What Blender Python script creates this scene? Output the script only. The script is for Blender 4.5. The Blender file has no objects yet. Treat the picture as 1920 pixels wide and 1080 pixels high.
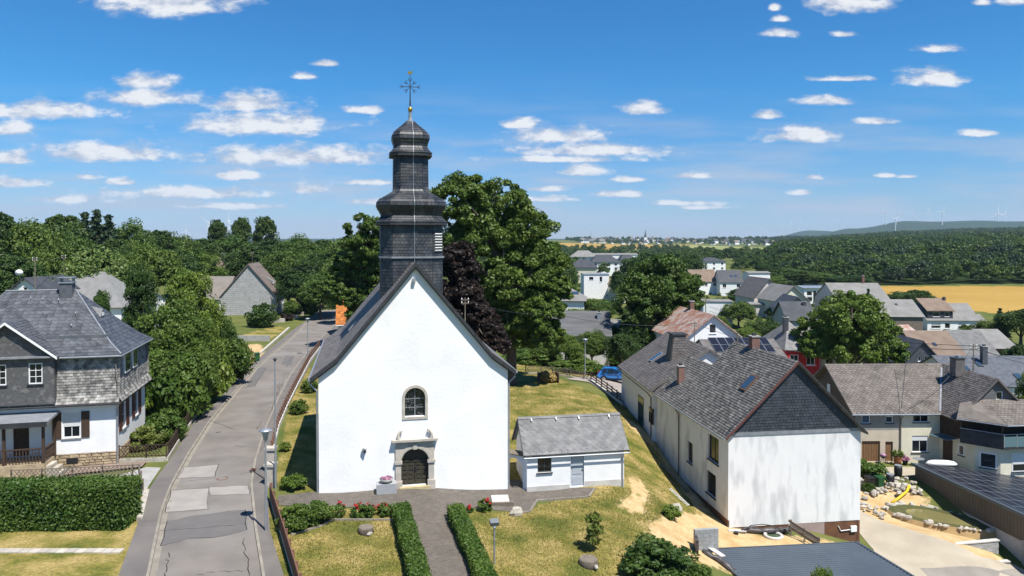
import bpy, math, random
import numpy as np
from mathutils import Vector, Matrix
S = bpy.context.scene
# ---------------------------------------------------------------- camera
FPX, HCAM = 1320.0, 16.0
TH = math.atan(25 / FPX); CT, ST = math.cos(TH), math.sin(TH); V0 = 475.0
cam_d = bpy.data.cameras.new('camera'); cam = bpy.data.objects.new('camera', cam_d)
S.collection.objects.link(cam); S.camera = cam
cam.location = (0, 0, HCAM); cam.rotation_euler = (math.pi / 2 - TH, 0, 0)
cam_d.sensor_width = 36; cam_d.lens = 36 * FPX / 1920; cam_d.shift_y = -(540 - V0) / 1920
cam_d.clip_start = .5; cam_d.clip_end = 40000
# ---------------------------------------------------------------- view / light
S.view_settings.view_transform = 'Standard'; S.view_settings.look = 'None'
S.view_settings.exposure = 0.66; S.view_settings.gamma = 1
S.cycles.max_bounces = 6; S.cycles.diffuse_bounces = 3; S.cycles.glossy_bounces = 3
S.cycles.transmission_bounces = 4; S.cycles.transparent_max_bounces = 6; S.cycles.volume_bounces = 0
S.cycles.use_denoising = True
SUN_V = Vector((2.0, -2.35, 5.7)).normalized()
sun_d = bpy.data.lights.new('sun', 'SUN'); sun = bpy.data.objects.new('sun', sun_d); S.collection.objects.link(sun)
sun_d.energy = 5.0; sun_d.angle = math.radians(.53); sun_d.color = (1, .955, .88)
sun.rotation_euler = SUN_V.to_track_quat('Z', 'Y').to_euler()
W = bpy.data.worlds.new('World'); S.world = W; W.use_nodes = True
nt = W.node_tree; nt.nodes.clear()
def N(t, **kw):
    n = nt.nodes.new(t)
    for k, v in kw.items(): setattr(n, k, v)
    return n
def L(a, b): nt.links.new(a, b)
def mth(op, a, b=None, c=None, clamp=False):
    n = N('ShaderNodeMath', operation=op, use_clamp=clamp)
    for i, x in enumerate((a, b, c)):
        if x is None: continue
        if isinstance(x, (int, float)): n.inputs[i].default_value = x
        else: L(x, n.inputs[i])
    return n.outputs[0]
sky = N('ShaderNodeTexSky', sky_type='NISHITA'); sky.sun_disc = False
sky.sun_elevation = math.asin(SUN_V.z); sky.sun_rotation = math.atan2(SUN_V.x, SUN_V.y)
sky.altitude = 300; sky.air_density = 1.0; sky.dust_density = .15; sky.ozone_density = 1.6
tc = N('ShaderNodeTexCoord'); sep = N('ShaderNodeSeparateXYZ'); L(tc.outputs['Generated'], sep.inputs[0])
ay = mth('MAXIMUM', mth('ABSOLUTE', sep.outputs[1]), .08)
X = mth('DIVIDE', sep.outputs[0], ay); Z = mth('DIVIDE', sep.outputs[2], ay)
pos = N('ShaderNodeCombineXYZ'); L(X, pos.inputs[0]); L(Z, pos.inputs[1])
# warp the lookup so that the outlines billow
wn = N('ShaderNodeTexNoise'); wn.inputs['Scale'].default_value = 22; wn.inputs['Detail'].default_value = 8; wn.inputs['Roughness'].default_value = .64
stretch = N('ShaderNodeVectorMath', operation='MULTIPLY'); stretch.inputs[1].default_value = (1, 2.2, 1); L(pos.outputs[0], stretch.inputs[0]); L(stretch.outputs[0], wn.inputs['Vector'])
# cloud masses as directions (u, v, half width, half height)
CL = [(320,8,135,48),(275,158,62,20),(270,188,112,26),(470,198,92,26),(490,238,165,34),(60,212,160,26),(30,245,48,22),
 (200,292,150,28),(575,145,24,10),(612,122,26,8),(680,208,42,12),(440,330,62,15),(130,375,90,12),(560,298,230,26),(360,365,190,16),
 (230,343,34,10),(585,357,48,15),(20,345,75,16),(690,343,70,9),(160,333,34,9),(20,300,50,20),(690,380,60,9),(430,388,130,10),
 (975,234,44,16),(1045,258,92,26),(1110,285,165,20),(1205,208,46,20),(1090,322,48,17),(1180,338,34,8),(1150,365,60,10),(1300,331,50,8),(1050,300,150,10),
 (1025,355,45,9),(1010,375,75,9),(1180,366,34,9),(1280,382,80,7),(1320,390,50,6),
 (1590,8,82,36),(1460,66,36,13),(1450,18,14,10),(1580,68,26,9),(1435,217,34,12),(1500,258,84,24),(1545,192,60,14),(1640,230,44,10),(1580,150,60,7),
 (1745,150,68,24),(1755,94,44,12),(1830,252,36,10),(1525,334,22,7),(1505,363,26,8),(1700,332,22,6),(1660,330,22,6),(1895,6,40,14),(1838,8,18,10),(1460,40,20,8)]
E_ = None
for (u, v, ru, rv) in CL:
    x, z, rx, rz = (u - 960) / FPX, (450 - v) / FPX, ru / FPX, rv / FPX
    a = N('ShaderNodeVectorMath', operation='MULTIPLY_ADD'); L(pos.outputs[0], a.inputs[0])
    a.inputs[1].default_value = (1 / rx, 1 / rz, 0); a.inputs[2].default_value = (-x / rx, -z / rz, 0)
    b_ = N('ShaderNodeVectorMath', operation='MINIMUM'); L(a.outputs[0], b_.inputs[0]); b_.inputs[1].default_value = (99, 0, 0)
    c_ = N('ShaderNodeVectorMath', operation='MULTIPLY_ADD'); L(b_.outputs[0], c_.inputs[0]); c_.inputs[1].default_value = (0, .9, 0); L(a.outputs[0], c_.inputs[2])
    l = N('ShaderNodeVectorMath', operation='LENGTH'); L(c_.outputs[0], l.inputs[0])
    E_ = l.outputs['Value'] if E_ is None else mth('MINIMUM', E_, l.outputs['Value'])
core = mth('SUBTRACT', 1.0, E_)
nz = mth('MULTIPLY', mth('SUBTRACT', wn.outputs[0], .5), 2.6)
d1 = mth('ADD', mth('MULTIPLY_ADD', mth('MAXIMUM', core, -1.2), 1.15, .16), mth('MULTIPLY', nz, 1.05))
dens = N('ShaderNodeMapRange', interpolation_type='SMOOTHSTEP'); dens.inputs[1].default_value = -.12; dens.inputs[2].default_value = .85; L(d1, dens.inputs[0])
# thin flat streaks towards the horizon
st = N('ShaderNodeVectorMath', operation='MULTIPLY'); st.inputs[1].default_value = (4.5, 34, 1); L(pos.outputs[0], st.inputs[0])
sn = N('ShaderNodeTexNoise'); sn.inputs['Scale'].default_value = 1; sn.inputs['Detail'].default_value = 5; L(st.outputs[0], sn.inputs['Vector'])
sm = N('ShaderNodeMapRange', interpolation_type='SMOOTHSTEP'); sm.inputs[1].default_value = .40; sm.inputs[2].default_value = .70; L(sn.outputs[0], sm.inputs[0])
hz = N('ShaderNodeMapRange', interpolation_type='SMOOTHSTEP'); hz.inputs[1].default_value = .25; hz.inputs[2].default_value = .02; L(Z, hz.inputs[0])
streak = mth('MULTIPLY', mth('MULTIPLY', sm.outputs[0], hz.outputs[0]), .85)
cov = mth('MAXIMUM', mth('MULTIPLY', dens.outputs[0], .96), streak)
up = mth('GREATER_THAN', sep.outputs[2], 0.0); cov = mth('MULTIPLY', cov, up)
# cloud shade: thick and high = white, thin and low = greyish blue
ofs = N('ShaderNodeVectorMath', operation='ADD'); ofs.inputs[1].default_value = (.012, .034, 0); L(stretch.outputs[0], ofs.inputs[0])
wn2 = N('ShaderNodeTexNoise'); wn2.inputs['Scale'].default_value = 22; wn2.inputs['Detail'].default_value = 4; wn2.inputs['Roughness'].default_value = .6; L(ofs.outputs[0], wn2.inputs['Vector'])
rel = mth('MULTIPLY', mth('SUBTRACT', wn.outputs[0], wn2.outputs[0]), 3.2)
shn = N('ShaderNodeMapRange'); shn.inputs[1].default_value = .15; shn.inputs[2].default_value = 1.15; L(mth('ADD', d1, rel), shn.inputs[0])
crgb = N('ShaderNodeMix', data_type='RGBA'); L(shn.outputs[0], crgb.inputs[0])
crgb.inputs[6].default_value = (4.6, 5.1, 6.2, 1); crgb.inputs[7].default_value = (8.0, 8.1, 8.3, 1)
hs = N('ShaderNodeHueSaturation'); hs.inputs['Saturation'].default_value = 1.15; hs.inputs['Value'].default_value = 1.0; L(sky.outputs[0], hs.inputs['Color'])
mixc = N('ShaderNodeMix', data_type='RGBA'); tn = N('ShaderNodeMix', data_type='RGBA', blend_type='MULTIPLY'); tn.inputs[0].default_value = 1; zt_ = N('ShaderNodeMapRange'); zt_.inputs[1].default_value = .0; zt_.inputs[2].default_value = .22; L(Z, zt_.inputs[0]); tcx = N('ShaderNodeMix', data_type='RGBA'); L(zt_.outputs[0], tcx.inputs[0]); tcx.inputs[6].default_value = (.56, .66, .98, 1); tcx.inputs[7].default_value = (.25, .84, 1.20, 1); L(tcx.outputs[2], tn.inputs[7]); L(hs.outputs[0], tn.inputs[6]); L(cov, mixc.inputs[0]); L(tn.outputs[2], mixc.inputs[6]); L(crgb.outputs[2], mixc.inputs[7])
bg = N('ShaderNodeBackground'); bg.inputs[1].default_value = .072; L(mixc.outputs[2], bg.inputs[0])
ow = N('ShaderNodeOutputWorld'); L(bg.outputs[0], ow.inputs[0])
# ---------------------------------------------------------------- pixel helpers (a pixel gives a direction; the plane or depth gives the distance)
def ray(u, v):
    a, t = (u - 960) / FPX, -(v - V0) / FPX
    return Vector((a, CT + t * ST, -ST + t * CT))
def P(u, v, z=0.0):
    d = ray(u, v); k = (z - HCAM) / d.z
    return Vector((d.x * k, d.y * k, z))
def D(u, v, y):
    d = ray(u, v); k = y / d.y
    return Vector((d.x * k, y, HCAM + d.z * k))
def PG(u, v):                                   # pixel onto the terrain
    z = 0.0
    for _ in range(30):
        p = P(u, v, z); z = .5 * z + .5 * gz(p.x, p.y)
    return Vector((p.x, p.y, gz(p.x, p.y)))
# ---------------------------------------------------------------- terrain height
_cp = np.array([(-12.16,44,0),(-9.2,44.6,0),(-6.3,45.2,-.12),(-3.4,45.8,-.33),(-.4,46.4,-.74),(1.2,46.6,-.65),(7.6,47.6,-.85),(1,43.5,-.9),(7,44.5,-1.0),(-6,42,-.15),(-11,41.5,-.05),(-12,60,0),(-16,60,0),(4,60,-.2),(-2,62,0),(11,62,-1.5),
 (15.2,48.3,-4.1),(13,61.5,-2.6),(12.0,73,-1.5),(9,80,-.4),(3,78,-.1),(8,90,-.8),(0,36,-.6),(5,37,-1.1),(9.5,40,-1.9),(4,32,-1.4),(10,34,-2.9),(13,42,-3.5),
 (18,46.5,-4.25),(19.5,48.9,-4.4),(22,47.3,-4.7),(25.5,50,-6),(28,50,-6),(30,44,-6.4),(27.5,58,-5.6),(20,40,-5.6),(33,64,-5.0),(42,62,-5),(33.3,54.1,-6.1),(30,55.5,-6.05),(36.4,53.4,-6.25),(32,52.2,-6.1),(34.3,56.3,-6.1),(36.5,49,-7.4),(34,46,-7),(45,50,-6),(60,60,-6),(24,70,-4),(30,85,-5),(50,90,-6),(18,95,-3),
 (25,130,-3),(45,155,-1.5),(70,190,-4.2),(60,150,-6),(100,150,-6),(40,220,-6.3),(110,260,-6),(0,130,-2),(0,220,-4),(-40,150,0),(-60,90,0),(-28,50,0),(-33,45,0),(-30,60,0),(-15,36,0),(-18,30,0),(-10,32,-.3),(-5,32,-.4),
 (-80,150,.3),(-100,260,0),(0,300,-4),(-45,30,0),(-60,55,0),(-10,90,0),(-25,80,0),(-38,110,0),(-30,95,0),(-10,20,-.3),(10,18,-3),(-60,20,0),(50,20,-6.5),(160,200,-6),(-160,200,0)], float)
def _phi(r): return np.sqrt(r * r + 36.0)
_n = len(_cp); _A = _phi(np.linalg.norm(_cp[:, None, :2] - _cp[None, :, :2], axis=2)) + np.eye(_n) * .02
_w = np.linalg.solve(np.block([[_A, np.ones((_n, 1))], [np.ones((1, _n)), np.zeros((1, 1))]]), np.append(_cp[:, 2], 0))
_uc = np.array([-6000, 400, 900, 1060, 1250, 1440, 1520, 1600, 1700, 1850, 2000, 8000.])
_yc = np.array([0, 250, 330, 420, 800, 1500, 2200, 2600, 3400, 4500, 6000, 8000, 11000, 16000.])
_T = np.array([[0,0,0,0,0,0,1,2,3,8,16,26,30,30],[0,0,0,0,0,0,1,2,3,8,16,26,30,30],[-2,-2,-2,-2,-3,-3,1,3,6,10,18,26,30,30],
 [-5,-5,-5,-4.5,-6,-7,5,13,12,12,18,26,30,30],[-6,-6,-5.5,-4,-6,-8,3,12,12,14,18,26,30,30],[-6,-6,-5.5,-4,-5,-6,2,8,16,30,30,30,30,30],
 [-6,-6,-5.5,-4,-2,1,7,11,12,20,50,125,60,30],[-6,-6,-5.5,-4,0,6,15,20,22,40,112,90,60,30],[-6,-6,-5.5,-4,1,11,23,29,32,60,172,110,60,30],
 [-6,-6,-5,-3,4,17,35,43,48,70,176,110,60,30],[-6,-6,-5,-3,6,21,43,53,58,80,170,110,60,30],[-6,-6,-5,-3,6,21,43,53,58,80,170,110,60,30.]])
def gz_arr(x, y):
    x = np.atleast_1d(np.asarray(x, float)); y = np.atleast_1d(np.asarray(y, float))
    out = np.empty(x.shape)
    for i in range(0, x.size, 20000):
        xs, ys = x[i:i+20000], y[i:i+20000]
        r = np.sqrt((xs[:, None] - _cp[None, :, 0]) ** 2 + (ys[:, None] - _cp[None, :, 1]) ** 2)
        near = np.clip(_phi(r) @ _w[:-1] + _w[-1], -7.5, 1.2)
        yy = np.abs(ys) + .001; u = 960 + FPX * xs / np.maximum(yy, 30)
        ui = np.clip(np.searchsorted(_uc, u) - 1, 0, len(_uc) - 2); fu = np.clip((u - _uc[ui]) / (_uc[ui+1] - _uc[ui]), 0, 1); fu = fu * fu * (3 - 2 * fu)
        yi = np.clip(np.searchsorted(_yc, yy) - 1, 0, len(_yc) - 2); fy = np.clip((yy - _yc[yi]) / (_yc[yi+1] - _yc[yi]), 0, 1); fy = fy * fy * (3 - 2 * fy)
        far = (_T[ui, yi] * (1 - fu) + _T[ui+1, yi] * fu) * (1 - fy) + (_T[ui, yi+1] * (1 - fu) + _T[ui+1, yi+1] * fu) * fy
        rr = np.hypot(xs, ys); b = np.clip((rr - 190) / 110, 0, 1); b = b * b * (3 - 2 * b)
        und = np.sin(xs * .011) * np.cos(ys * .008 + .6) * np.clip((rr - 400) / 2500, 0, 1) * 5
        out[i:i+20000] = near * (1 - b) + far * b + und
    return out
def gz(x, y): return float(gz_arr([x], [y])[0])
# ---------------------------------------------------------------- materials
MATS = {}
def pm(name, c1, c2=None, scale=3.0, detail=4, rough=.85, bump=0.0, bscale=None, stretch=(1, 1, 1), lo=.35, hi=.65, vary=0.0, spec=.3, metal=0.0, c3=None, s3=.4, coat=0.0):
    m = bpy.data.materials.new(name); m.use_nodes = True; MATS[name] = m
    t = m.node_tree; nd = t.nodes; lk = t.links; b = nd['Principled BSDF']
    b.inputs['Roughness'].default_value = rough; b.inputs['Specular IOR Level'].default_value = spec; b.inputs['Metallic'].default_value = metal; b.inputs['Coat Weight'].default_value = coat
    g = nd.new('ShaderNodeNewGeometry'); mp = nd.new('ShaderNodeMapping'); mp.inputs['Scale'].default_value = stretch; lk.new(g.outputs['Position'], mp.inputs[0])
    col = None
    def noise(sc, dt=4):
        n = nd.new('ShaderNodeTexNoise'); n.inputs['Scale'].default_value = sc; n.inputs['Detail'].default_value = dt; lk.new(mp.outputs[0], n.inputs['Vector']); return n
    def mix(f, a, bb, blo, bhi):
        r = nd.new('ShaderNodeMapRange'); r.inputs[1].default_value = blo; r.inputs[2].default_value = bhi; lk.new(f, r.inputs[0])
        x = nd.new('ShaderNodeMix'); x.data_type = 'RGBA'; lk.new(r.outputs[0], x.inputs[0])
        for s, k in ((a, 6), (bb, 7)):
            if isinstance(s, tuple): x.inputs[k].default_value = (*s, 1)
            else: lk.new(s, x.inputs[k])
        return x.outputs[2]
    if c2 is None: b.inputs['Base Color'].default_value = (*c1, 1)
    else:
        n = noise(scale, detail); col = mix(n.outputs[0], c1, c2, lo, hi)
        if c3 is not None:
            n3 = noise(scale * s3, 5); col = mix(n3.outputs[0], col, c3, .5, .68)
    if vary > 0:
        at = nd.new('ShaderNodeAttribute'); at.attribute_name = 'tint'; oi = nd.new('ShaderNodeObjectInfo')
        a1 = nd.new('ShaderNodeMath'); a1.operation = 'MULTIPLY_ADD'; lk.new(oi.outputs['Random'], a1.inputs[0]); a1.inputs[1].default_value = vary * .6; a1.inputs[2].default_value = 1 - vary * .3
        a2 = nd.new('ShaderNodeMath'); a2.operation = 'MULTIPLY_ADD'; lk.new(at.outputs['Fac'], a2.inputs[0]); a2.inputs[1].default_value = vary; lk.new(a1.outputs[0], a2.inputs[2])
        h = nd.new('ShaderNodeHueSaturation'); lk.new(a2.outputs[0], h.inputs['Value'])
        if name.startswith('leaf'):
            hu = nd.new('ShaderNodeMath'); hu.operation = 'MULTIPLY_ADD'; lk.new(oi.outputs['Random'], hu.inputs[0]); hu.inputs[1].default_value = -.022; hu.inputs[2].default_value = .517; lk.new(hu.outputs[0], h.inputs['Hue'])
        if col is None: h.inputs['Color'].default_value = (*c1, 1)
        else: lk.new(col, h.inputs['Color'])
        col = h.outputs[0]
    if col is not None: lk.new(col, b.inputs['Base Color'])
    if bump > 0:
        nb = noise(bscale or scale * 4, 5); bp = nd.new('ShaderNodeBump'); bp.inputs['Strength'].default_value = 1; bp.inputs['Distance'].default_value = bump
        lk.new(nb.outputs[0], bp.inputs['Height']); lk.new(bp.outputs[0], b.inputs['Normal'])
    return m
def leafmat(name, c1, c2, tr=.24, vary=.5):
    m = pm(name, c1, c2, scale=.6, rough=.55, vary=vary, spec=.35)
    t = m.node_tree; b = t.nodes['Principled BSDF']; o = t.nodes['Material Output']
    tl = t.nodes.new('ShaderNodeBsdfTranslucent'); mx = t.nodes.new('ShaderNodeMixShader'); mx.inputs[0].default_value = tr
    src = b.inputs['Base Color'].links[0].from_socket; t.links.new(src, tl.inputs[0])
    t.links.new(b.outputs[0], mx.inputs[1]); t.links.new(tl.outputs[0], mx.inputs[2]); t.links.new(mx.outputs[0], o.inputs[0])
    return m
def bricked(name, c1, c2, mortar, sx, sy, off=.5, gap=.012, rough=.8, bump=.02, axes='xz', vary=.0):
    m = pm(name, c1, rough=rough); t = m.node_tree; nd = t.nodes; lk = t.links; b = nd['Principled BSDF']
    g = nd.new('ShaderNodeTexCoord'); s = nd.new('ShaderNodeSeparateXYZ'); lk.new(g.outputs['Object'], s.inputs[0]); c = nd.new('ShaderNodeCombineXYZ')
    lk.new(s.outputs['xyz'.index(axes[0])], c.inputs[0]); lk.new(s.outputs['xyz'.index(axes[1])], c.inputs[1])
    br = nd.new('ShaderNodeTexBrick'); lk.new(c.outputs[0], br.inputs['Vector']); br.offset = off
    br.inputs['Color1'].default_value = (*c1, 1); br.inputs['Color2'].default_value = (*c2, 1); br.inputs['Mortar'].default_value = (*mortar, 1)
    br.inputs['Scale'].default_value = 1; br.inputs['Brick Width'].default_value = sx; br.inputs['Row Height'].default_value = sy; br.inputs['Mortar Size'].default_value = gap
    nz = nd.new('ShaderNodeTexNoise'); nz.inputs['Scale'].default_value = 1.3; nz.inputs['Detail'].default_value = 6; lk.new(g.outputs['Object'], nz.inputs['Vector'])
    mr = nd.new('ShaderNodeMapRange'); mr.inputs[3].default_value = .65; mr.inputs[4].default_value = 1.35; lk.new(nz.outputs[0], mr.inputs[0])
    h = nd.new('ShaderNodeHueSaturation'); lk.new(mr.outputs[0], h.inputs['Value']); lk.new(br.outputs[0], h.inputs['Color']); lk.new(h.outputs[0], b.inputs['Base Color'])
    bp = nd.new('ShaderNodeBump'); bp.invert = True; bp.inputs['Distance'].default_value = bump; lk.new(br.outputs['Fac'], bp.inputs['Height']); lk.new(bp.outputs[0], b.inputs['Normal'])
    return m
WHITE = pm('white_render', (.80, .80, .79), (.70, .70, .70), 1.2, rough=.9, bump=.006, bscale=9, lo=.3, hi=.8)
CHURCH = pm('church_render', (.82, .815, .80), (.755, .75, .74), .55, detail=7, rough=.92, bump=.010, bscale=5)
STAIN = pm('stained_render', (.72, .715, .70), (.655, .65, .64), 2.6, detail=7, rough=.92, bump=.006, bscale=8, stretch=(1, 1, .28), lo=.46, hi=.78, c3=(.52, .52, .52), s3=.5)
GREYR = pm('grey_rough_render', (.52, .52, .51), (.42, .42, .42), 1.4, rough=.95, bump=.012, bscale=22)
CREAM = pm('cream_render', (.66, .62, .48), (.57, .54, .42), .7, rough=.9, bump=.005)
TAUPE = pm('taupe_render', (.50, .43, .33), (.44, .38, .30), .8, rough=.9)
DGREY = pm('grey_upper_render', (.26, .25, .23), (.22, .21, .2), .9, rough=.9)
PINK = pm('pale_pink_render', (.62, .57, .53), (.55, .5, .47), .6, rough=.9)
RED = pm('red_render', (.42, .022, .025), (.33, .02, .025), 1, rough=.75)
BROWNF = pm('brown_plinth_paint', (.16, .075, .04), (.11, .05, .03), 1.4, rough=.8, bump=.01)
MAUVE = pm('mauve_plinth_board', (.36, .27, .25), (.3, .23, .21), 1.2, rough=.9)
SLATE = pm('dark_slate', (.056, .061, .072), (.088, .094, .106), 2.2, rough=.5, vary=.75, spec=.45)
SLATEW = pm('weathered_slate', (.10, .095, .09), (.16, .152, .142), 1.6, rough=.75, vary=.45, c3=(.24, .23, .21), s3=1.6)
SLATEL = pm('light_slate', (.128, .128, .128), (.185, .182, .178), 1.5, rough=.7, vary=.5)
SLATEB = pm('brown_grey_slate', (.105, .095, .09), (.15, .135, .125), 1.4, rough=.65, vary=.55)
SLATET = pm('tower_slate', (.030, .034, .042), (.052, .056, .065), 1.7, rough=.48, vary=.5, spec=.4, c3=(.085, .085, .085), s3=.7)
SLATED = pm('gable_slate', (.034, .04, .05), (.055, .06, .072), 2.2, rough=.5, vary=.45, spec=.4)
SLATEM = pm('mansard_slate', (.17, .165, .155), (.30, .29, .27), 1.9, rough=.8, vary=.8, c3=(.11, .105, .10), s3=1.2)
LEAD = pm('lead_trim', (.20, .215, .235), (.27, .28, .3), 2, rough=.55, metal=.2)
ZINC = pm('zinc_metal', (.34, .37, .40), (.42, .44, .47), 2, rough=.42, metal=.6)
DARKM = pm('dark_trim', (.028, .03, .034), (.045, .046, .05), 3, rough=.6)
BROWNW = pm('dark_brown_wood', (.045, .028, .02), (.075, .046, .032), 4, rough=.7, stretch=(1, 1, 6))
FENCEW = pm('red_brown_wood', (.20, .10, .065), (.13, .07, .05), 5, rough=.8, vary=.4)
DOORW = pm('garage_door_wood', (.22, .12, .055), (.15, .08, .04), 5, rough=.7, stretch=(6, 6, 1))
OLDW = pm('grey_weathered_wood', (.20, .17, .13), (.13, .11, .09), 5, rough=.9)
CHDOOR = pm('church_door_wood', (.035, .032, .022), (.055, .048, .034), 4, rough=.55)
FRAMEW = pm('white_frame', (.78, .78, .78), rough=.5)
GREYD = pm('grey_door_paint', (.42, .45, .48), (.38, .41, .44), 2, rough=.6)
SHUT = pm('roller_shutter', (.62, .63, .63), (.56, .57, .57), 3, rough=.7, stretch=(1, 1, 12))
GLASS = pm('window_glass', (.012, .016, .02), rough=.06, spec=.6)
GLASSB = pm('sky_lit_glass', (.03, .06, .10), rough=.05, spec=.9)
SOLAR = pm('solar_cell', (.012, .013, .02), (.017, .018, .028), 8, rough=.3, spec=.25)
SAND_ST = pm('portal_sandstone', (.47, .43, .37), (.38, .345, .30), 2.5, rough=.9, bump=.008)
STONE = pm('rubble_stone', (.42, .33, .21), (.29, .22, .145), 2.3, rough=.9, bump=.02, vary=.7)
SANDST2 = pm('pale_stone', (.46, .42, .36), (.34, .31, .26), 2.5, rough=.95, bump=.02, vary=.6)
CONC = pm('concrete', (.36, .35, .33), (.28, .275, .26), 1.6, rough=.92, bump=.006)
CONCP = pm('pale_concrete', (.52, .50, .46), (.43, .41, .38), 1.6, rough=.92)
BLOCK = pm('grey_block', (.33, .335, .33), (.27, .272, .27), 4, rough=.95, vary=.35, bump=.006)
BRICK = bricked('red_brick', (.23, .085, .05), (.16, .06, .04), (.25, .22, .2), .22, .075)
ASPH = pm('road_asphalt', (.19, .168, .148), (.142, .128, .116), .45, detail=9, rough=.93, bump=.008, bscale=30, c3=(.21, .195, .18), s3=.35)
PATCHL = pm('pale_asphalt_patch', (.30, .275, .25), (.255, .235, .215), 1.2, rough=.94, bump=.006, bscale=30)
PATCHD = pm('dark_asphalt_patch', (.115, .108, .104), (.13, .122, .117), 1.4, rough=.93, bump=.006, bscale=30)
TAR = pm('crack_tar', (.022, .021, .021), rough=.7)
WALK = pm('pavement_asphalt', (.15, .135, .125), (.118, .106, .10), .7, rough=.95, bump=.008, bscale=25, c3=(.16, .145, .13), s3=.5)
KERB = pm('kerb_stone', (.25, .225, .185), (.19, .17, .14), 1.5, rough=.95, vary=.3)
PAVE = bricked('paving_blocks', (.175, .15, .125), (.125, .108, .092), (.055, .05, .04), .21, .105, axes='xy', bump=.012)
DRIVE = pm('driveway_concrete', (.40, .345, .26), (.33, .285, .215), .5, detail=7, rough=.95, bump=.005, bscale=20)
DRIVEA = pm('driveway_asphalt', (.26, .235, .20), (.21, .19, .165), .6, rough=.95)
RUST = pm('rusty_sheet', (.36, .30, .27), (.27, .12, .075), 1.1, detail=7, rough=.75, lo=.4, hi=.6, stretch=(1, 1, .4))
METAL = pm('grey_blue_metal', (.085, .105, .125), (.10, .12, .14), .6, rough=.4, metal=.35)
CLAD = pm('brown_cladding', (.125, .10, .078), (.10, .082, .065), .7, rough=.55)
FOIL = pm('black_foil', (.03, .028, .03), (.09, .08, .08), 3, rough=.4, bump=.05, bscale=3)
BARK = pm('bark', (.075, .06, .045), (.12, .10, .08), 6, rough=.95, bump=.03, stretch=(1, 1, .3))
LEAFA = leafmat('leaf_mid_green', (.056, .102, .013), (.108, .158, .024))
LEAFB = leafmat('leaf_dark_green', (.032, .066, .011), (.064, .108, .018))
LEAFC = leafmat('leaf_bright_green', (.082, .14, .016), (.15, .20, .03))
LEAFW = leafmat('leaf_willow', (.12, .185, .04), (.17, .22, .06))
LEAFY = leafmat('leaf_yellow_green', (.12, .15, .025), (.16, .175, .04))
LEAFP = leafmat('leaf_copper', (.020, .012, .011), (.036, .02, .016), tr=.15)
LEAFS = leafmat('needle_green', (.022, .05, .02), (.042, .075, .026), tr=.15)
LEAFH = leafmat('hedge_leaf', (.05, .10, .012), (.09, .145, .022), tr=.25)
HEDGED = leafmat('conifer_hedge_leaf', (.04, .085, .012), (.075, .125, .02), tr=.2)
LAV = leafmat('lavender_leaf', (.12, .15, .08), (.16, .14, .2))
REDF = leafmat('red_petals', (.55, .012, .02), (.4, .01, .03), vary=.3)
PINKF = leafmat('pink_petals', (.55, .25, .35), (.45, .3, .5), vary=.3)
HAY = leafmat('dry_hay', (.42, .31, .10), (.32, .23, .07), tr=.15)
GRASSM = leafmat('grass_blade', (.15, .155, .035), (.27, .225, .07), tr=.3, vary=.4)
BINW = pm('bin_green_plastic', (.018, .075, .03), rough=.45)
BLACKP = pm('black_plastic', (.02, .02, .022), rough=.45)
YELP = pm('yellow_pipe', (.62, .42, .02), rough=.5)
WHITEP = pm('white_plastic', (.75, .75, .74), rough=.4)
OPAL = pm('opal_globe', (.78, .78, .76), rough=.25)
GOLD = pm('gilt_ball', (.55, .34, .07), rough=.3, metal=.8)
IRON = pm('wrought_iron', (.03, .035, .045), rough=.6)
COPPER = pm('aged_terracotta', (.35, .14, .07), (.27, .1, .05), 3, rough=.8)
BLUE = pm('blue_car_paint', (.015, .21, .60), rough=.22, spec=.6, coat=.7)
TYRE = pm('tyre_rubber', (.018, .018, .018), rough=.85)
RIM = pm('alloy_rim', (.4, .41, .42), rough=.35, metal=.7)
REDL = pm('red_lens', (.4, .01, .01), rough=.2)
AWN = pm('beige_canvas', (.55, .43, .29), (.48, .37, .25), 1, rough=.85)
WATER = pm('pond_water', (.20, .175, .07), (.16, .145, .06), .5, rough=.06, spec=.5)
MUD = pm('pond_algae_liner', (.085, .085, .028), (.06, .062, .022), 1.5, rough=.9, bump=.02)
TURB = pm('turbine_white', (.80, .80, .80), rough=.5)
ORANGE = leafmat('orange_blossom', (.55, .20, .02), (.45, .14, .015), vary=.6)
ORANGET = pm('orange_roof_tile', (.48, .17, .035), (.36, .12, .03), 2.5, rough=.8, vary=.5)
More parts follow.
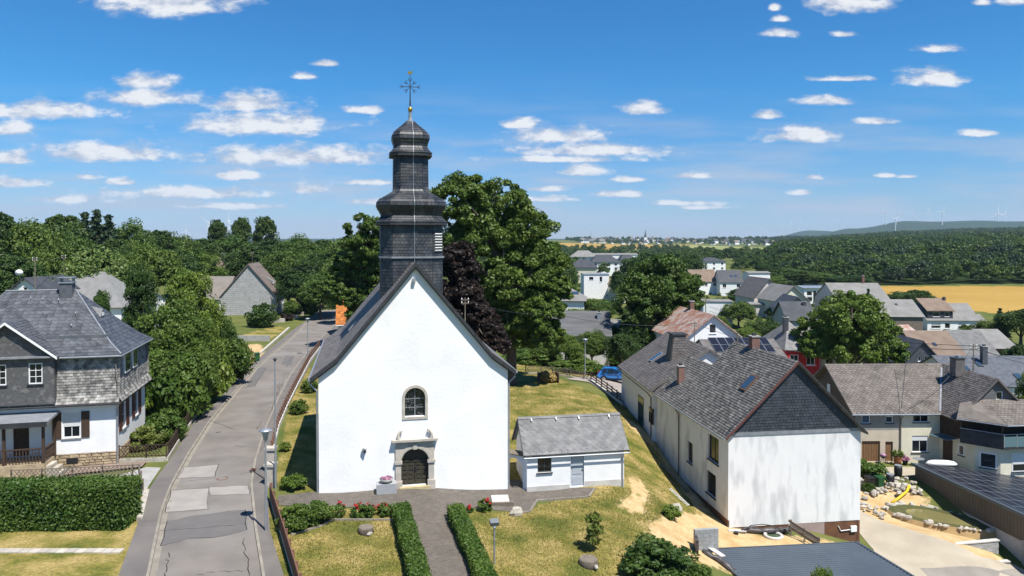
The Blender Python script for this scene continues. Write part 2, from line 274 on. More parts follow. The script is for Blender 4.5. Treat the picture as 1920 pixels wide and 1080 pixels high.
# ---------------------------------------------------------------- mesh builder
class MB:
    def __init__(s): s.v = []; s.f = []; s.t = []
    def poly(s, pts, tint=0.0):
        n = len(s.v); s.v += [tuple(p) for p in pts]; s.f.append(tuple(range(n, n + len(pts)))); s.t.append(tint); return s
    def obox(s, o, a, b, c, tint=0.0, skip=()):
        o, a, b, c = Vector(o), Vector(a), Vector(b), Vector(c); n = len(s.v)
        s.v += [tuple(o), tuple(o+a), tuple(o+a+b), tuple(o+b), tuple(o+c), tuple(o+a+c), tuple(o+a+b+c), tuple(o+b+c)]
        for i, q in enumerate(((3,2,1,0),(4,5,6,7),(0,1,5,4),(1,2,6,5),(2,3,7,6),(3,0,4,7))):
            if i in skip: continue
            s.f.append(tuple(n + k for k in q)); s.t.append(tint)
        return s
    def box(s, x0, x1, y0, y1, z0, z1, tint=0.0): return s.obox((x0, y0, z0), (x1-x0, 0, 0), (0, y1-y0, 0), (0, 0, z1-z0), tint)
    def tube(s, pts, r, n=8, cap=True, tint=0.0):
        pts = [Vector(p) for p in pts]; rs = r if isinstance(r, (list, tuple)) else [r] * len(pts); base = len(s.v); up = None
        for i, p in enumerate(pts):
            d = (pts[min(i+1, len(pts)-1)] - pts[max(i-1, 0)]).normalized()
            if up is None: up = Vector((0, 0, 1)) if abs(d.z) < .9 else Vector((1, 0, 0))
            x = d.cross(up).normalized(); y = x.cross(d).normalized(); up = y
            for k in range(n):
                a = 2 * math.pi * k / n; s.v.append(tuple(p + (x * math.cos(a) + y * math.sin(a)) * rs[i]))
        for i in range(len(pts) - 1):
            for k in range(n):
                q = base + i * n; s.f.append((q + k, q + (k+1) % n, q + n + (k+1) % n, q + n + k)); s.t.append(tint)
        if cap:
            s.f.append(tuple(base + k for k in range(n))[::-1]); s.t.append(tint); s.f.append(tuple(base + (len(pts)-1) * n + k for k in range(n))); s.t.append(tint)
        return s
    def lathe(s, prof, n=16, c=(0, 0, 0), tint=0.0):          # prof: (r, z) bottom to top
        return s.tube([(c[0], c[1], c[2] + z) for r, z in prof], [max(r, .001) for r, z in prof], n, True, tint)
    def loft(s, rings, cap=True, tint=0.0):
        base = len(s.v); n = len(rings[0])
        for r in rings: s.v += [tuple(p) for p in r]
        for i in range(len(rings) - 1):
            for k in range(n):
                q = base + i * n; s.f.append((q + k, q + (k+1) % n, q + n + (k+1) % n, q + n + k)); s.t.append(tint)
        if cap:
            s.f.append(tuple(base + k for k in range(n))[::-1]); s.t.append(tint); s.f.append(tuple(base + (len(rings)-1) * n + k for k in range(n))); s.t.append(tint)
        return s
    def prism(s, pts, h, tint=0.0):                           # planar outline pts (3D), extruded by vector h
        pts = [Vector(p) for p in pts]; h = Vector(h); return s.loft([pts, [p + h for p in pts]], True, tint)
    def mesh(s, name, mat, smooth=False):
        me = bpy.data.meshes.new(name); me.from_pydata(s.v, [], s.f); me.materials.append(mat)
        if any(s.t):
            a = me.attributes.new('tint', 'FLOAT', 'FACE'); a.data.foreach_set('value', np.array(s.t, dtype=np.float32))
        if smooth: me.polygons.foreach_set('use_smooth', [True] * len(me.polygons))
        me.update(); return me
    def build(s, name, mat, parent=None, smooth=False, **tags): return link(name, s.mesh(name, mat, smooth), parent, **tags)
def link(name, data, parent=None, loc=None, rz=0, **tags):
    o = bpy.data.objects.new(name, data); S.collection.objects.link(o)
    if parent is not None: o.parent = parent
    if loc is not None: o.location = loc
    if rz: o.rotation_euler = (0, 0, rz)
    for k, v in tags.items():
        if v: o[k] = v
    return o
def thing(name, label, category, loc=(0, 0, 0), rz=0, group=None):
    return link(name, None, None, loc, rz, label=label, category=category, group=group)
def copy_tree(o, parent=None):
    c = o.copy(); S.collection.objects.link(c)
    if parent is not None: c.parent = parent
    for ch in list(o.children): copy_tree(ch, c)
    return c
ZV = Vector((0, 0, 1))
class Face:                                                   # a wall plane: origin, unit across, outward normal
    def __init__(s, O, U): s.O = Vector(O); s.U = Vector(U).normalized(); s.N = s.U.cross(ZV)
    def p(s, x, z, n=0.0): return s.O + s.U * x + ZV * z + s.N * n
def _clip(poly, inside, inter):
    out = []
    for i, a in enumerate(poly):
        b = poly[(i+1) % len(poly)]
        if inside(a):
            out.append(a)
            if not inside(b): out.append(inter(a, b))
        elif inside(b): out.append(inter(a, b))
    return out
def wall_face(mb, F, levels, ops=(), reveal=.14):
    zs = sorted({round(l[0], 4) for l in levels} | {round(z, 4) for o in ops for z in (o[2], o[3])})
    zs = [z for z in zs if levels[0][0] - 1e-3 <= z <= levels[-1][0] + 1e-3]
    xs = sorted({round(min(l[1] for l in levels), 4), round(max(l[2] for l in levels), 4)} | {round(x, 4) for o in ops for x in (o[0], o[1])})
    def ends(z):
        for a, b in zip(levels, levels[1:]):
            if a[0] - 1e-3 <= z <= b[0] + 1e-3:
                t = 0 if b[0] == a[0] else min(1, max(0, (z - a[0]) / (b[0] - a[0]))); return a[1] + (b[1]-a[1]) * t, a[2] + (b[2]-a[2]) * t
    for z0, z1 in zip(zs, zs[1:]):
        zm = (z0 + z1) / 2; e0, e1 = ends(z0 + 1e-5), ends(z1 - 1e-5)
        for x0, x1 in zip(xs, xs[1:]):
            xm = (x0 + x1) / 2
            if any(o[0] < xm < o[1] and o[2] < zm < o[3] for o in ops): continue
            pl = [(x0, z0), (x1, z0), (x1, z1), (x0, z1)]
            for side in (0, 1):
                sg = 1 if side == 0 else -1
                g = lambda p: sg * (p[0] - (e0[side] + (e1[side] - e0[side]) * (p[1] - z0) / (z1 - z0)))
                pl = _clip(pl, lambda p: g(p) >= -1e-7, lambda a, b: (a[0] + (b[0]-a[0]) * g(a) / (g(a)-g(b)), a[1] + (b[1]-a[1]) * g(a) / (g(a)-g(b))))
                if len(pl) < 3: break
            if len(pl) >= 3: mb.poly([F.p(x, z) for x, z in pl])
    for o in ops:
        x0, x1, z0, z1 = o[:4]; r = -reveal
        for a, b in (((x0, z0), (x1, z0)), ((x1, z0), (x1, z1)), ((x1, z1), (x0, z1)), ((x0, z1), (x0, z0))):
            mb.poly([F.p(*a), F.p(*b), F.p(*b, r), F.p(*a, r)])
def fbox(mb, F, x0, x1, z0, z1, n0, n1, tint=0.0): return mb.obox(F.p(x0, z0, n0), F.U * (x1-x0), ZV * (z1-z0), F.N * (n1-n0), tint)
def window(parent, F, op, nx=1, nz=1, fw=.07, frame=None, glass=None, rec=.10, sill=True, sillmat=None, shutter=0.0, mun=.035):
    x0, x1, z0, z1 = op[:4]; m = MB(); frame = frame or FRAMEW; glass = glass or GLASS
    for a in ((x0, x1, z0, z0+fw), (x0, x1, z1-fw, z1), (x0, x0+fw, z0+fw, z1-fw), (x1-fw, x1, z0+fw, z1-fw)): fbox(m, F, *a, -rec-.05, -rec+.02)
    cw, ch = (x1-x0-2*fw) / nx, (z1-z0-2*fw) / nz
    for i in range(1, nx): fbox(m, F, x0+fw+cw*i-mun/2, x0+fw+cw*i+mun/2, z0+fw, z1-fw, -rec-.04, -rec+.012)
    for i in range(1, nz): fbox(m, F, x0+fw, x1-fw, z0+fw+ch*i-mun/2, z0+fw+ch*i+mun/2, -rec-.04, -rec+.008)
    w = m.build('window', frame, parent)
    for i in range(nx):
        for k in range(nz):
            MB().poly([F.p(x0+fw+cw*(i+a), z0+fw+ch*(k+b), -rec-.015) for a, b in ((0,0),(1,0),(1,1),(0,1))]).build('pane', glass, w)
    if sill: fbox(MB(), F, x0-.08, x1+.08, z0-.07, z0-.002, -rec, .09).build('sill', sillmat or frame, w)
    if shutter > 0: fbox(MB(), F, x0+fw*.6, x1-fw*.6, z1-(z1-z0)*shutter, z1-.01, -rec+.022, -rec+.045).build('roller_shutter', SHUT, w)
    return w
def door(parent, F, op, mat, rec=.1, name='door', panels=0, hand=True):
    x0, x1, z0, z1 = op[:4]; d = fbox(MB(), F, x0, x1, z0, z1, -rec-.06, -rec).build(name, mat, parent)
    for k in range(panels):
        h = (z1-z0) / panels; fbox(MB(), F, x0+.14, x1-.14, z0+h*k+.1, z0+h*(k+1)-.1, -rec, -rec+.02).build('door_panel', mat, d)
    if hand: fbox(MB(), F, x1-.16, x1-.05, (z0+z1)/2-.02, (z0+z1)/2+.02, -rec, -rec+.05).build('handle', DARKM, d)
    return d
rnd = random.Random(7)
def slates(mb, a, b, c, d, w=.28, e=.2, th=.014, lift=.02, point=False, rng=None, vary=.5, each=None):
    """lay slates on the plane a(eave left) b(eave right) c(ridge right) d(ridge left)"""
    a, b, c, d = (Vector(p) for p in (a, b, c, d)); rng = rng or rnd
    nrm = (b - a).cross(d - a)
    if nrm.length < 1e-9: nrm = (b - a).cross(c - a)
    nrm.normalize(); Ls = ((d + c) / 2 - (a + b) / 2).length; rows = max(1, round(Ls / e))
    for r in range(rows):
        t0, t1 = r / rows, (r + 1.28) / rows
        p0, p1 = a.lerp(d, t0), b.lerp(c, t0); q0, q1 = a.lerp(d, min(t1, 1.0)), b.lerp(c, min(t1, 1.0)); ln = (p1 - p0).length
        if ln < .06: continue
        n = max(1, round(ln / w)); off = .5 if r % 2 else 0
        for k in range(-1 if off else 0, n):
            f0, f1 = max(0, (k + off) / n), min(1, (k + 1 + off) / n)
            if f1 - f0 < .12 / n: continue
            mb0 = mb
            if each is not None: mb = MB()
            g = .04 / n; A, B = p0.lerp(p1, f0 + g), p0.lerp(p1, f1 - g); C, Dd = q0.lerp(q1, f1 - g), q0.lerp(q1, f0 + g)
            up0 = nrm * (th + lift + rng.uniform(0, .008)); up1 = nrm * (th * .35 + rng.uniform(0, .003)); tt = rng.uniform(-vary, vary)
            if point:
                m = A.lerp(B, .5) + (A - Dd) * .28; mb.poly([A + up0, m + up0, B + up0, C + up1, Dd + up1], tt); mb.poly([A + up0, A, m, m + up0], tt); mb.poly([m + up0, m, B, B + up0], tt)
            else:
                mb.poly([A + up0, B + up0, C + up1, Dd + up1], tt); mb.poly([A, B, B + up0, A + up0], tt)
            mb.poly([A + up0, Dd + up1, Dd, A], tt); mb.poly([B + up0, B, C, C + up1], tt)
            if each is not None:
                if not each(mb, A.lerp(C, .5)): n0 = len(mb0.v); mb0.v += mb.v; mb0.f += [tuple(i + n0 for i in f) for f in mb.f]; mb0.t += mb.t
                mb = mb0
    return mb
def slab(mb, a, b, c, d, th=.12):
    a, b, c, d = (Vector(p) for p in (a, b, c, d)); n = (b - a).cross(d - a)
    if n.length < 1e-9: n = (b - a).cross(c - a)
    n = n.normalized() * -th; pts = [a, b, c, d] if (c - d).length > 1e-4 else [a, b, c]
    return mb.prism(pts, n)
def house(name, label, loc, rz, w, d, h, rise, ridge='x', over=.35, wall=None, roof=None, wins=(), doors=(), chim=(), group=None, hip=0.0, gable=None, category='house', sl=None, panels=None, base=2.0, roofth=.14, skylights=(), chmat=None, gutter=True, parts=True, shutter=0.0):
    """generic house. local: x 0..w, y 0..d (front at y=0), z up; wins: (face, x, z, w, h, nx, nz)"""
    T = thing(name, label, category, loc, rz, group); wall = wall or WHITE; roof = roof or SLATE
    if callable(wins): wins = wins(w, h, rise)
    if callable(doors): doors = doors(w, h, rise)
    if callable(chim): chim = chim(w, h, rise)
    Fs = {'F': Face((0, 0, 0), (1, 0, 0)), 'R': Face((w, 0, 0), (0, 1, 0)), 'B': Face((w, d, 0), (-1, 0, 0)), 'L': Face((0, d, 0), (0, -1, 0))}
    lens = {'F': w, 'B': w, 'L': d, 'R': d}; gab = () if hip else (('L', 'R') if ridge == 'x' else ('F', 'B'))
    wl = MB(); gm = MB()
    for k, F in Fs.items():
        ops = [(q[1], q[1] + q[3], q[2], q[2] + q[4]) for q in list(wins) + list(doors) if q[0] == k]; n = lens[k]
        if k in gab and gable is not None:
            wall_face(wl, F, [(-base, 0, n), (h, 0, n)], [o for o in ops if o[3] <= h]); wall_face(gm, F, [(h, 0, n), (h + rise, n/2, n/2)], [o for o in ops if o[3] > h])
        elif k in gab: wall_face(wl, F, [(-base, 0, n), (h, 0, n), (h + rise, n/2, n/2)], ops)
        else: wall_face(wl, F, [(-base, 0, n), (h, 0, n)], ops)
    wl.build('wall', wall, T)
    if gm.f: gm.build('gable', gable, T)
    for q in wins: window(T, Fs[q[0]], (q[1], q[1] + q[3], q[2], q[2] + q[4]), q[5] if len(q) > 5 else 1, q[6] if len(q) > 6 else 1, shutter=shutter if len(q) < 8 else q[7])
    for q in doors: door(T, Fs[q[0]], (q[1], q[1] + q[3], q[2], q[2] + q[4]), q[5], hand=q[3] < 1.6)
    k = rise / ((d if ridge == 'x' else w) / 2); dz = over * k; o = over
    if hip:
        if ridge == 'x': r0, r1 = Vector((hip, d/2, h + rise)), Vector((w - hip, d/2, h + rise))
        else: r0, r1 = Vector((w/2, hip, h + rise)), Vector((w/2, d - hip, h + rise))
        c = [Vector((-o, -o, h - dz)), Vector((w+o, -o, h - dz)), Vector((w+o, d+o, h - dz)), Vector((-o, d+o, h - dz))]
        pl = [(c[0], c[1], r1, r0), (c[1], c[2], r1, r1), (c[2], c[3], r0, r1), (c[3], c[0], r0, r0)] if ridge == 'x' else [(c[0], c[1], r0, r0), (c[1], c[2], r1, r0), (c[2], c[3], r1, r1), (c[3], c[0], r0, r1)]
    elif ridge == 'x': pl = [(Vector((-o, -o, h-dz)), Vector((w+o, -o, h-dz)), Vector((w+o, d/2, h+rise)), Vector((-o, d/2, h+rise))), (Vector((w+o, d+o, h-dz)), Vector((-o, d+o, h-dz)), Vector((-o, d/2, h+rise)), Vector((w+o, d/2, h+rise)))]
    else: pl = [(Vector((-o, d+o, h-dz)), Vector((-o, -o, h-dz)), Vector((w/2, -o, h+rise)), Vector((w/2, d+o, h+rise))), (Vector((w+o, -o, h-dz)), Vector((w+o, d+o, h-dz)), Vector((w/2, d+o, h+rise)), Vector((w/2, -o, h+rise)))]
    lift = Vector((0, 0, roofth)); rm = MB(); sm_ = MB()
    for q in pl:
        q = [p + lift for p in q]; slab(rm, *q, th=roofth)
        if sl: slates(sm_, *q, **sl)
    R = rm.build('roof', roof, T)
    if sl: sm_.build('slate_courses', roof, R, kind='stuff')
    a, b, c_, d_ = [p + lift for p in pl[0]]
    if gutter: MB().tube([a + Vector((0, -.05, -.09)), b + Vector((0, -.05, -.09))], .065, 6).build('gutter', ZINC, T)
    nr = (b - a).cross(d_ - a).normalized()
    for (f, t, sw, sh) in skylights:
        ux, uy = (b - a).normalized(), ((d_ + c_) / 2 - (a + b) / 2).normalized(); q = a.lerp(b, f) + ((d_ + c_) / 2 - (a + b) / 2) * t
        s_ = MB().obox(q - nr * .02, ux * sw, uy * sh, nr * .11).build('skylight', DARKM, R); MB().obox(q + ux * .07 + uy * .07 + nr * .09, ux * (sw - .14), uy * (sh - .14), nr * .012).build('pane', GLASSB, s_)
    if panels:                                                # (fu0, ft0, nx, ny, pw, ph)
        for (fu, ft, nx, ny, pw, ph) in panels:
            ux, uy = (b - a).normalized(), ((d_ + c_) / 2 - (a + b) / 2).normalized(); q = a.lerp(b, fu) + ((d_ + c_) / 2 - (a + b) / 2) * ft
            for i in range(nx):
                for j in range(ny):
                    g = q + ux * pw * i + uy * ph * j; sp = MB().obox(g + nr * .05, ux * (pw - .03), uy * (ph - .03), nr * .04).build('solar_panel', ZINC, R); MB().obox(g + nr * .085 + ux * .03 + uy * .03, ux * (pw - .09), uy * (ph - .09), nr * .01).build('cell_sheet', SOLAR, sp)
    for q in chim:
        x, y, top = q[:3]; s_ = q[3] if len(q) > 3 else .5; cm = q[4] if len(q) > 4 else BRICK
        ch = MB().box(x - s_/2, x + s_/2, y - s_/2, y + s_/2, h - .2, top).build('chimney', cm, R); MB().box(x - s_*.6, x + s_*.6, y - s_*.6, y + s_*.6, top, top + .09).build('cap', CONC, ch); MB().box(x - s_*.22, x + s_*.22, y - s_*.22, y + s_*.22, top + .09, top + .28).build('flue', DARKM, ch)
    return T
def hpx(name, label, uL, uR, vE, vR, depth, d, ridge='x', rz=0.0, **kw):
    """house placed by its eave corners in the picture; its height follows from the ground it stands on"""
    pl, pr = D(uL, vE, depth), D(uR, vE, depth); w = (pr.x - pl.x) / max(math.cos(rz), .3)
    g = min(gz(pl.x, depth), gz(pr.x, depth)); rise = D((uL+uR)/2, vR, depth + (d/2 if ridge == 'x' else 0)).z - pl.z
    return house(name, label, (pl.x, depth, g), rz, w, d, pl.z - g, rise, ridge, **kw), w, pl.z - g, rise
# ---------------------------------------------------------------- ground sheet
def inpoly(x, y, poly):
    x = np.asarray(x); y = np.asarray(y); r = np.zeros(x.shape, bool); n = len(poly)
    for i in range(n):
        (x0, y0), (x1, y1) = poly[i][:2], poly[(i+1) % n][:2]
        if y0 == y1: continue
        c = ((y0 > y) != (y1 > y)) & (x < (x1 - x0) * (y - y0) / (y1 - y0) + x0); r ^= c
    return r
def soft(x, y, poly, s):
    a = np.zeros(np.shape(x))
    for dx, dy in ((0, 0), (s, 0), (-s, 0), (0, s), (0, -s), (.7*s, .7*s), (-.7*s, .7*s), (.7*s, -.7*s), (-.7*s, -.7*s)): a += inpoly(x + dx, y + dy, poly)
    return a / 9
def pgs(*px): return [tuple(PG(u, v)[:2]) for u, v in px]
LAWN_F = pgs((495, 950), (740, 952), (780, 1080), (800, 1150), (530, 1150))                 # left of the path
LAWN_R = pgs((868, 955), (880, 958), (960, 960), (1090, 920), (1165, 915), (1230, 930), (1290, 1000), (1330, 1060), (1300, 1150), (940, 1150))
LAWN_B = [(-1, 46.5), (-4, 62), (-6, 86), (2, 86), (9, 76), (12, 73), (12.6, 62), (15.2, 49.5), (13, 43), (11, 40), (7, 44), (.5, 46.5)]
LAWN_L = [(-60, 20), (-60, 44), (-23, 44), (-20, 37), (-17.4, 32.4), (-13, 20)]
LAWN_S = [(-15.2, 44.5), (-12.2, 43.6), (-16, 60), (-22, 80), (-26, 90), (-25, 80), (-18, 55)]
GARDEN = [(-1, 84), (-1, 100), (12, 104), (20, 96), (8, 83.5)]
LAWN_G = pgs((440, 632), (510, 612), (540, 615), (500, 640))
DIRT = [pgs((1215, 985), (1270, 960), (1330, 962), (1365, 985), (1440, 1005), (1605, 1030), (1500, 1075), (1330, 1060), (1240, 1040)),
        pgs((1150, 960), (1185, 925), (1178, 895), (1196, 890), (1215, 925), (1205, 965)), pgs((450, 650), (487, 643), (497, 660), (468, 690), (448, 690)),
        [(27, 52), (26.5, 62), (30, 63), (34, 60), (35, 49), (31, 46)], pgs((700, 690), (710, 690), (709, 696)), pgs((1168, 780), (1200, 800), (1300, 905), (1340, 970), (1310, 960), (1235, 850), (1180, 800))]
def uy(*q): return [((u - 960) / FPX * y, y) for u, y in q]
WHEAT = [[(166, 330), (262, 315), (262, 215), (205, 205), (150, 195), (138, 230), (150, 280)], uy((1030, 1450), (1120, 1420), (1180, 1550), (1200, 1750), (1290, 1900), (1320, 2080), (1200, 2130), (1030, 2150)), uy((1000, 1000), (1130, 1000), (1130, 1120), (1000, 1120)), uy((1290, 2480), (1480, 2450), (1480, 2750), (1280, 2800))]
MEADOW = [uy((1290, 1100), (1380, 1050), (1440, 1300), (1440, 1900), (1270, 1950), (1280, 1500))]
def in_forest(x, y):
    u = 960 + FPX * x / np.maximum(y, 1); edge = np.where(y < 900, 1700 - (y - 330) * .45, 1445.)
    edge = np.where(y < 420, 1475., 1455.)
    return (y > 335) & (u > edge) & (y < 3300) & (x < 3200)
def make_ground():
    ang = np.concatenate([np.radians(np.arange(-40, 40.01, .22)), np.radians(np.arange(44, 317, 4.))]); na = len(ang)
    rad = np.concatenate([[0.0], 9 * 1.0155 ** np.arange(0, 490)]); rad = rad[rad < 16500]; nr = len(rad)
    A, R_ = np.meshgrid(ang, rad); x = (R_ * np.sin(A)).ravel(); y = (R_ * np.cos(A)).ravel(); z = gz_arr(x, y)
    r = np.hypot(x, y); dirt = np.zeros(x.size); wheat = np.zeros(x.size); lawn = np.zeros(x.size)
    nearm = (r < 150) & (y > 0)
    for pl in DIRT: dirt[nearm] = np.maximum(dirt[nearm], soft(x[nearm], y[nearm], pl, .7))
    for pl in (LAWN_F, LAWN_R, LAWN_B, LAWN_L, LAWN_S, LAWN_G, GARDEN): lawn[nearm] = np.maximum(lawn[nearm], soft(x[nearm], y[nearm], pl, .3))
    for pl in WHEAT: wheat = np.maximum(wheat, inpoly(x, y, pl))
    mea = np.zeros(x.size)
    for pl in MEADOW: mea = np.maximum(mea, inpoly(x, y, pl))
    fo = in_forest(x, y).astype(float); fo[(r > 3300) & (y > 0)] = .8
    idx = np.arange(nr * na).reshape(nr, na); q = np.stack([idx[:-1, :], np.roll(idx, -1, 1)[:-1, :], np.roll(idx, -1, 1)[1:, :], idx[1:, :]], -1).reshape(-1, 4)
    me = bpy.data.meshes.new('ground'); me.vertices.add(x.size); me.vertices.foreach_set('co', np.stack([x, y, z], 1).ravel().astype(np.float32))
    me.loops.add(q.size); me.loops.foreach_set('vertex_index', q[:, ::-1].ravel().astype(np.int32)); me.polygons.add(len(q)); me.polygons.foreach_set('loop_start', np.arange(0, q.size, 4, dtype=np.int32))
    me.update(calc_edges=True); me.polygons.foreach_set('use_smooth', [True] * len(q))
    for nm, arr in (('dirt', dirt), ('wheat', wheat), ('lawn', lawn), ('meadow', mea), ('forest', fo)):
        a = me.attributes.new(nm, 'FLOAT', 'POINT'); a.data.foreach_set('value', arr.astype(np.float32))
    m = pm('ground_cover', (.075, .10, .025), (.13, .135, .04), .25, rough=.95); t = m.node_tree; nd = t.nodes; lk = t.links; b = nd['Principled BSDF']; b.inputs['Specular IOR Level'].default_value = .1
    base = b.inputs['Base Color'].links[0].from_socket; geo = [n for n in nd if n.type == 'NEW_GEOMETRY'][0]
    def noi(s, dt=5):
        n = nd.new('ShaderNodeTexNoise'); n.inputs['Scale'].default_value = s; n.inputs['Detail'].default_value = dt; n.inputs['Roughness'].default_value = .6; lk.new(geo.outputs['Position'], n.inputs['Vector']); return n.outputs[0]
    def ramp(f, stops):
        r = nd.new('ShaderNodeValToRGB'); e = r.color_ramp.elements
        while len(e) < len(stops): e.new(.5)
        for k, (p, c) in enumerate(stops): e[k].position = p; e[k].color = (*c, 1)
        lk.new(f, r.inputs[0]); return r.outputs[0]
    def layer(base, attr, col, jit=.5, js=2.0):
        at = nd.new('ShaderNodeAttribute'); at.attribute_name = attr; n = noi(js); a = nd.new('ShaderNodeMath'); a.operation = 'MULTIPLY_ADD'; lk.new(n, a.inputs[0]); a.inputs[1].default_value = jit * 2; a.inputs[2].default_value = -jit
        s = nd.new('ShaderNodeMath'); s.operation = 'ADD'; lk.new(at.outputs['Fac'], s.inputs[0]); lk.new(a.outputs[0], s.inputs[1])
        mr = nd.new('ShaderNodeMapRange'); mr.interpolation_type = 'SMOOTHSTEP'; mr.inputs[1].default_value = .3; mr.inputs[2].default_value = .7; lk.new(s.outputs[0], mr.inputs[0])
        x = nd.new('ShaderNodeMix'); x.data_type = 'RGBA'; lk.new(mr.outputs[0], x.inputs[0]); lk.new(base, x.inputs[6]); lk.new(col, x.inputs[7]); return x.outputs[2]
    def mul(c, f, lo, hi):
        r = nd.new('ShaderNodeMapRange'); r.inputs[1].default_value = .3; r.inputs[2].default_value = .7; r.inputs[3].default_value = lo; r.inputs[4].default_value = hi; lk.new(f, r.inputs[0]); h = nd.new('ShaderNodeHueSaturation'); lk.new(r.outputs[0], h.inputs['Value']); lk.new(c, h.inputs['Color']); return h.outputs[0]
    lawn_c = ramp(noi(.42, 8), [(.36, (.085, .10, .020)), (.46, (.16, .145, .035)), (.55, (.245, .195, .065)), (.66, (.33, .25, .10))])
    lawn_c = mul(mul(lawn_c, noi(6, 6), .66, 1.3), noi(28, 4), .75, 1.25)
    dirt_c = mul(ramp(noi(.8, 8), [(.35, (.40, .265, .12)), (.6, (.50, .37, .20)), (.75, (.34, .25, .14))]), noi(9, 6), .8, 1.2)
    wheat_c = mul(ramp(noi(.02, 6), [(.3, (.30, .185, .042)), (.7, (.37, .24, .065))]), noi(.5, 4), .92, 1.08)
    mea_c = ramp(noi(.01, 6), [(.35, (.16, .19, .06)), (.65, (.27, .26, .10))]); for_c = ramp(noi(.05, 6), [(.35, (.012, .025, .008)), (.65, (.035, .058, .016))])
    c = layer(base, 'forest', for_c, .1); c = layer(c, 'meadow', mea_c, .1); c = layer(c, 'wheat', wheat_c, .05, .02); c = layer(c, 'lawn', lawn_c, .15, 3); c = layer(c, 'dirt', dirt_c, .55, 1.6)
    lk.new(c, b.inputs['Base Color'])
    bp = nd.new('ShaderNodeBump'); bp.inputs['Distance'].default_value = .05; lk.new(noi(5, 8), bp.inputs['Height']); lk.new(bp.outputs[0], b.inputs['Normal'])
    me.materials.append(m); return link('ground', me, None, kind='structure', label='dry lawns, fields and valley ground around the village')
make_ground()
import bmesh
def drape(name, pts, off, mat, cuts=3, parent=None, loc=None, rz=0.0, **tags):
    bm = bmesh.new(); vs = [bm.verts.new((p[0], p[1], 0)) for p in pts]; f = bm.faces.new(vs); f.normal_update(); bmesh.ops.triangulate(bm, faces=[f], ngon_method='EAR_CLIP')
    for _ in range(cuts): bmesh.ops.subdivide_edges(bm, edges=bm.edges[:], cuts=1, use_grid_fill=True)
    bmesh.ops.triangulate(bm, faces=bm.faces[:])
    xy = np.array([v.co[:2] for v in bm.verts]); zz = gz_arr(xy[:, 0], xy[:, 1]) + off
    for v, z in zip(bm.verts, zz): v.co.z = z
    bmesh.ops.recalc_face_normals(bm, faces=bm.faces[:])
    if sum(fc.normal.z for fc in bm.faces) < 0: bmesh.ops.reverse_faces(bm, faces=bm.faces[:])
    me = bpy.data.meshes.new(name)
    if loc is not None:
        M = (Matrix.Translation(loc) @ Matrix.Rotation(rz, 4, 'Z')).inverted(); bm.transform(M)
    bm.to_mesh(me); bm.free(); me.materials.append(mat); return link(name, me, parent, loc, rz, **tags)
def resample(pl, n):
    pl = [Vector(p) for p in pl]; ds = [0]
    for a, b in zip(pl, pl[1:]): ds.append(ds[-1] + (b - a).length)
    out = []
    for i in range(n):
        s = ds[-1] * i / (n - 1); k = max(j for j in range(len(ds)) if ds[j] <= s + 1e-9); k = min(k, len(pl) - 2)
        out.append(pl[k].lerp(pl[k+1], (s - ds[k]) / max(ds[k+1] - ds[k], 1e-9)))
    return out
def strip(name, A, B, off, mat, n=90, m=5, skirt=0.0, parent=None, **tags):
    A, B = resample(A, n), resample(B, n); mb = MB(); rows = []
    for a, b in zip(A, B):
        row = [a.lerp(b, k / m) for k in range(m + 1)]; rows.append([Vector((p.x, p.y, 0)) for p in row])
    flat = [p for r in rows for p in r]; z = gz_arr([p.x for p in flat], [p.y for p in flat]) + off
    for p, q in zip(flat, z): p.z = q
    for r0, r1 in zip(rows, rows[1:]):
        for k in range(m): mb.poly([r0[k], r0[k+1], r1[k+1], r1[k]])
        if skirt:
            for k in (0, m):
                dn = Vector((0, 0, -skirt)); mb.poly([r0[k], r1[k], r1[k] + dn, r0[k] + dn])
    return mb.build(name, mat, parent, **tags)
def gl(*px): return [P(u, v, 0) for u, v in px]
SWL = gl((215, 1110), (224, 1080), (255, 1002), (276, 935), (292, 905), (315, 872), (366, 791), (404, 758), (452, 706), (500, 660), (545, 622), (580, 598), (600, 584))
KL = gl((272, 1110), (281, 1080), (304, 972), (322, 920), (355, 854), (392, 795), (444, 732), (480, 691), (500, 672), (550, 630), (577, 602), (598, 588), (604, 582))
KR = gl((497, 1110), (492, 1080), (477, 995), (469, 917), (477, 868), (494, 811), (518, 754), (543, 705), (579, 656), (600, 634), (632, 603), (640, 590), (644, 583))
SWR = gl((540, 1110), (534, 1080), (506, 999), (502, 933), (506, 885), (514, 835), (528, 790), (556, 732), (584, 680), (606, 648), (640, 612), (650, 596), (654, 586))
road = strip('road', KL, KR, .03, ASPH, 160, 8, kind='structure', label='patched grey asphalt village street')
def off_line(Ln, d):
    out = []
    for i, p in enumerate(Ln):
        t = (Ln[min(i+1, len(Ln)-1)] - Ln[max(i-1, 0)]).normalized(); out.append(p + Vector((t.y, -t.x, 0)) * d)
    return out
strip('pavement', SWL, off_line(KL, -.14), .125, WALK, 120, 3, .15, kind='structure', label='worn asphalt footway on the left of the street')
strip('pavement', off_line(KR, .14), SWR, .125, WALK, 120, 3, .15, kind='structure', label='narrow footway along the church fence')
for ln, s, lb in ((KL, -1, 'left'), (KR, 1, 'right')):
    strip('kerb', ln if s < 0 else ln, off_line(ln, .14 * s), .132, KERB, 140, 1, .14, kind='structure', label=f'stone kerb on the {lb} side of the street')
strip('gutter_strip', off_line(KL, .02), off_line(KL, .30), .034, KERB, 120, 1, kind='structure', label='stone drainage strip along the left kerb')
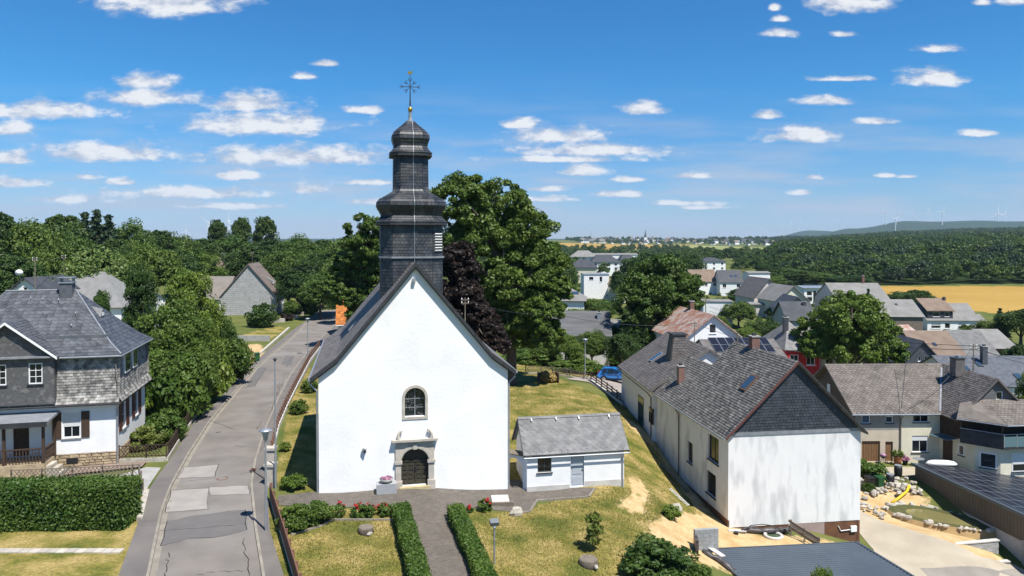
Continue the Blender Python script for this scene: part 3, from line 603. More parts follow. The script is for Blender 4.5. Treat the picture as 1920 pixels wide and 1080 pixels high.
# the street beyond the give-way sign
strip('side_road', gl((585, 583), (640, 577), (760, 574)), gl((600, 590), (648, 586), (780, 582)), .026, ASPH, 20, 3, kind='structure', label='street crossing at the far end')
seams = []
for px, mt in (([(346, 880), (411, 876), (402, 902), (331, 904)], PATCHL), ([(322, 928), (391, 924), (389, 964), (307, 970)], PATCHL), ([(392, 922), (466, 919), (466, 935), (392, 939)], PATCHL),
               ([(311, 987), (361, 976), (461, 963), (461, 998), (418, 1010), (355, 1015), (300, 1030)], PATCHD), ([(484, 690), (500, 690), (478, 725), (462, 727)], PATCHD), ([(535, 668), (552, 668), (546, 685), (527, 684)], PATCHD)):
    q = gl(*px); n0 = len(q); jag = []
    for k in range(n0):
        for f in (0, .33, .66): jag.append(q[k].lerp(q[(k+1) % n0], f) + Vector((rnd.uniform(-.06, .06), rnd.uniform(-.09, .09), 0)))
    drape('asphalt_patch', jag, .035, mt, 1, road)
    for k in range(n0): seams.append((jag + jag[:1])[k*3:k*3+4])
def crack(px, w=.05, jag=.10):
    r = random.Random(len(px) * 31 + px[0][0]); pts = resample(gl(*px), 14); pts = [p + Vector((r.uniform(-jag, jag), r.uniform(-jag, jag), 0)) for p in pts]
    strip('crack', pts, [p + Vector((w * r.uniform(.3, 1.2) * .8, w * .6, 0)) for p in pts], .039, TAR, 28, 1, parent=road)
for q in seams:
    strip('tar_seam', q, [p + Vector((.03, .05, 0)) for p in q], .038, TAR if rnd.random() < .6 else PATCHD, 10, 1, parent=road)
for c in ([(298, 1004), (370, 997), (463, 987)], [(457, 1010), (459, 1035), (465, 1058), (463, 1080)], [(318, 1040), (310, 1060), (308, 1090)], [(330, 912), (400, 905), (468, 892)], [(372, 1075), (420, 1068), (462, 1066)],
          [(395, 790), (440, 807), (480, 803)], [(489, 791), (480, 807)], [(525, 715), (512, 760), (505, 778)], [(535, 700), (520, 740)], [(438, 838), (460, 839)], [(570, 668), (545, 672), (537, 690)]): crack(c)
for (u, v, r) in ((417, 904, .36), (409, 810, .2)):
    c = P(u, v, .045); mh = MB().lathe([(r, -.02), (r, .0)], 24, (c.x, c.y, gz(c.x, c.y) + .045)).build('manhole_cover', FENCEW if r > .3 else DARKM, road); MB().lathe([(r * .74, -.02), (r * .74, .004)], 24, (c.x, c.y, gz(c.x, c.y) + .047)).build('manhole_lid', ASPH, mh)
# ---------------------------------------------------------------- church frame
CO = P(598, 926, 0); CA = math.radians(12); CW, CLEN = 12.15, 17.0
def cw(x, y, z=0.0): return CO + Vector((x * math.cos(CA) - y * math.sin(CA), x * math.sin(CA) + y * math.cos(CA), z))
fore = pgs((523, 948), (738, 950), (767, 945), (805, 1080), (817, 1125), (897, 1125), (883, 1080), (842, 948), (887, 953), (925, 957), (973, 961), (992, 959), (1006, 938), (1103, 931), (1114, 915), (988, 914), (975, 900), (950, 900), (945, 912), (700, 916), (600, 922), (521, 930))
drape('paved_path', fore, .03, PAVE, 4, None, tuple(CO), CA, kind='structure', label='brick paved forecourt and path leading to the church door')
def onface(T, F, u, v):
    """local (x, z) on a wall plane of thing T seen at pixel u, v"""
    M = Matrix.Translation(T.location) @ Matrix.Rotation(T.rotation_euler.z, 4, 'Z'); O = M @ F.O; U = M.to_3x3() @ F.U; Nn = U.cross(ZV)
    o = Vector((0, 0, HCAM)); d = ray(u, v); k = (O - o).dot(Nn) / d.dot(Nn); p = o + d * k
    return (p - O).dot(U), p.z - O.z
def opx(T, F, u0, u1, v0, v1):                                  # pixel box -> opening
    x0, z1 = onface(T, F, u0, v0); x1, z0 = onface(T, F, u1, v1); xb, zb = onface(T, F, (u0+u1)/2, v1); xt, zt = onface(T, F, (u0+u1)/2, v0)
    return (x0, x1, zb, zt)
def arc(cx, cz, r, n, a0=math.pi, a1=0.0): return [(cx + r * math.cos(a0 + (a1-a0) * i / n), cz + r * math.sin(a0 + (a1-a0) * i / n)) for i in range(n + 1)]
def ring_slab(mb, F, inner, outer, n0, n1):                     # a band between two 2D outlines of equal length
    for (a, b, c, d) in zip(inner, inner[1:], outer[1:], outer):
        mb.poly([F.p(*a, n1), F.p(*d, n1), F.p(*c, n1), F.p(*b, n1)]); mb.poly([F.p(*a, n0), F.p(*a, n1), F.p(*b, n1), F.p(*b, n0)]); mb.poly([F.p(*d, n0), F.p(*c, n0), F.p(*c, n1), F.p(*d, n1)])
    for a, d in ((inner[0], outer[0]), (inner[-1], outer[-1])): mb.poly([F.p(*a, n0), F.p(*d, n0), F.p(*d, n1), F.p(*a, n1)])
def arch_fill(mb, F, x0, x1, zs, zt, n=0.0, k=14):              # wall corners left between a round arch and its square opening
    cx, r = (x0+x1)/2, (x1-x0)/2; A = arc(cx, zs, r, k)
    for a, b in zip(A, A[1:]): mb.poly([F.p(*a, n), F.p(*b, n), F.p(b[0], zt, n), F.p(a[0], zt, n)])
# ================================================================= church
CH = thing('church', 'white gabled church with a dark slate onion tower above the front', 'church', tuple(CO), CA)
FF = Face((0, 0, 0), (1, 0, 0)); W_, YL = CW, CLEN
wx0, wx1, wz0, wz1 = opx(CH, FF, 759, 797.5, 727, 781); px0, px1, pz0, pz1 = opx(CH, FF, 752, 803.5, 840.5, 917)
pz0 = .10; wzs = wz1 - (wx1-wx0)/2; pzs = pz1 - (px1-px0)/2
lev = [(-1.4, 0, W_), (7.45, 0, W_), (8.25, 1.1, W_-1.1), (14.2, W_/2, W_/2)]
wl = MB(); wall_face(wl, FF, lev, [(wx0, wx1, wz0, wz1), (px0, px1, pz0, pz1)], .32)
arch_fill(wl, FF, wx0, wx1, wzs, wz1); arch_fill(wl, FF, px0, px1, pzs, pz1)
wall_face(wl, Face((W_, 0, 0), (0, 1, 0)), [(-1.4, 0, YL), (7.45, 0, YL)]); wall_face(wl, Face((W_, YL, 0), (-1, 0, 0)), lev); wall_face(wl, Face((0, YL, 0), (0, -1, 0)), [(-1.4, 0, YL), (7.45, 0, YL)])
wl.build('wall', CHURCH, CH)
def rsec(x0): return [(-.5, 7.30), (0, 7.68), (1.1, 8.50), (W_/2, 14.50)]
rm = MB(); sl_ = MB(); y0, y1 = -.28, YL + .28
for side in (0, 1):
    pts = [((W_ - x) if side else x, z) for x, z in rsec(0)]
    for i, (a, b) in enumerate(zip(pts, pts[1:])):
        q = [Vector((a[0], y1, a[1])), Vector((a[0], y0, a[1])), Vector((b[0], y0, b[1])), Vector((b[0], y1, b[1]))]
        if side: q = [q[1], q[0], q[3], q[2]]
        slab(rm, *q, th=.16); slates(sl_, *q, w=.30, e=.22, vary=.45)
CR = rm.build('roof', SLATEB, CH); sl_.build('slate_courses', SLATEB, CR, kind='stuff')
tr = MB()
for side in (0, 1):
    pts = [((W_ - x) if side else x, z) for x, z in rsec(0)]
    for a, b in zip(pts, pts[1:]):
        A, B = Vector((a[0], y0 - .03, a[1] - .22)), Vector((b[0], y0 - .03, b[1] - .22)); tr.obox(A, B - A, (0, .09, 0), (0, 0, .30)); tr.obox(A + Vector((0, .09, -.1)), B - A, (0, .2, 0), (0, 0, .06))
tr.build('verge_board', DARKM, CH)
gu = MB().tube([(-.55, y0, 7.27), (-.55, y1, 7.27)], .085, 8).build('gutter', ZINC, CH)
MB().tube([(W_ + .55, y0, 7.27), (W_ + .55, y1, 7.27)], .085, 8).build('gutter', ZINC, CH)
for s, x in ((-1, 0), (1, W_)): MB().tube([(x + s * .55, .1, 7.22), (x + s * .5, .1, 6.9), (x + s * .1, .12, 6.5), (x + s * .09, .12, -.6)], .06, 8).build('downpipe', ZINC, CH)
for k in (6.2, 7.9): MB().obox((1.75 + .12 * (k - 6), k, 9.45), (.55, 0, .655), (0, .16, 0), (-.06, 0, .07)).build('roof_hatch', ZINC, CR)
# arched window: stone surround, lead lights
ax = .17; su = MB(); inner = [(wx0, wz0)] + arc((wx0+wx1)/2, wzs, (wx1-wx0)/2, 16) + [(wx1, wz0)]; outer = [(wx0-ax, wz0)] + arc((wx0+wx1)/2, wzs, (wx1-wx0)/2 + ax, 16) + [(wx1+ax, wz0)]
ring_slab(su, FF, inner, outer, -.1, .035); fbox(su, FF, wx0-ax, wx1+ax, wz0-.17, wz0-.002, -.1, .05)
AW = su.build('arched_window', SAND_ST, CH)
gp = MB(); A = [(wx0, wz0)] + arc((wx0+wx1)/2, wzs, (wx1-wx0)/2, 16) + [(wx1, wz0)]; gp.poly([FF.p(x, z, -.26) for x, z in A]); gp.build('pane', GLASS, AW)
lead = MB(); cx = (wx0+wx1)/2; r_ = random.Random(3)
fbox(lead, FF, cx-.025, cx+.025, wz0, wz1-.02, -.255, -.22)
for z in (wz0 + .55, wz0 + 1.12): fbox(lead, FF, wx0, wx1, z-.02, z+.02, -.255, -.222)
for i in range(46):
    z = r_.uniform(wz0 + .05, wz1 - .22); hw = min((wx1-wx0)/2, math.sqrt(max(.01, ((wx1-wx0)/2) ** 2 - max(0, z - wzs) ** 2))) - .05
    x = cx + r_.uniform(-hw, hw * .6)
    if r_.random() < .5: fbox(lead, FF, x, min(x + r_.uniform(.12, .34), cx + hw), z, z + .014, -.257, -.238)
    else: fbox(lead, FF, x, x + .014, z, min(z + r_.uniform(.1, .3), wz1 - .25), -.257, -.239)
lead.build('leading', LEAD, AW)
# portal
po = MB(); cx = (px0+px1)/2; r = (px1-px0)/2; pil = .36
topz = pz1 + .42; PO = None
inner = [(px0, pzs)] + arc(cx, pzs, r, 18)[1:-1] + [(px1, pzs)]
out_ = []
for x, z in inner:                                              # square outer outline met radially
    a = math.atan2(z - pzs, x - cx); k = min((r + pil) / max(abs(math.cos(a)), 1e-6), (topz - pzs) / max(abs(math.sin(a)), 1e-6)); out_.append((cx + k * math.cos(a), pzs + k * math.sin(a)))
ring_slab(po, FF, inner, out_, -.2, .12); PO = po.build('portal', SAND_ST, CH)
am = MB(); ring_slab(am, FF, arc(cx, pzs, r + .05, 18), arc(cx, pzs, r + .24, 18), .12, .17); am.build('archivolt', SAND_ST, PO)
fbox(MB(), FF, cx-.13, cx+.13, pz1-.02, pz1+.34, .12, .22).build('keystone', SAND_ST, PO)
for s in (-1, 1):
    xa = px0 - pil if s < 0 else px1; fbox(MB(), FF, xa, xa + pil, pz0, pzs, -.2, .12).build('pilaster', SAND_ST, PO)
    fbox(MB(), FF, xa - .07, xa + pil + .07, pzs - .06, pzs + .12, -.1, .2).build('capital', SAND_ST, PO); fbox(MB(), FF, xa - .07, xa + pil + .07, pz0 - .5, pz0 + .36, -.1, .22).build('plinth_block', SAND_ST, PO)
    sc = MB(); q = cx + s * (r + .16)                              # volute scroll
    sc.tube([FF.p(q - s * .12, topz + .18, .16), FF.p(q + s * .05, topz + .3, .16), FF.p(q + s * .02, topz + .55, .16), FF.p(q - s * .1, topz + .75, .16), FF.p(q - s * .22, topz + .82, .16)], [.1, .12, .09, .08, .09], 8); sc.build('scroll', SAND_ST, PO, True)
co = MB(); fbox(co, FF, px0 - pil - .06, px1 + pil + .06, topz, topz + .1, -.05, .22); fbox(co, FF, px0 - pil - .22, px1 + pil + .22, topz + .1, topz + .24, -.05, .36); co.build('cornice', SAND_ST, PO)
fbox(MB(), FF, px0 - .1, px1 + .1, -.4, pz0, -.3, .32).build('door_step', pm('yellow_step', (.5, .42, .24), (.42, .35, .2), 2), PO)
for s in (0, 1):                                                 # two door leaves with raised panels
    a, b = (px0, cx - .015) if s == 0 else (cx + .015, px1); dl = fbox(MB(), FF, a, b, pz0, pzs, -.3, -.24).build('door_leaf', CHDOOR, CH)
    for i in range(2):
        for k in range(5):
            w2, h2 = (b-a-.12)/2, (pzs-pz0-.1)/5; xx, zz = a + .06 + i*w2, pz0 + .05 + k*h2; pn = fbox(MB(), FF, xx + .05, xx + w2 - .05, zz + .06, zz + h2 - .06, -.24, -.205).build('door_panel', CHDOOR, dl)
    fbox(MB(), FF, (b - .1 if s == 0 else a + .05), (b - .05 if s == 0 else a + .1), 1.0, 1.25, -.24, -.17).build('handle', IRON, dl)
tg = MB(); tg.poly([FF.p(x, z, -.27) for x, z in [(px0, pzs)] + arc(cx, pzs, r, 16) + [(px1, pzs)]]); fbox(tg, FF, px0, px1, pzs - .05, pzs + .05, -.27, -.2); tg.build('tympanum', CHDOOR, CH)
gx, gz_ = onface(CH, FF, 776, 525); fl = fbox(MB(), FF, gx-.1, gx+.1, gz_-.12, gz_+.12, .0, .22).build('gable_floodlight', ZINC, CH)
# tower
TY = 4.6
def oct_ring(z, h, cx=W_/2, cy=TY, k=.36):
    c = h * (1 - k); return [Vector((cx + x, cy + y, z)) for x, y in ((-c, -h), (c, -h), (h, -c), (h, c), (c, h), (-c, h), (-h, c), (-h, -c))]
prof = [(8.0, 2.10), (14.55, 2.10), (14.56, 2.2), (14.68, 2.2), (14.69, 2.10), (16.62, 2.10), (16.63, 2.38), (16.84, 2.40), (16.98, 2.26), (17.15, 2.14), (17.32, 2.02), (17.55, 2.08), (17.80, 2.23), (18.05, 2.35), (18.28, 2.35), (18.48, 2.21), (18.64, 1.93), (18.80, 1.70), (18.94, 1.48), (19.1, 1.28), (19.3, 1.19),
        (21.62, 1.17), (21.63, 1.42), (21.83, 1.45), (21.96, 1.32), (22.14, 1.2), (22.32, 1.12), (22.54, 1.18), (22.78, 1.27), (23.0, 1.27), (23.2, 1.17), (23.38, .99), (23.55, .80), (23.72, .60), (23.88, .43), (24.05, .29)]
def _zm(z): return float(np.interp(z, [14.4, 14.7, 16.6, 19.2, 21.6, 24.0, 27.3], [14.6, 14.9, 17.0, 19.45, 21.8, 24.3, 27.75]))
prof = [(_zm(z) if z > 9 else z, h) for z, h in prof]
core = MB(); core.loft([oct_ring(z, h - .01) for z, h in prof]); TW = core.build('tower', SLATET, CH)
ts = MB()
for (za, ha), (zb, hb) in zip(prof, prof[1:]):
    if zb - za < .1 or (za, ha) in [(_zm(14.56), 2.2), (_zm(16.63), 2.38), (_zm(21.63), 1.42)]: continue
    n = max(1, round(math.hypot(zb - za, hb - ha) / .21)); z0_ = max(za, 9.5)
    for k in range(8):
        Ra, Rb = oct_ring(z0_, ha), oct_ring(zb, hb); slates(ts, Ra[k], Ra[(k+1) % 8], Rb[(k+1) % 8], Rb[k], w=.26, e=.215, vary=.55, lift=.016)
ts.build('slate_courses', SLATET, TW, kind='stuff')
for z, h, t in ((14.56, 2.22, .12), (16.62, 2.41, .10), (21.62, 1.46, .09)):
    tb = MB(); tb.loft([oct_ring(_zm(z), h), oct_ring(_zm(z) + t, h)]); tb.build('string_course', LEAD if z < 15 else DARKM, TW)
R0 = oct_ring(0, 2.1); ea, eb = R0[1], R0[2]; LF = Face((ea.x, ea.y, 0), (eb - ea)); wf = (eb - ea).length
lo = MB(); fbox(lo, LF, .12, wf-.12, 15.15, 16.6, -.02, .05); LO = lo.build('louvre_opening', DARKM, TW)
for k in range(7):
    s_ = MB(); z = 15.22 + k * .19; s_.obox(LF.p(.16, z, .06), LF.U * (wf - .32), ZV * .07 + LF.N * .07, ZV * .03 - LF.N * .02); s_.build('louvre_slat', FRAMEW, LO)
rod = MB(); pts = [(W_/2 + .12, TY - h - .06, z) for z, h in prof[::-1] if z > 12.2 or z == 8.0]; rod.tube([p for p in pts if p[2] > 12] + [(W_/2 + .14, TY - 2.16, 13.2)], .022, 5); rod.build('lightning_rod', ZINC, TW)
MB().lathe([(.24, 24.25), (.13, 24.6), (.09, 25.05)], 8, (W_/2, TY, 0)).build('spire_neck', LEAD, TW)
MB().lathe([(.02, 25.0), (.12, 25.05), (.17, 25.18), (.17, 25.24), (.12, 25.36), (.02, 25.41)], 14, (W_/2, TY, 0)).build('gilt_ball', GOLD, TW, True)
cr = MB(); c0 = Vector((W_/2, TY, .38)); cr.tube([c0 + Vector((0, 0, 25.1)), c0 + Vector((0, 0, 25.6)), c0 + Vector((0, 0, 27.3))], [.07, .045, .022], 6); cr.tube([c0 + Vector((-.62, 0, 26.42)), c0 + Vector((.62, 0, 26.42))], .028, 6); cr.tube([c0 + Vector((0, 0, 25.95)), c0 + Vector((0, 0, 26.95))], .03, 6)
for sx, sz in ((-.62, 0), (.62, 0), (0, .5), (-.3, .3), (.3, .3), (-.3, -.3), (.3, -.3)):
    e = c0 + Vector((sx, 0, 26.42 + sz)); d = Vector((sx, 0, sz)).normalized(); s = Vector((d.z, 0, -d.x))
    if abs(sx) == .3: cr.tube([c0 + Vector((0, 0, 26.42)), e], .016, 5)
    for q in (-1, 1): cr.tube([e - d * .14, e + s * .1 * q, e + s * .12 * q + d * .1], .018, 5)
    cr.tube([e - d * .1, e + d * .12], .018, 5)
cr.build('cross', IRON, TW)
MB().obox(c0 + Vector((-.16, -.015, 27.28)), (.3, 0, .05), (0, .03, 0), (.02, 0, .2)).build('weathercock', GOLD, TW)
# wall lamp and planter are things of their own
lx, lz = onface(CH, FF, 684, 838); g = cw(lx, -.2, lz); WLp = thing('wall_lamp', 'opal globe lamp fixed to the white church front', 'lamp', tuple(g))
MB().lathe([(.02, -.16), (.1, -.13), (.16, 0), (.11, .12), (.02, .165)], 16).build('globe', OPAL, WLp, True); MB().lathe([(.06, -.34), (.075, -.2), (.075, -.14)], 10).build('base', BLACKP, WLp); MB().tube([(0, 0, -.28), (.04, .2, -.28)], .025, 6).build('bracket', BLACKP, WLp)
p = cw(onface(CH, FF, 724, 920)[0], -.62); p.z = gz(p.x, p.y) + .03; PLn = thing('flower_planter', 'granite planter with a flower bowl beside the church portal', 'planter', tuple(p), CA)
MB().box(-.62, .62, -.35, .35, 0, .62).build('trough', pm('granite', (.38, .39, .4), (.25, .26, .27), 30, rough=.8), PLn); MB().lathe([(.2, .62), (.36, .72), (.44, .88), (.40, .89), (.3, .80), (.01, .80)], 18).build('bowl', CONC, PLn, True)
p = cw(W_ - .6, -.9); q = PG(938, 940); RS = thing('stone_ramp', 'pale stone slab with a timber front edge at the church corner', 'ramp', (q.x, q.y, q.z), CA - .12)
MB().obox((-.55, -.62, .10), (1.1, 0, 0), (0, 1.3, 0), (0, 0, .07)).build('slab', CONCP, RS); MB().box(-.75, .8, -.78, -.6, -.1, .2).build('edge_board', OLDW, RS)
# ================================================================= annex and arch
AO = P(988, 919, -.6); AR = math.radians(10.5); AWD = 6.75; ADP = 3.7; AH = 2.50; ARS = 1.75
AN = thing('annex', 'low white outbuilding with a grey slate roof right of the church', 'building', tuple(AO), AR)
FA = Face((0, 0, 0), (1, 0, 0)); o1 = opx(AN, FA, 1008, 1034, 855.5, 886); o2 = opx(AN, FA, 1070, 1095, 852, 910); o2 = (o2[0], o2[1], .02, o2[3])
wl = MB(); wall_face(wl, FA, [(-1.2, 0, AWD), (AH, 0, AWD)], [o1, o2], .16)
for F, n in ((Face((AWD, 0, 0), (0, 1, 0)), ADP), (Face((0, ADP, 0), (0, -1, 0)), ADP)): wall_face(wl, F, [(-1.2, 0, n), (AH, 0, n), (AH + ARS, n/2, n/2)])
wall_face(wl, Face((AWD, ADP, 0), (-1, 0, 0)), [(-1.2, 0, AWD), (AH, 0, AWD)]); wl.build('wall', WHITE, AN)
fbox(MB(), FA, 0.0, o2[0] - .06, -1, .22, .003, .03).build('plinth', CONCP, AN); fbox(MB(), FA, o2[1] + .06, AWD, -1, .34, .003, .03).build('plinth', CONCP, AN)
wv = window(AN, FA, o1, 2, 2, .06, pm('dark_frame', (.10, .105, .11), rough=.5), GLASS, .08, True, DARKM); dv = door(AN, FA, o2, GREYD, .1, panels=3)
fbox(MB(), FA, o2[0] - .07, o2[1] + .07, o2[3], o2[3] + .07, -.1, .02).build('door_frame', DARKM, dv); fbox(MB(), FA, .35, .75, AH - .42, AH - .3, .003, .03).build('vent_grille', DARKM, AN)
lf = .14; ov = .28; k = ARS / (ADP/2); a = Vector((-ov, -ov, AH - ov*k + lf)); b = Vector((AWD + ov, -ov, AH - ov*k + lf)); c = Vector((AWD + ov, ADP/2, AH + ARS + lf)); d = Vector((-ov, ADP/2, AH + ARS + lf))
rm = MB(); slab(rm, a, b, c, d, .13); slab(rm, Vector((AWD + ov, ADP + ov, a.z)), Vector((-ov, ADP + ov, a.z)), d, c, .13); ARf = rm.build('roof', SLATEL, AN)
ux, uy = (b - a).normalized(), (d - a).normalized(); nr = ux.cross(uy); sw, se = .46, .30; L_ = (b - a).length; Hh = (d - a).length
sm1 = MB(); sm1.poly([(0, -.13, .022), (sw/2, .05, .022), (sw/2 - .012, .33, .006), (-sw/2 + .012, .33, .006), (-sw/2, .05, .022)]); sm1.poly([(0, -.13, .022), (0, -.13, 0), (sw/2, .05, 0), (sw/2, .05, .022)]); sm1.poly([(0, -.13, .022), (-sw/2, .05, .022), (-sw/2, .05, 0), (0, -.13, 0)]); sm1.poly([(sw/2, .05, .022), (sw/2, .05, 0), (sw/2, .33, 0), (sw/2 - .012, .33, .006)]); sm1.poly([(-sw/2, .05, .022), (-sw/2 + .012, .33, .006), (-sw/2, .33, 0), (-sw/2, .05, 0)])
sme = sm1.mesh('slate', SLATEL); M3 = Matrix((ux, uy, nr)).transposed().to_4x4(); rows = int((Hh - .3) / .235)
for r in range(rows):
    for i in range(int((L_ - .1) / sw)):
        o = link('slate', sme, ARf); M = M3.copy(); M.translation = a + ux * (sw * (i + (.5 if r % 2 else .98)) + .02) + uy * (.26 + r * .235) + nr * (.004 + rnd.uniform(0, .004)); o.matrix_local = M
es = MB(); slates(es, a + uy * .0, b, b + uy * .27, a + uy * .27, w=.42, e=.27, lift=.02, vary=.3); es.build('eave_course', SLATEL, ARf, kind='stuff')
MB().obox(d - ux * .02 - uy * .2 + nr * .02, ux * (L_ + .04), uy * .2, nr * .05).build('ridge_capping', SLATEL, ARf)
for f in (.12, .36, .58, .88): MB().obox(a.lerp(b, f) + uy * (Hh - .42) + nr * .02, ux * .05, uy * .22, nr * .16).build('roof_hook', ZINC, ARf)
MB().tube([a + Vector((0, -.05, -.16)), b + Vector((0, -.05, -.16))], .05, 6).build('gutter', ZINC, AN); MB().tube([b + Vector((-.4, -.05, -.2)), b + Vector((-.42, .2, -.45)), Vector((AWD - .12, -.07, AH - .6)), Vector((AWD - .12, -.07, -.5))], .045, 6).build('downpipe', ZINC, AN)
for x in (-ov - .02, AWD + ov - .06):
    vb = MB(); q0, q1 = Vector((x, a.y, a.z - .2)), Vector((x, d.y, d.z - .2)); q2 = Vector((x, ADP + ov, a.z - .2)); vb.obox(q0, q1 - q0, (.08, 0, 0), (0, 0, .19)); vb.obox(q1, q2 - q1, (.08, 0, 0), (0, 0, .19)); vb.build('verge_board', DARKM, ARf)
# link wall with arch
a_ = cw(W_ - .02, .9); b_ = AO + Vector((math.cos(AR) * .1, math.sin(AR) * .1 + .15, 0)); dv_ = Vector((b_.x - a_.x, b_.y - a_.y, 0)); LW = thing('garden_arch_wall', 'white wall with round arch and tiled top joining church and outbuilding', 'wall', (a_.x, a_.y, -.6), math.atan2(dv_.y, dv_.x)); ll = dv_.length
FL_ = Face((0, 0, 0), (1, 0, 0)); m = MB(); ro = (.12, ll - .42, -.8, 1.95); wall_face(m, FL_, [(-1.2, 0, ll), (2.15, 0, ll)], [ro], .34); zs_ = 1.95 - (ro[1]-ro[0])/2; arch_fill(m, FL_, ro[0], ro[1], zs_, 1.95); FB_ = Face((ll, .34, 0), (-1, 0, 0)); wall_face(m, FB_, [(-1.2, 0, ll), (2.15, 0, ll)], [(ll-ro[1], ll-ro[0], ro[2], ro[3])], .0); arch_fill(m, FB_, ll-ro[1], ll-ro[0], zs_, 1.95)
A = arc((ro[0]+ro[1])/2, zs_, (ro[1]-ro[0])/2, 14)
for p, q in zip(A, A[1:]): m.poly([FL_.p(*p), FL_.p(*q), FL_.p(*q, -.34), FL_.p(*p, -.34)])
m.poly([FL_.p(0, 2.15), FL_.p(ll, 2.15), FL_.p(ll, 2.15, -.34), FL_.p(0, 2.15, -.34)]); m.build('wall', WHITE, LW)
nT = 9
for k in range(nT): MB().obox((ll / nT * k + .01, -.12, 2.17), (ll / nT - .03, 0, 0), (0, .58, .12), (0, -.02, .06)).build('coping_tile', OLDW, LW)
# ================================================================= left house
LR = math.radians(14); LWd = 12.0; LDp = 7.7; cor = P(219, 872, 0)
LHo = cor + Vector((-math.cos(LR), -math.sin(LR), 0)) * LWd
LH = thing('house', 'large white house with slate mansard storey and stone plinth beside the street', 'house', (LHo.x, LHo.y, 0), LR)
HF, HR = Face((0, 0, 0), (1, 0, 0)), Face((LWd, 0, 0), (0, 1, 0)); zP, zM, zE, zR = 1.02, 4.60, 8.05, 12.25
wA = opx(LH, HF, 117, 151, 773, 821); dA = opx(LH, HF, 24, 55, 788, 846); dA = (dA[0], dA[1], zP + .05, dA[3]); s1 = opx(LH, HR, 228, 236, 752, 802); s2 = opx(LH, HR, 252, 259, 730, 778)
wl = MB(); wall_face(wl, HF, [(zP, 0, LWd), (zM, 0, LWd)], [wA, dA]); wall_face(wl, HR, [(zP, 0, LDp), (zM, 0, LDp)], [s1, s2])
wall_face(wl, Face((LWd, LDp, 0), (-1, 0, 0)), [(zP, 0, LWd), (zM, 0, LWd)]); wall_face(wl, Face((0, LDp, 0), (0, -1, 0)), [(zP, 0, LDp), (zM, 0, LDp)]); wl.build('wall', WHITE, LH)
pc = MB(); pc.box(.04, LWd - .04, .04, LDp - .04, -.6, zP + .01); PLI = pc.build('plinth', pm('mortar', (.33, .29, .22), (.27, .23, .17), 4), LH)
r_ = random.Random(11); nst = 0
for F, n, xs in ((HF, LWd, LWd - 5.4), (HR, LDp, 0.0)):
    z = -.1
    while z < zP - .05:
        hh = min(r_.uniform(.17, .27), zP - z); x = xs
        if zP - z - hh < .1: hh = zP - z
        while x < n - .02:
            ww = min(r_.uniform(.28, .62), n - x)
            if n - x - ww < .15: ww = n - x
            g = .015; a = .03 + r_.uniform(0, .03); q = MB(); p_ = [F.p(x + g, z + g, -.03), F.p(x + ww - g, z + g, -.03), F.p(x + ww - g, z + hh - g, -.03), F.p(x + g, z + hh - g, -.03)]; b_ = [F.p(x + g + .03, z + g + .03, a), F.p(x + ww - g - .02, z + g + .02, a), F.p(x + ww - g - .03, z + hh - g - .03, a), F.p(x + g + .02, z + hh - g - .02, a)]
            q.loft([p_, b_]); q.build('plinth_stone', STONE, PLI); x += ww; nst += 1
        z += hh
v_ = opx(LH, HF, 125, 147, 858, 868); fbox(MB(), HF, v_[0], v_[1], v_[2], v_[3], .07, .08).build('cellar_vent', BLACKP, PLI)
# mansard storey: steep slate walls, flared at the foot
mz = MB(); msl = MB(); fl = .45
def mrow(F, n, x0, x1):
    a, b = F.p(x0, zM - .02, fl), F.p(x1, zM - .02, fl); c, d = F.p(x1, zM + .55, .16), F.p(x0, zM + .55, .16); e, f = F.p(x1, zE, .02), F.p(x0, zE, .02)
    return [(a, b, c, d), (d, c, e, f)]
bayx1 = onface(LH, HF, 108, 700)[0]; bayx0 = bayx1 - 5.6
for F, n, x0, x1 in ((HF, LWd, -.3, LWd + .3), (HR, LDp, -.3, LDp + .3), (Face((LWd, LDp, 0), (-1, 0, 0)), LWd, -.3, LWd + .3), (Face((0, LDp, 0), (0, -1, 0)), LDp, -.3, LDp + .3)):
    for q in mrow(F, n, x0, x1):
        mz.poly(q)
        if F in (HF, HR): slates(msl, *q, w=.24, e=.2, th=.016, lift=.022, vary=.6)
MS = mz.build('mansard_storey', SLATEM, LH); msl.build('slate_courses', SLATEM, MS, kind='stuff')
ev = MB(); ev.box(-fl - .1, LWd + fl, -fl - .06, LDp + fl, zM - .14, zM - .03); ev.build('storey_cornice', DARKM, LH)
MB().tube([HF.p(bayx1 - 6, zM - .1, fl + .08), HF.p(LWd + .4, zM - .1, fl + .08)], .07, 8).build('gutter', DARKM, LH)
MB().tube([HF.p(LWd + .3, zM - .15, fl + .05), HF.p(LWd + .08, zM - .55, .1), HF.p(LWd + .06, -.05, .1)], .055, 8).build('downpipe', ZINC, LH)
for (u0, u1, v0, v1) in ((228, 238, 658, 697), (243.5, 251.5, 649, 688)):
    o = opx(LH, HR, u0, u1, v0, v1); W1 = MB(); fbox(W1, HR, o[0], o[1], o[2], o[3], -.1, .24); wv = W1.build('window', FRAMEW, LH)
    for k in range(2):
        ww = (o[1] - o[0] - .14) / 2; fbox(MB(), HR, o[0] + .05 + k * (ww + .04), o[0] + .05 + k * (ww + .04) + ww, o[2] + .08, o[3] - .06, .24, .246).build('pane', GLASS, wv)
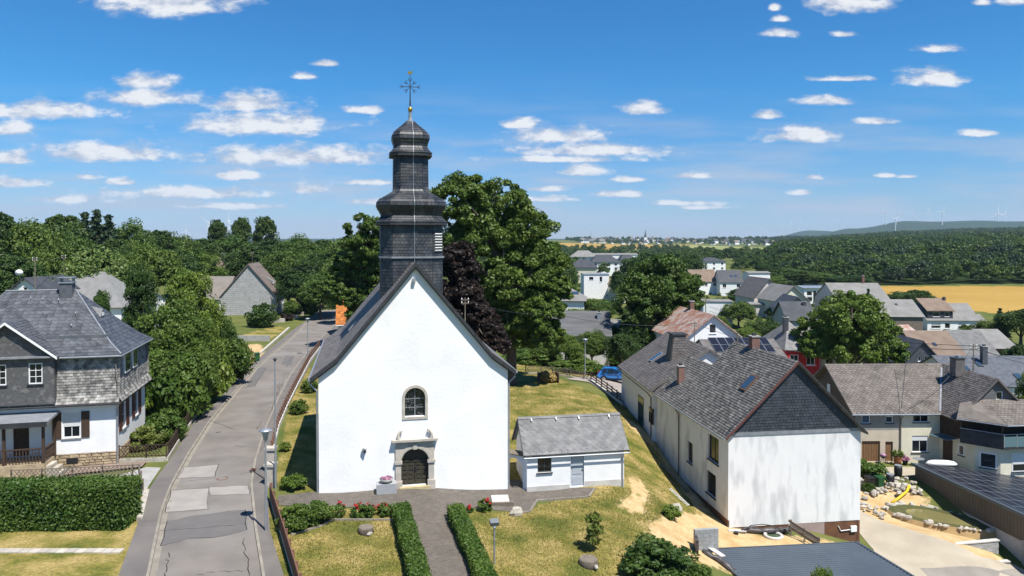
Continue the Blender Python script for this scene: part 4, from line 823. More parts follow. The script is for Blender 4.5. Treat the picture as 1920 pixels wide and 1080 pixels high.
# hipped upper roof with bellcast foot
o_ = .5; hipi = 3.7; zb = zE + .62; ring0 = [(-o_, -o_), (LWd + o_, -o_), (LWd + o_, LDp + o_), (-o_, LDp + o_)]; i1 = .45; ring1 = [(i1, i1), (LWd - i1, i1), (LWd - i1, LDp - i1), (i1, LDp - i1)]; rg = [(hipi, LDp/2), (LWd - hipi, LDp/2)]
V3 = lambda p, z: Vector((p[0], p[1], z)); tops = [(rg[0], rg[1]), (rg[1], rg[1]), (rg[1], rg[0]), (rg[0], rg[0])]
um = MB(); usl = MB(); UR = None; indiv = []
for k in range(4):
    a, b = V3(ring0[k], zE - .12), V3(ring0[(k+1) % 4], zE - .12); c, d = V3(ring1[(k+1) % 4], zb), V3(ring1[k], zb); e, f = V3(tops[k][1], zR), V3(tops[k][0], zR)
    slab(um, a, b, c, d, .12); slab(um, d, c, e, f, .12)
UR = um.build('roof', SLATE, LH); cnt = [0]
def each(m, c):
    if cnt[0] < 290 and c.x > LWd - 8.3 and c.y < LDp / 2: cnt[0] += 1; m.build('slate', SLATE, UR); return True
    return False
for k in (0, 1):
    a, b = V3(ring0[k], zE - .12), V3(ring0[(k+1) % 4], zE - .12); c, d = V3(ring1[(k+1) % 4], zb), V3(ring1[k], zb); e, f = V3(tops[k][1], zR), V3(tops[k][0], zR)
    slates(usl, a, b, c, d, w=.42, e=.31, lift=.018, vary=.35, each=each if k == 0 else None); slates(usl, d, c, e, f, w=.42, e=.31, lift=.018, vary=.35, point=True, each=each if k == 0 else None)
usl.build('slate_courses', SLATE, UR, kind='stuff')
for k in range(4):
    a, b = V3(ring0[k], zE - .2), V3(ring0[(k+1) % 4], zE - .2); MB().tube([a, b], .07, 8).build('gutter', ZINC, UR)
for A, B in ((V3(ring1[1], zb), V3(rg[1], zR)), (V3(rg[0], zR), V3(rg[1], zR)), (V3(ring0[1], zE - .1), V3(ring1[1], zb))): MB().tube([A + Vector((0, 0, .03)), B + Vector((0, 0, .03))], .06, 6).build('ridge_roll', LEAD, UR)
MB().obox(V3((LWd - 4.6, .75), zb + .36), (4.0, 0, 0), (0, .05, 0), (0, -.06, .22)).build('snow_guard', LEAD, UR)
cc = Vector((rg[1][0] - .5, LDp/2 - .2, 0)); chm = MB().box(cc.x - .42, cc.x + .42, cc.y - .35, cc.y + .35, zR - .8, zR + .55).build('chimney', SLATE, UR); cp = MB().box(cc.x - .5, cc.x + .5, cc.y - .42, cc.y + .42, zR + .55, zR + .63).build('cap', ZINC, chm)
for sx in (-.4, .4): MB().box(cc.x + sx - .03, cc.x + sx + .03, cc.y - .3, cc.y + .3, zR + .63, zR + .95).build('cowl_leg', ZINC, chm)
MB().box(cc.x - .52, cc.x + .52, cc.y - .44, cc.y + .44, zR + .95, zR + 1.0).build('cowl', ZINC, chm)
for fx_, ft in ((.42, .82), (.56, .8), (.73, .78), (.86, .52), (.8, .3)):
    p_ = V3(ring1[0], zb).lerp(V3(ring1[1], zb), fx_).lerp(V3((hipi + (LWd - 2*hipi) * fx_, LDp/2), zR), ft); MB().obox(p_, (.05, 0, 0), (0, .12, .12), (0, -.12, .14)).build('roof_hook', ZINC, UR)
# small vent dormer on the right hip
q = V3(ring1[1], zb).lerp(V3(ring1[2], zb), .42).lerp(V3(rg[1], zR), .45); dm = MB(); dm.prism([q + Vector((.1, -.45, 0)), q + Vector((.1, .45, 0)), q + Vector((.1, 0, .55))], (-1.0, 0, .3)); DMv = dm.build('vent_dormer', SLATE, UR); MB().obox(q + Vector((.11, -.22, .04)), (0, .44, 0), (.02, 0, 0), (0, 0, .26)).build('vent_pane', FRAMEW, DMv)
# bay with slate gable
BF = Face((bayx0, -.62, 0), (1, 0, 0)); bw = bayx1 - bayx0; BY = thing_bay = link('gabled_bay', None, LH)
bz0, bz1, bza = zM + .12, zE + .05, zE + 2.25; w1 = opx(LH, Face((0, -.62, 0), (1, 0, 0)), 53, 80, 681, 720); w2 = opx(LH, Face((0, -.62, 0), (1, 0, 0)), -15, 12, 684, 723)
ops = [(a[0] - bayx0, a[1] - bayx0, a[2], a[3]) for a in (w1, w2)]
b_ = MB(); wall_face(b_, BF, [(bz0, 0, bw), (bz1, 0, bw), (bza, bw/2, bw/2)], ops); wall_face(b_, Face((bayx1, -.62, 0), (0, 1, 0)), [(bz0, 0, 1.4), (bz1, 0, 1.4)]); b_.build('bay_wall', pm('dark_slate_cladding', (.10, .10, .10), (.065, .066, .07), 2.5, rough=.75, bump=.03, bscale=6, c3=(.16, .155, .15), s3=1.0), BY)
for o in ops: window(BY, BF, o, 2, 3, .075, rec=.06, sillmat=DARKM)
rb = MB(); rs = MB()
for s in (0, 1):
    xe, xr = (bayx1 + .3, (bayx0+bayx1)/2) if s else (bayx0 - .3, (bayx0+bayx1)/2); ze = bz1 - .12; q = [Vector((xe, 3.0, ze)), Vector((xe, -.95, ze)), Vector((xr, -.95, bza + .14)), Vector((xr, 3.6, bza + .14))]
    if s: q = [q[1], q[0], q[3], q[2]]
    slab(rb, *q, th=.12); slates(rs, *q, w=.3, e=.24, vary=.35)
BR = rb.build('bay_roof', SLATE, BY); rs.build('slate_courses', SLATE, BR, kind='stuff')
for s in (0, 1):
    xe = bayx1 + .3 if s else bayx0 - .3; A, B = Vector((xe, -1.0, bz1 - .28)), Vector(((bayx0+bayx1)/2, -1.0, bza - .02)); MB().obox(A, B - A, (0, .05, 0), (0, 0, .16)).build('bargeboard', FRAMEW, BR)
fbox(MB(), BF, -.3, bw + .3, bz1 - .16, bz1 - .04, .0, .3).build('gable_ledge', LEAD, BY)
# ground floor window, shutters, door, porch
wv = window(LH, HF, wA, 2, 1, .08, shutter=.56, sillmat=CONC, rec=.08)
for (a, b) in ((98, 115.5), (152.5, 168.5)):
    o = opx(LH, HF, a, b, 771, 823); sh = fbox(MB(), HF, o[0], o[1], wA[2] - .02, wA[3] + .04, .01, .06).build('shutter', BROWNW, wv)
for o in (s1, s2):
    wv = window(LH, HR, o, 1, 2, .06, sillmat=CONC, rec=.08)
    for a, b in ((o[0] - .75, o[0] - .04), (o[1] + .04, o[1] + .75)): fbox(MB(), HR, a, b, o[2] - .03, o[3] + .03, .01, .06).build('shutter', pm('red_brown_shutter', (.10, .035, .028), rough=.6), wv)
door(LH, HF, dA, BROWNW, .1, panels=2)
pr = link('porch', None, LH); x1 = onface(LH, HF, 100, 800)[0] + .1; x0 = x1 - 5.5; pzf = 1.0; yo = -1.9
MB().box(x0, x1, yo, -.01, -.4, pzf).build('porch_base', STONE, pr)
for k in range(3): MB().box(x1 + .02 + .32 * k, x1 + .34 + .32 * k, yo + .2, yo + 1.3, -.4, pzf - .22 - .26 * k).build('step', SANDST2, pr)
MB().obox((x0 - .2, yo - .35, 3.72), (x1 - x0 + .5, 0, 0), (0, -yo + .35, .22), (0, 0, .16)).build('porch_roof', LEAD, pr); MB().box(x0 - .2, x1 + .3, yo - .4, yo - .34, 3.56, 3.9).build('porch_fascia', DARKM, pr)
for x in (x1 - .08, x1 - 2.4): MB().box(x - .08, x + .08, yo + .02, yo + .18, pzf, 3.74).build('post', BROWNW, pr)
MB().box(x1 - .08, x1 + .08, -.2, -.02, pzf, 3.74).build('post', BROWNW, pr)
for z in (pzf + .12, pzf + .95): MB().box(x0, x1 - .16, yo + .06, yo + .14, z, z + .09).build('rail', BROWNW, pr)
bme = MB().lathe([(.03, 0), (.045, .15), (.03, .3), (.05, .5), (.03, .72), (.03, .8)], 6).mesh('baluster', BROWNW)
for k in range(26): link('baluster', bme, pr, (x1 - .35 - .19 * k, yo + .1, pzf + .18))
for k in range(7): link('baluster', bme, pr, (x1, yo + .35 + .2 * k, pzf + .18))
MB().box(x1 - .05, x1 + .05, yo + .18, -.2, pzf + .95, pzf + 1.04).build('rail', BROWNW, pr)
# paved apron in front of the plinth
q = [LH.matrix_basis @ Vector(p) for p in ((x1 + 1.1, -1.9, 0), (LWd + 2.2, -1.6, 0), (LWd + 2.2, -.2, 0), (x1 + 1.1, -.2, 0))]
q = [Matrix.Translation(LH.location) @ Matrix.Rotation(LR, 4, 'Z') @ Vector(p) for p in ((x1 + 1.1, -1.9, 0), (LWd + 2.0, -1.5, 0), (LWd + 2.0, -.15, 0), (x1 + 1.1, -.15, 0))]
drape('terrace', [tuple(p[:2]) for p in q], .16, pm('reddish_slabs', (.27, .20, .16), (.2, .15, .12), 1.1, rough=.9), 2, kind='structure', label='reddish stone apron in front of the white house')
# entry strip between terrace and hedge
drape('driveway', [tuple(p[:2]) for p in gl((0, 905), (225, 893), (275, 878), (302, 880), (280, 915), (270, 935), (180, 905), (0, 930))], .035, CONC, 2, kind='structure', label='grey drive of the white house by the street')
# slab walkway across the left lawn
a, b = P(2, 1037, .05), P(232, 1035, .05)
stp = []
SLK = thing('slab_walkway', 'row of pale concrete slabs crossing the dry lawn at lower left', 'walkway', (a.x - 6, a.y, gz(a.x, a.y)))
n = 26; L0 = (b.x - (a.x - 6)) / n; sm_ = MB().box(.012, L0 - .012, -.24, .24, -.03, .045).mesh('slab', pm('pale_slab', (.44, .40, .34), (.36, .33, .29), 1.5, rough=.95, vary=.5))
for k in range(n): link('slab', sm_, SLK, (L0 * k, rnd.uniform(-.015, .015), rnd.uniform(-.006, .008)))
# ---------------------------------------------------------------- fences
def lattice_fence(label, pts, h=.95, base=.0, mat=BROWNW, cat='fence', step=.16):
    o = pts[0]; T = thing('lattice_fence', label, cat, (o.x, o.y, gz(o.x, o.y)))
    for a, b in zip(pts, pts[1:]):
        d = Vector((b.x - a.x, b.y - a.y, 0)); L0 = d.length; d.normalize(); n_ = Vector((d.y, -d.x, 0)); A = a - o; A.z = gz(a.x, a.y) - gz(o.x, o.y); zr = gz(b.x, b.y) - gz(a.x, a.y); sl = Vector((0, 0, zr / L0)); dd = d + sl
        if base: MB().obox(A + Vector((0, 0, -.3)) - n_ * .12, dd * L0, n_ * .24, (0, 0, base + .3)).build('kerb_wall', SANDST2, T)
        k = 0.0
        while k < L0:
            MB().obox(A + dd * k - n_ * .04 + Vector((0, 0, base - .1)), d * .08, n_ * .08, (0, 0, h + .15)).build('post', mat, T); k += 1.9
        z0 = base + .12
        for f in (z0, base + h - .06): MB().obox(A + Vector((0, 0, f)) + n_ * .045, dd * L0, n_ * .03, (0, 0, .06)).build('rail', mat, T)
        lm = MB(); lm.obox((0, 0, 0), d * .62 + ZV * (h - .2), n_ * .02, -d * .03 + ZV * .03); m1 = lm.mesh('lath', mat); lm2 = MB(); lm2.obox((0, .0, h - .2), d * .62 - ZV * (h - .2), n_ * .02, d * .03 + ZV * .03); m2 = lm2.mesh('lath', mat); k = 0.0
        while k < L0 - .62:
            link('lath', m1, T, A + dd * k + Vector((0, 0, z0)) + n_ * .05); link('lath', m2, T, A + dd * k + Vector((0, 0, z0)) + n_ * .075); k += step * 1.6
    return T
lattice_fence('dark lattice fence on a low stone kerb beside the white house and shrubs', [P(222, 868, 0), P(312, 866, 0), P(345, 812, 0), P(368, 780, 0)], base=.3)
lattice_fence('grey lattice fence behind the clipped conifer hedge at the street', [P(20, 906, 0), P(262, 898, 0), P(270, 938, 0)], h=.9, mat=OLDW)
MB().obox(P(259, 985, 0) - Vector((.1, 0, .3)), P(273, 930, 0) - P(259, 985, 0), (.35, 0, 0), (0, 0, .75)).build('garden_wall', SANDST2, None, label='low rubble wall at the street end of the conifer hedge', category='wall')
# church fence along the street: concrete kerb, red-brown rails
def rail_fence(label, pts, h=.95, mat=FENCEW, base=.35, post=1.3, rails=(.35, .75), solid=False):
    o = pts[0]; T = thing('rail_fence', label, 'fence', (o.x, o.y, gz(o.x, o.y)))
    for a, b in zip(pts, pts[1:]):
        d = Vector((b.x - a.x, b.y - a.y, gz(b.x, b.y) - gz(a.x, a.y))); L0 = d.length; d.normalize(); n_ = Vector((d.y, -d.x, 0)).normalized(); A = a - o; A.z = gz(a.x, a.y) - gz(o.x, o.y)
        MB().obox(A - n_ * .1 + Vector((0, 0, -.3)), d * L0, n_ * .2, (0, 0, base + .3)).build('kerb_wall', CONCP, T); n = max(1, round(L0 / post))
        for k in range(n): MB().obox(A + d * (L0 * k / n) - n_ * .05 + Vector((0, 0, base - .01)), d * .1, n_ * .1, (0, 0, h)).build('post', mat, T)
        for z in rails: MB().obox(A + n_ * .052 + Vector((0, 0, base + z)), d * L0, n_ * .035, (0, 0, .12)).build('rail', mat, T)
        if solid:
            m = MB(); m.obox((0, 0, 0), d * .085, n_ * .02, (0, 0, h - .08)); me = m.mesh('picket', mat); k = 0.0
            while k < L0 - .1: link('picket', me, T, A + d * k + n_ * .09 + Vector((0, 0, base + .04))); k += .14
    return T
rail_fence('red-brown picket fence on a concrete kerb at the front lawn by the street', [P(509, 945, 0), P(532, 1010, 0), P(557, 1085, 0), P(570, 1130, 0)], solid=True, base=.2)
rail_fence('red-brown two-rail fence on a pale kerb between street and church', [P(509, 862, 0), P(522, 803, 0), P(538, 765, 0), P(556, 728, 0), P(570, 700, 0), P(582, 677, 0), P(600, 652, 0)])
for (u, v, hh, lb) in ((508, 918, 1.55, 'lower sandstone gate pillar at the near end of the church fence'), (508, 892, 1.8, 'taller sandstone gate pillar where the two-rail fence begins')):
    q = P(u, v, 0); GP = thing('gate_pillar', lb, 'pillar', (q.x, q.y, 0)); MB().box(-.28, .28, -.25, .25, 0, hh).build('shaft', SAND_ST, GP); MB().box(-.36, .36, -.33, .33, hh, hh + .16).build('cap', SAND_ST, GP)
# churchyard fence behind the lawn
PGl = lambda *px: [PG(u, v) for u, v in px]
lattice_fence('low brown lattice fence behind the churchyard lawn', PGl((985, 700), (1035, 703), (1068, 707), (1108, 716)), h=.8, base=.15, mat=OLDW, step=.2)
rail_fence('brown rail fence on a low wall from the lawn corner towards the farmhouse', PGl((1108, 716), (1138, 738), (1166, 760)), base=.3, mat=BROWNW, rails=(.15, .45, .78))
# ================================================================= farmhouse row right of the church (three joined buildings)
BR_ = math.radians(8.0); BO = D(1365, 975, 49.0); BW = 10.05
SLW = dict(w=.27, e=.205, th=.018, lift=.03, vary=.6)
b1h, b1r, b1d = D(1365, 815, 49.0).z - BO.z, 4.95, 9.3
B1 = house('farmhouse', 'white rendered farmhouse gable clad in dark slate with mossy grey roof', tuple(BO), BR_, BW, b1d, b1h, b1r, 'y', .32, STAIN, SLATEW, gable=SLATED, sl=SLW, base=.55, gutter=False,
           chim=[(BW/2 + .1, 6.4, b1h + b1r + .95, .62)])
FL1, FF1 = Face((0, b1d, 0), (0, -1, 0)), Face((0, 0, 0), (1, 0, 0))
for c in list(B1.children):
    if c.name.split('.')[0] == 'wall': bpy.data.objects.remove(c)
o = [opx(B1, FL1, 1327.5, 1347.5, 818, 866), opx(B1, FL1, 1325, 1342, 886, 929), opx(B1, FL1, 1289.5, 1298.5, 829, 868)]
wl = MB(); wall_face(wl, FL1, [(-.55, 0, b1d), (b1h, 0, b1d)], o, .2)
wall_face(wl, FF1, [(-.55, 0, BW), (b1h, 0, BW)]); wall_face(wl, Face((BW, 0, 0), (0, 1, 0)), [(-.55, 0, b1d), (b1h, 0, b1d)]); wall_face(wl, Face((BW, b1d, 0), (-1, 0, 0)), [(-.55, 0, BW), (b1h, 0, BW)]); wl.build('wall', STAIN, B1)
for q in o: window(B1, FL1, q, 2 if q[1] - q[0] > .9 else 1, 1, .09, pm('brown_frame', (.06, .045, .035), rough=.6) if 'brown_frame' not in MATS else MATS['brown_frame'], GLASS, .14, True, DARKM)
gs = MB(); slates(gs, FF1.p(-.25, b1h + .12, .02), FF1.p(BW + .25, b1h + .12, .02), FF1.p(BW/2, b1h + b1r - .02, .02), FF1.p(BW/2, b1h + b1r - .02, .02), w=.27, e=.2, vary=.45); gs.build('gable_slates', SLATED, B1, kind='stuff')
fbox(MB(), FF1, -.05, BW + .05, b1h - .1, b1h + .14, .01, .06).build('gable_ledge', LEAD, B1)
for s in (0, 1):
    xe = -.32 if s == 0 else BW + .32; k = b1r / (BW/2); A, B = Vector((xe, -.38, b1h - .32 * k)), Vector((BW/2, -.38, b1h + b1r)); MB().obox(A, B - A, (0, .08, 0), (0, 0, .16)).build('verge_board', pm('verge_red', (.12, .045, .035), rough=.7) if s == 0 else DARKM, B1)
MB().tube([(-.42, -.3, b1h - .27), (-.42, b1d + 5.2, b1h - .27)], .07, 8).build('gutter', ZINC, B1); MB().tube([(-.42, b1d - .2, b1h - .3), (-.1, b1d - .2, b1h - .8), (-.08, b1d - .2, -.4)], .05, 8).build('downpipe', OLDW, B1)
x_, z_ = BW/2 - .5, b1h + b1r
k = b1r / (BW/2); sk = Vector((2.35, 3.2, b1h + 2.35 * k + .17)); uy_ = Vector((1, 0, k)).normalized(); nn = Vector((-k, 0, 1)).normalized()
SKY = MB().obox(sk, (0, -1.0, 0), uy_ * 1.45, nn * .13).build('skylight', pm('skylight_frame', (.13, .075, .05), rough=.6), B1); MB().obox(sk + Vector((0, -.1, 0)) + uy_ * .12 + nn * .11, (0, -.8, 0), uy_ * 1.2, nn * .03).build('pane', GLASSB, SKY)
MB().tube([(BW/2 - .2, 8.7, z_ - .2), (BW/2 - .2, 8.7, z_ + 1.1)], .045, 6).build('vent_pipe', OLDW, B1)
fb = MB(); fbox(fb, FF1, 0, BW, -2.6, -.56, -.2, -.03); fbox(fb, Face((BW, 0, 0), (0, 1, 0)), 0, b1d, -2.6, -.56, -.2, -.03); fb.build('plinth', BROWNF, B1)
fbox(MB(), FF1, 4.5, 7.3, -2.4, -.57, -.2, -.015).build('plinth_board', MAUVE, B1); fbox(MB(), FL1, 0, b1d, -1.6, -.02, -.1, .012).build('plinth', BROWNF, B1)
mb_ = MB(); fbox(mb_, FF1, BW - .75, BW - .3, -1.35, -.95, -.03, .1); MET = mb_.build('meter_box', FRAMEW, B1); MB().tube([FF1.p(BW - 1.7, -.9, .02), FF1.p(BW - 1.5, -1.25, .03), FF1.p(BW - .7, -1.2, .03)], .03, 6).build('cable', FRAMEW, MET)
def bl(x, y, z=0.0): return BO + Vector((x * math.cos(BR_) - y * math.sin(BR_), x * math.sin(BR_) + y * math.cos(BR_), z))
p_ = bl(0, b1d + .02); B2 = house('farm_barn', 'low white middle building with mossy slate roof and brick chimney', tuple(p_), BR_, 6.4, 5.4, b1h - .05, 2.95, 'y', .3, STAIN, SLATEW, sl=SLW, base=1.6, gutter=False, chim=[(1.25, 2.8, b1h + 2.6, .5)])
MB().box(-.012, 0, .3, 5.3, -1.6, -.2).build('plinth', BROWNF, B2)
p_ = bl(-.35, b1d + 5.5); z3 = 0.0
B3 = house('farm_dwelling', 'white rear house with dark slate roof, skylight and big slate-clad chimney', tuple(p_), BR_ - math.radians(3.5), 10.4, 12.0, b1h + .1, 3.5, 'y', .35, WHITE, SLATEB, sl=dict(w=.42, e=.26, vary=.3), base=2.2, gutter=False)
FL3 = Face((0, 12.0, 0), (0, -1, 0))
for (u0, u1, v0, v1) in ((1196.5, 1207, 743, 795), (1217, 1224, 764, 794)):
    q = opx(B3, FL3, u0, u1, v0, v1); f_ = fbox(MB(), FL3, q[0], q[1], q[2], q[3], -.1, .02).build('window', MATS['brown_frame'], B3); fbox(MB(), FL3, q[0] + .07, q[1] - .07, q[2] + .07, q[3] - .07, .02, .03).build('pane', GLASSB if v1 == 795 else GLASS, f_)
h3 = b1h + .1; k = 3.5 / 5.2; nn = Vector((-k, 0, 1)).normalized(); uy_ = Vector((1, 0, k)).normalized()
R3 = [c for c in B3.children if c.name.startswith('roof')][0]
q = Vector((1.7, 7.2, h3 + 1.7 * k + .16)); SK3 = MB().obox(q, (0, -.75, 0), uy_ * 1.5, nn * .12).build('skylight', ZINC, R3); MB().obox(q + Vector((0, -.09, 0)) + uy_ * .1 + nn * .1, (0, -.57, 0), uy_ * 1.3, nn * .03).build('pane', GLASSB, SK3)
cm = MB(); cm.loft([[Vector((2.6, 3.1, h3 + 1.2)), Vector((4.3, 3.1, h3 + 1.2)), Vector((4.3, 4.9, h3 + 1.2)), Vector((2.6, 4.9, h3 + 1.2))], [Vector((3.0, 3.3, h3 + 4.4)), Vector((4.2, 3.3, h3 + 4.4)), Vector((4.2, 4.6, h3 + 4.4)), Vector((3.0, 4.6, h3 + 4.4))]]); CM = cm.build('chimney', SLATEB, R3)
cs = MB(); slates(cs, (2.6, 3.08, h3 + 1.2), (4.3, 3.08, h3 + 1.2), (4.2, 3.28, h3 + 4.4), (3.0, 3.28, h3 + 4.4), w=.35, e=.25, vary=.3); slates(cs, (2.58, 4.9, h3 + 1.2), (2.58, 3.1, h3 + 1.2), (2.98, 3.3, h3 + 4.4), (2.98, 4.6, h3 + 4.4), w=.35, e=.25, vary=.3); cs.build('slate_courses', SLATEB, CM, kind='stuff'); MB().box(2.85, 4.35, 3.15, 4.75, h3 + 4.4, h3 + 4.52).build('cap', DARKM, CM)
MB().tube([(-.5, -.2, h3 - .3), (-.5, 12.2, h3 - .3)], .06, 6).build('gutter', DARKM, B3); MB().tube([(-.45, .1, h3 - .35), (-.1, .15, h3 - .8), (-.08, .15, h3 - 4.4)], .05, 6).build('downpipe', DARKM, B3)
# ================================================================= building site in front of the farmhouse
def lay(name, label, cat, u, v, **kw):
    p = PG(u, v); return thing(name, label, cat, (p.x, p.y, p.z), kw.get('rz', 0), kw.get('group')), p
T, p = lay('manhole_ring', 'white concrete manhole ring set in the sand', 'manhole', 1450, 1006); MB().tube([(.55 * math.cos(a * math.pi / 12), .55 * math.sin(a * math.pi / 12), .06) for a in range(25)], .12, 8, False).build('ring', CONCP, T, True); MB().lathe([(.46, -.02), (.46, .03)], 20).build('lid', pm('green_water', (.07, .10, .06), rough=.2), T)
pa, pb = PG(1478, 1004), PG(1502, 1030); T = thing('barrier', 'weathered wooden plank barrier at the farmhouse wall', 'barrier', (pa.x, pa.y, pa.z)); d = Vector((1.15, -2.3, -.35)); n_ = Vector((.9, .4, 0)).normalized()
for z in (.55, .95): MB().obox(Vector((0, 0, z)), d, n_ * .05, (0, 0, .16)).build('plank', OLDW, T)
for f in (.06, .5, .94): MB().obox(d * f + n_ * .05 + Vector((0, 0, -.4)), (.09, 0, 0), (0, .09, 0), (0, 0, 1.55)).build('post', OLDW, T)
MB().obox(n_ * .3 + Vector((0, 0, .3)), d * .9, n_ * .05, (0, 0, .5)).build('back_board', CONCP, T)
pa = PG(1390, 999); T = thing('foil_bundle', 'black foil and pipe bundle lying along the foot of the stained wall', 'foil', (pa.x, pa.y, pa.z + .02)); mb = MB(); rr = random.Random(4)
mb.tube([(k * .5, .1 * math.sin(k * 1.3), .13 + .05 * math.sin(k * 2.1)) for k in range(8)], [.1, .2, .22, .18, .24, .2, .22, .1], 9); mb.build('foil_roll', FOIL, T, True); MB().tube([(.1, -.1, .1), (.6, -.15, .55), (1.4, -.1, .62), (2.3, -.12, .5), (2.9, -.2, .12)], .03, 6).build('hose', BLACKP, T, True)
q_ = T.location; MB().obox(q_ + Vector((-.9, -.2, .1)), (1.2, 0, 0), (0, .35, 0), (0, 0, .08)).build('plank', CONCP, None, label='short pale plank at the corner of the stained wall', category='plank')
TB = thing('bucket', 'small black bucket at the corner of the stained wall', 'bucket', tuple(q_ + Vector((-.5, -.45, -.02)))); MB().lathe([(.13, 0), (.17, .26)], 12).build('body', BLACKP, TB); MB().tube([(-.17, 0, .26), (0, -.12, .36), (.17, 0, .26)], .012, 5).build('handle', ZINC, TB)
# block wall with foil at the sand edge
pa, pb = PG(1303, 1028), PG(1330, 1012); T = thing('block_wall', 'short wall of grey hollow blocks at the sandy bank', 'wall', (pa.x, pa.y, pa.z - .35), .15)
bme = MB().box(.006, .494, 0, .24, .006, .234).mesh('block', BLOCK)
for r in range(6):
    for k in range(3 - (r % 2)): link('block', bme, T, (k * .5 + (.25 if r % 2 else 0), 0, r * .24))
    if r % 2:
        for x in (0, 1.25): link('half_block', MB().box(x + .006, x + .244, 0, .24, .006, .234).mesh('half_block', BLOCK), T, (0, 0, r * .24))
MB().obox((-.35, -.9, .0), (.3, .9, 0), (.16, -.08, 0), (0, 0, 1.2)).build('foil_sheet', FOIL, T)
pa, pb = PG(1318, 1035), PG(1392, 1085); d = pb - pa; T = thing('foil_edge', 'dark foil edge and pale boards along the shed roof', 'foil', tuple(pa)); mb = MB(); mb.tube([d * (k / 8) + Vector((rr.uniform(-.12, .12), rr.uniform(-.1, .1), .12)) for k in range(9)], [.1, .22, .16, .24, .2, .25, .18, .2, .1], 8); mb.build('foil_roll', FOIL, T, True); MB().obox(Vector((.1, .2, .3)), d * .45, (.3, .12, 0), (0, 0, .05)).build('board', CONCP, T)
# pallet ladder on the grass bank
pa, pb = PG(1258, 918), PG(1293, 950); d = pb - pa; T = thing('ladder', 'pale wooden ladder lying on the grassy bank', 'ladder', (pa.x, pa.y, pa.z + .08)); n_ = Vector((d.y, -d.x, 0)).normalized() * .5
for s in (0, 1): MB().obox(n_ * s, d, n_.normalized() * .05, (0, 0, .06)).build('stile', CONCP, T)
for k in range(13): MB().obox(d * ((k + .5) / 13), n_, d.normalized() * .05, (0, 0, .05)).build('rung', CONCP, T)
pa, pb = PG(1238, 873), PG(1288, 925); d = pb - pa; MB().obox(pa + Vector((0, 0, .1)), d, Vector((.22, .1, 0)), (0, 0, .08)).build('plank', OLDW, None, label='long plank lying along the foot of the farmhouse', category='plank')
# corrugated shed roof in the foreground
z0 = -3.25; A, B, C = P(1325, 1030, z0), P(1605, 1017, z0), P(1384, 1080, z0 - .15); T = thing('shed', 'lean-to shed with a blue-grey corrugated metal roof in the foreground', 'shed', (A.x, A.y, gz(A.x, A.y)))
e1 = B - A; e2 = (C - A).normalized() * 8.5; off = Vector((A.x, A.y, gz(A.x, A.y))); n = 34; mb = MB(); prof_ = [(0, 0), (.45, 0), (.55, .05), (.9, .05), (1.0, 0)]
zz = [(k + t, h) for k in range(n) for t, h in prof_[:-1]] + [(n, 0)]
for (t0, h0), (t1, h1) in zip(zz, zz[1:]): mb.poly([A - off + e2 * (t0 / n) + ZV * h0, B - off + e2 * (t0 / n) + ZV * h0, B - off + e2 * (t1 / n) + ZV * h1, A - off + e2 * (t1 / n) + ZV * h1][::-1])
RF = mb.build('roof', METAL, T); MB().obox(B - off + Vector((-.05, 0, -.1)), e2, (.14, 0, 0), (0, 0, .18)).build('verge_trim', METAL, RF); MB().obox(A - off + Vector((-.1, 0, -.1)), e2, (.14, 0, 0), (0, 0, .17)).build('verge_trim', METAL, RF); MB().obox(A - off + Vector((0, -.02, -.12)), e1, (0, .08, 0), (0, 0, .16)).build('ridge_trim', METAL, RF)
wm = MB(); ins = .25
for q0, q1 in ((A, B), (B, B + e2), (A + e2, A)):
    a, b = q0 - off + Vector((0, 0, -.15)), q1 - off + Vector((0, 0, -.15)); wm.poly([a, b, Vector((b.x, b.y, -3.2)), Vector((a.x, a.y, -3.2))])
wm.build('wall', CONC, T)
# ================================================================= driveway, pond, garage
drv = [(25.7, 49.6), (26.6, 57), (27.5, 63.5), (33, 64.5), (40, 65), (40, 62.5), (35.2, 61.6), (34.4, 62), (32, 62.5), (29.2, 62.2), (28.0, 60), (27.6, 57.5), (28.6, 54.5), (30.4, 51.0), (32.6, 48.6), (35.6, 49.6), (40, 47), (40, 38), (24, 38), (22, 42)]
drape('driveway', drv[:], .03, DRIVE, 4, kind='structure', label='pale concrete drive between farmhouse and garage')
drape('driveway', [(27.6, 47.2), (33.0, 47.3), (35.6, 49.2), (40, 46), (40, 38), (26, 38)], .036, DRIVEA, 3, kind='structure', label='grey asphalt apron in front of the garage')
pc_ = PG(1765, 985); PD = thing('garden_pond', 'oval garden pond with muddy water and a ring of stones', 'pond', (pc_.x, pc_.y, pc_.z + .12))
dr = (P(1860, 1003, -6.1) - P(1672, 965, -6.1)); ax_ = Vector((dr.x, dr.y, 0)).normalized(); la = dr.length / 2; ay_ = Vector((-ax_.y, ax_.x, 0)); lb_ = 1.55
def egg(t, k, z): w_ = 1 + .28 * math.cos(t); return ax_ * (-la * k * math.cos(t)) + ay_ * (lb_ * w_ * k * math.sin(t)) + Vector((0, 0, z))
PD.location.z = max(gz(pc_.x + egg(t, k, 0).x, pc_.y + egg(t, k, 0).y) for t in np.linspace(0, 6.28, 16) for k in (.6, 1.0)) + .06
NT = 44; mb = MB()
for (k0, z0_), (k1, z1_) in (((1.12, .06), (1.0, .14)), ((1.0, .14), (.86, .10)), ((.86, .10), (.70, .02)), ((.70, .02), (.64, -.1))):
    for i in range(NT): t0, t1 = 2 * math.pi * i / NT, 2 * math.pi * (i+1) / NT; mb.poly([egg(t0, k0, z0_), egg(t1, k0, z0_), egg(t1, k1, z1_), egg(t0, k1, z1_)])
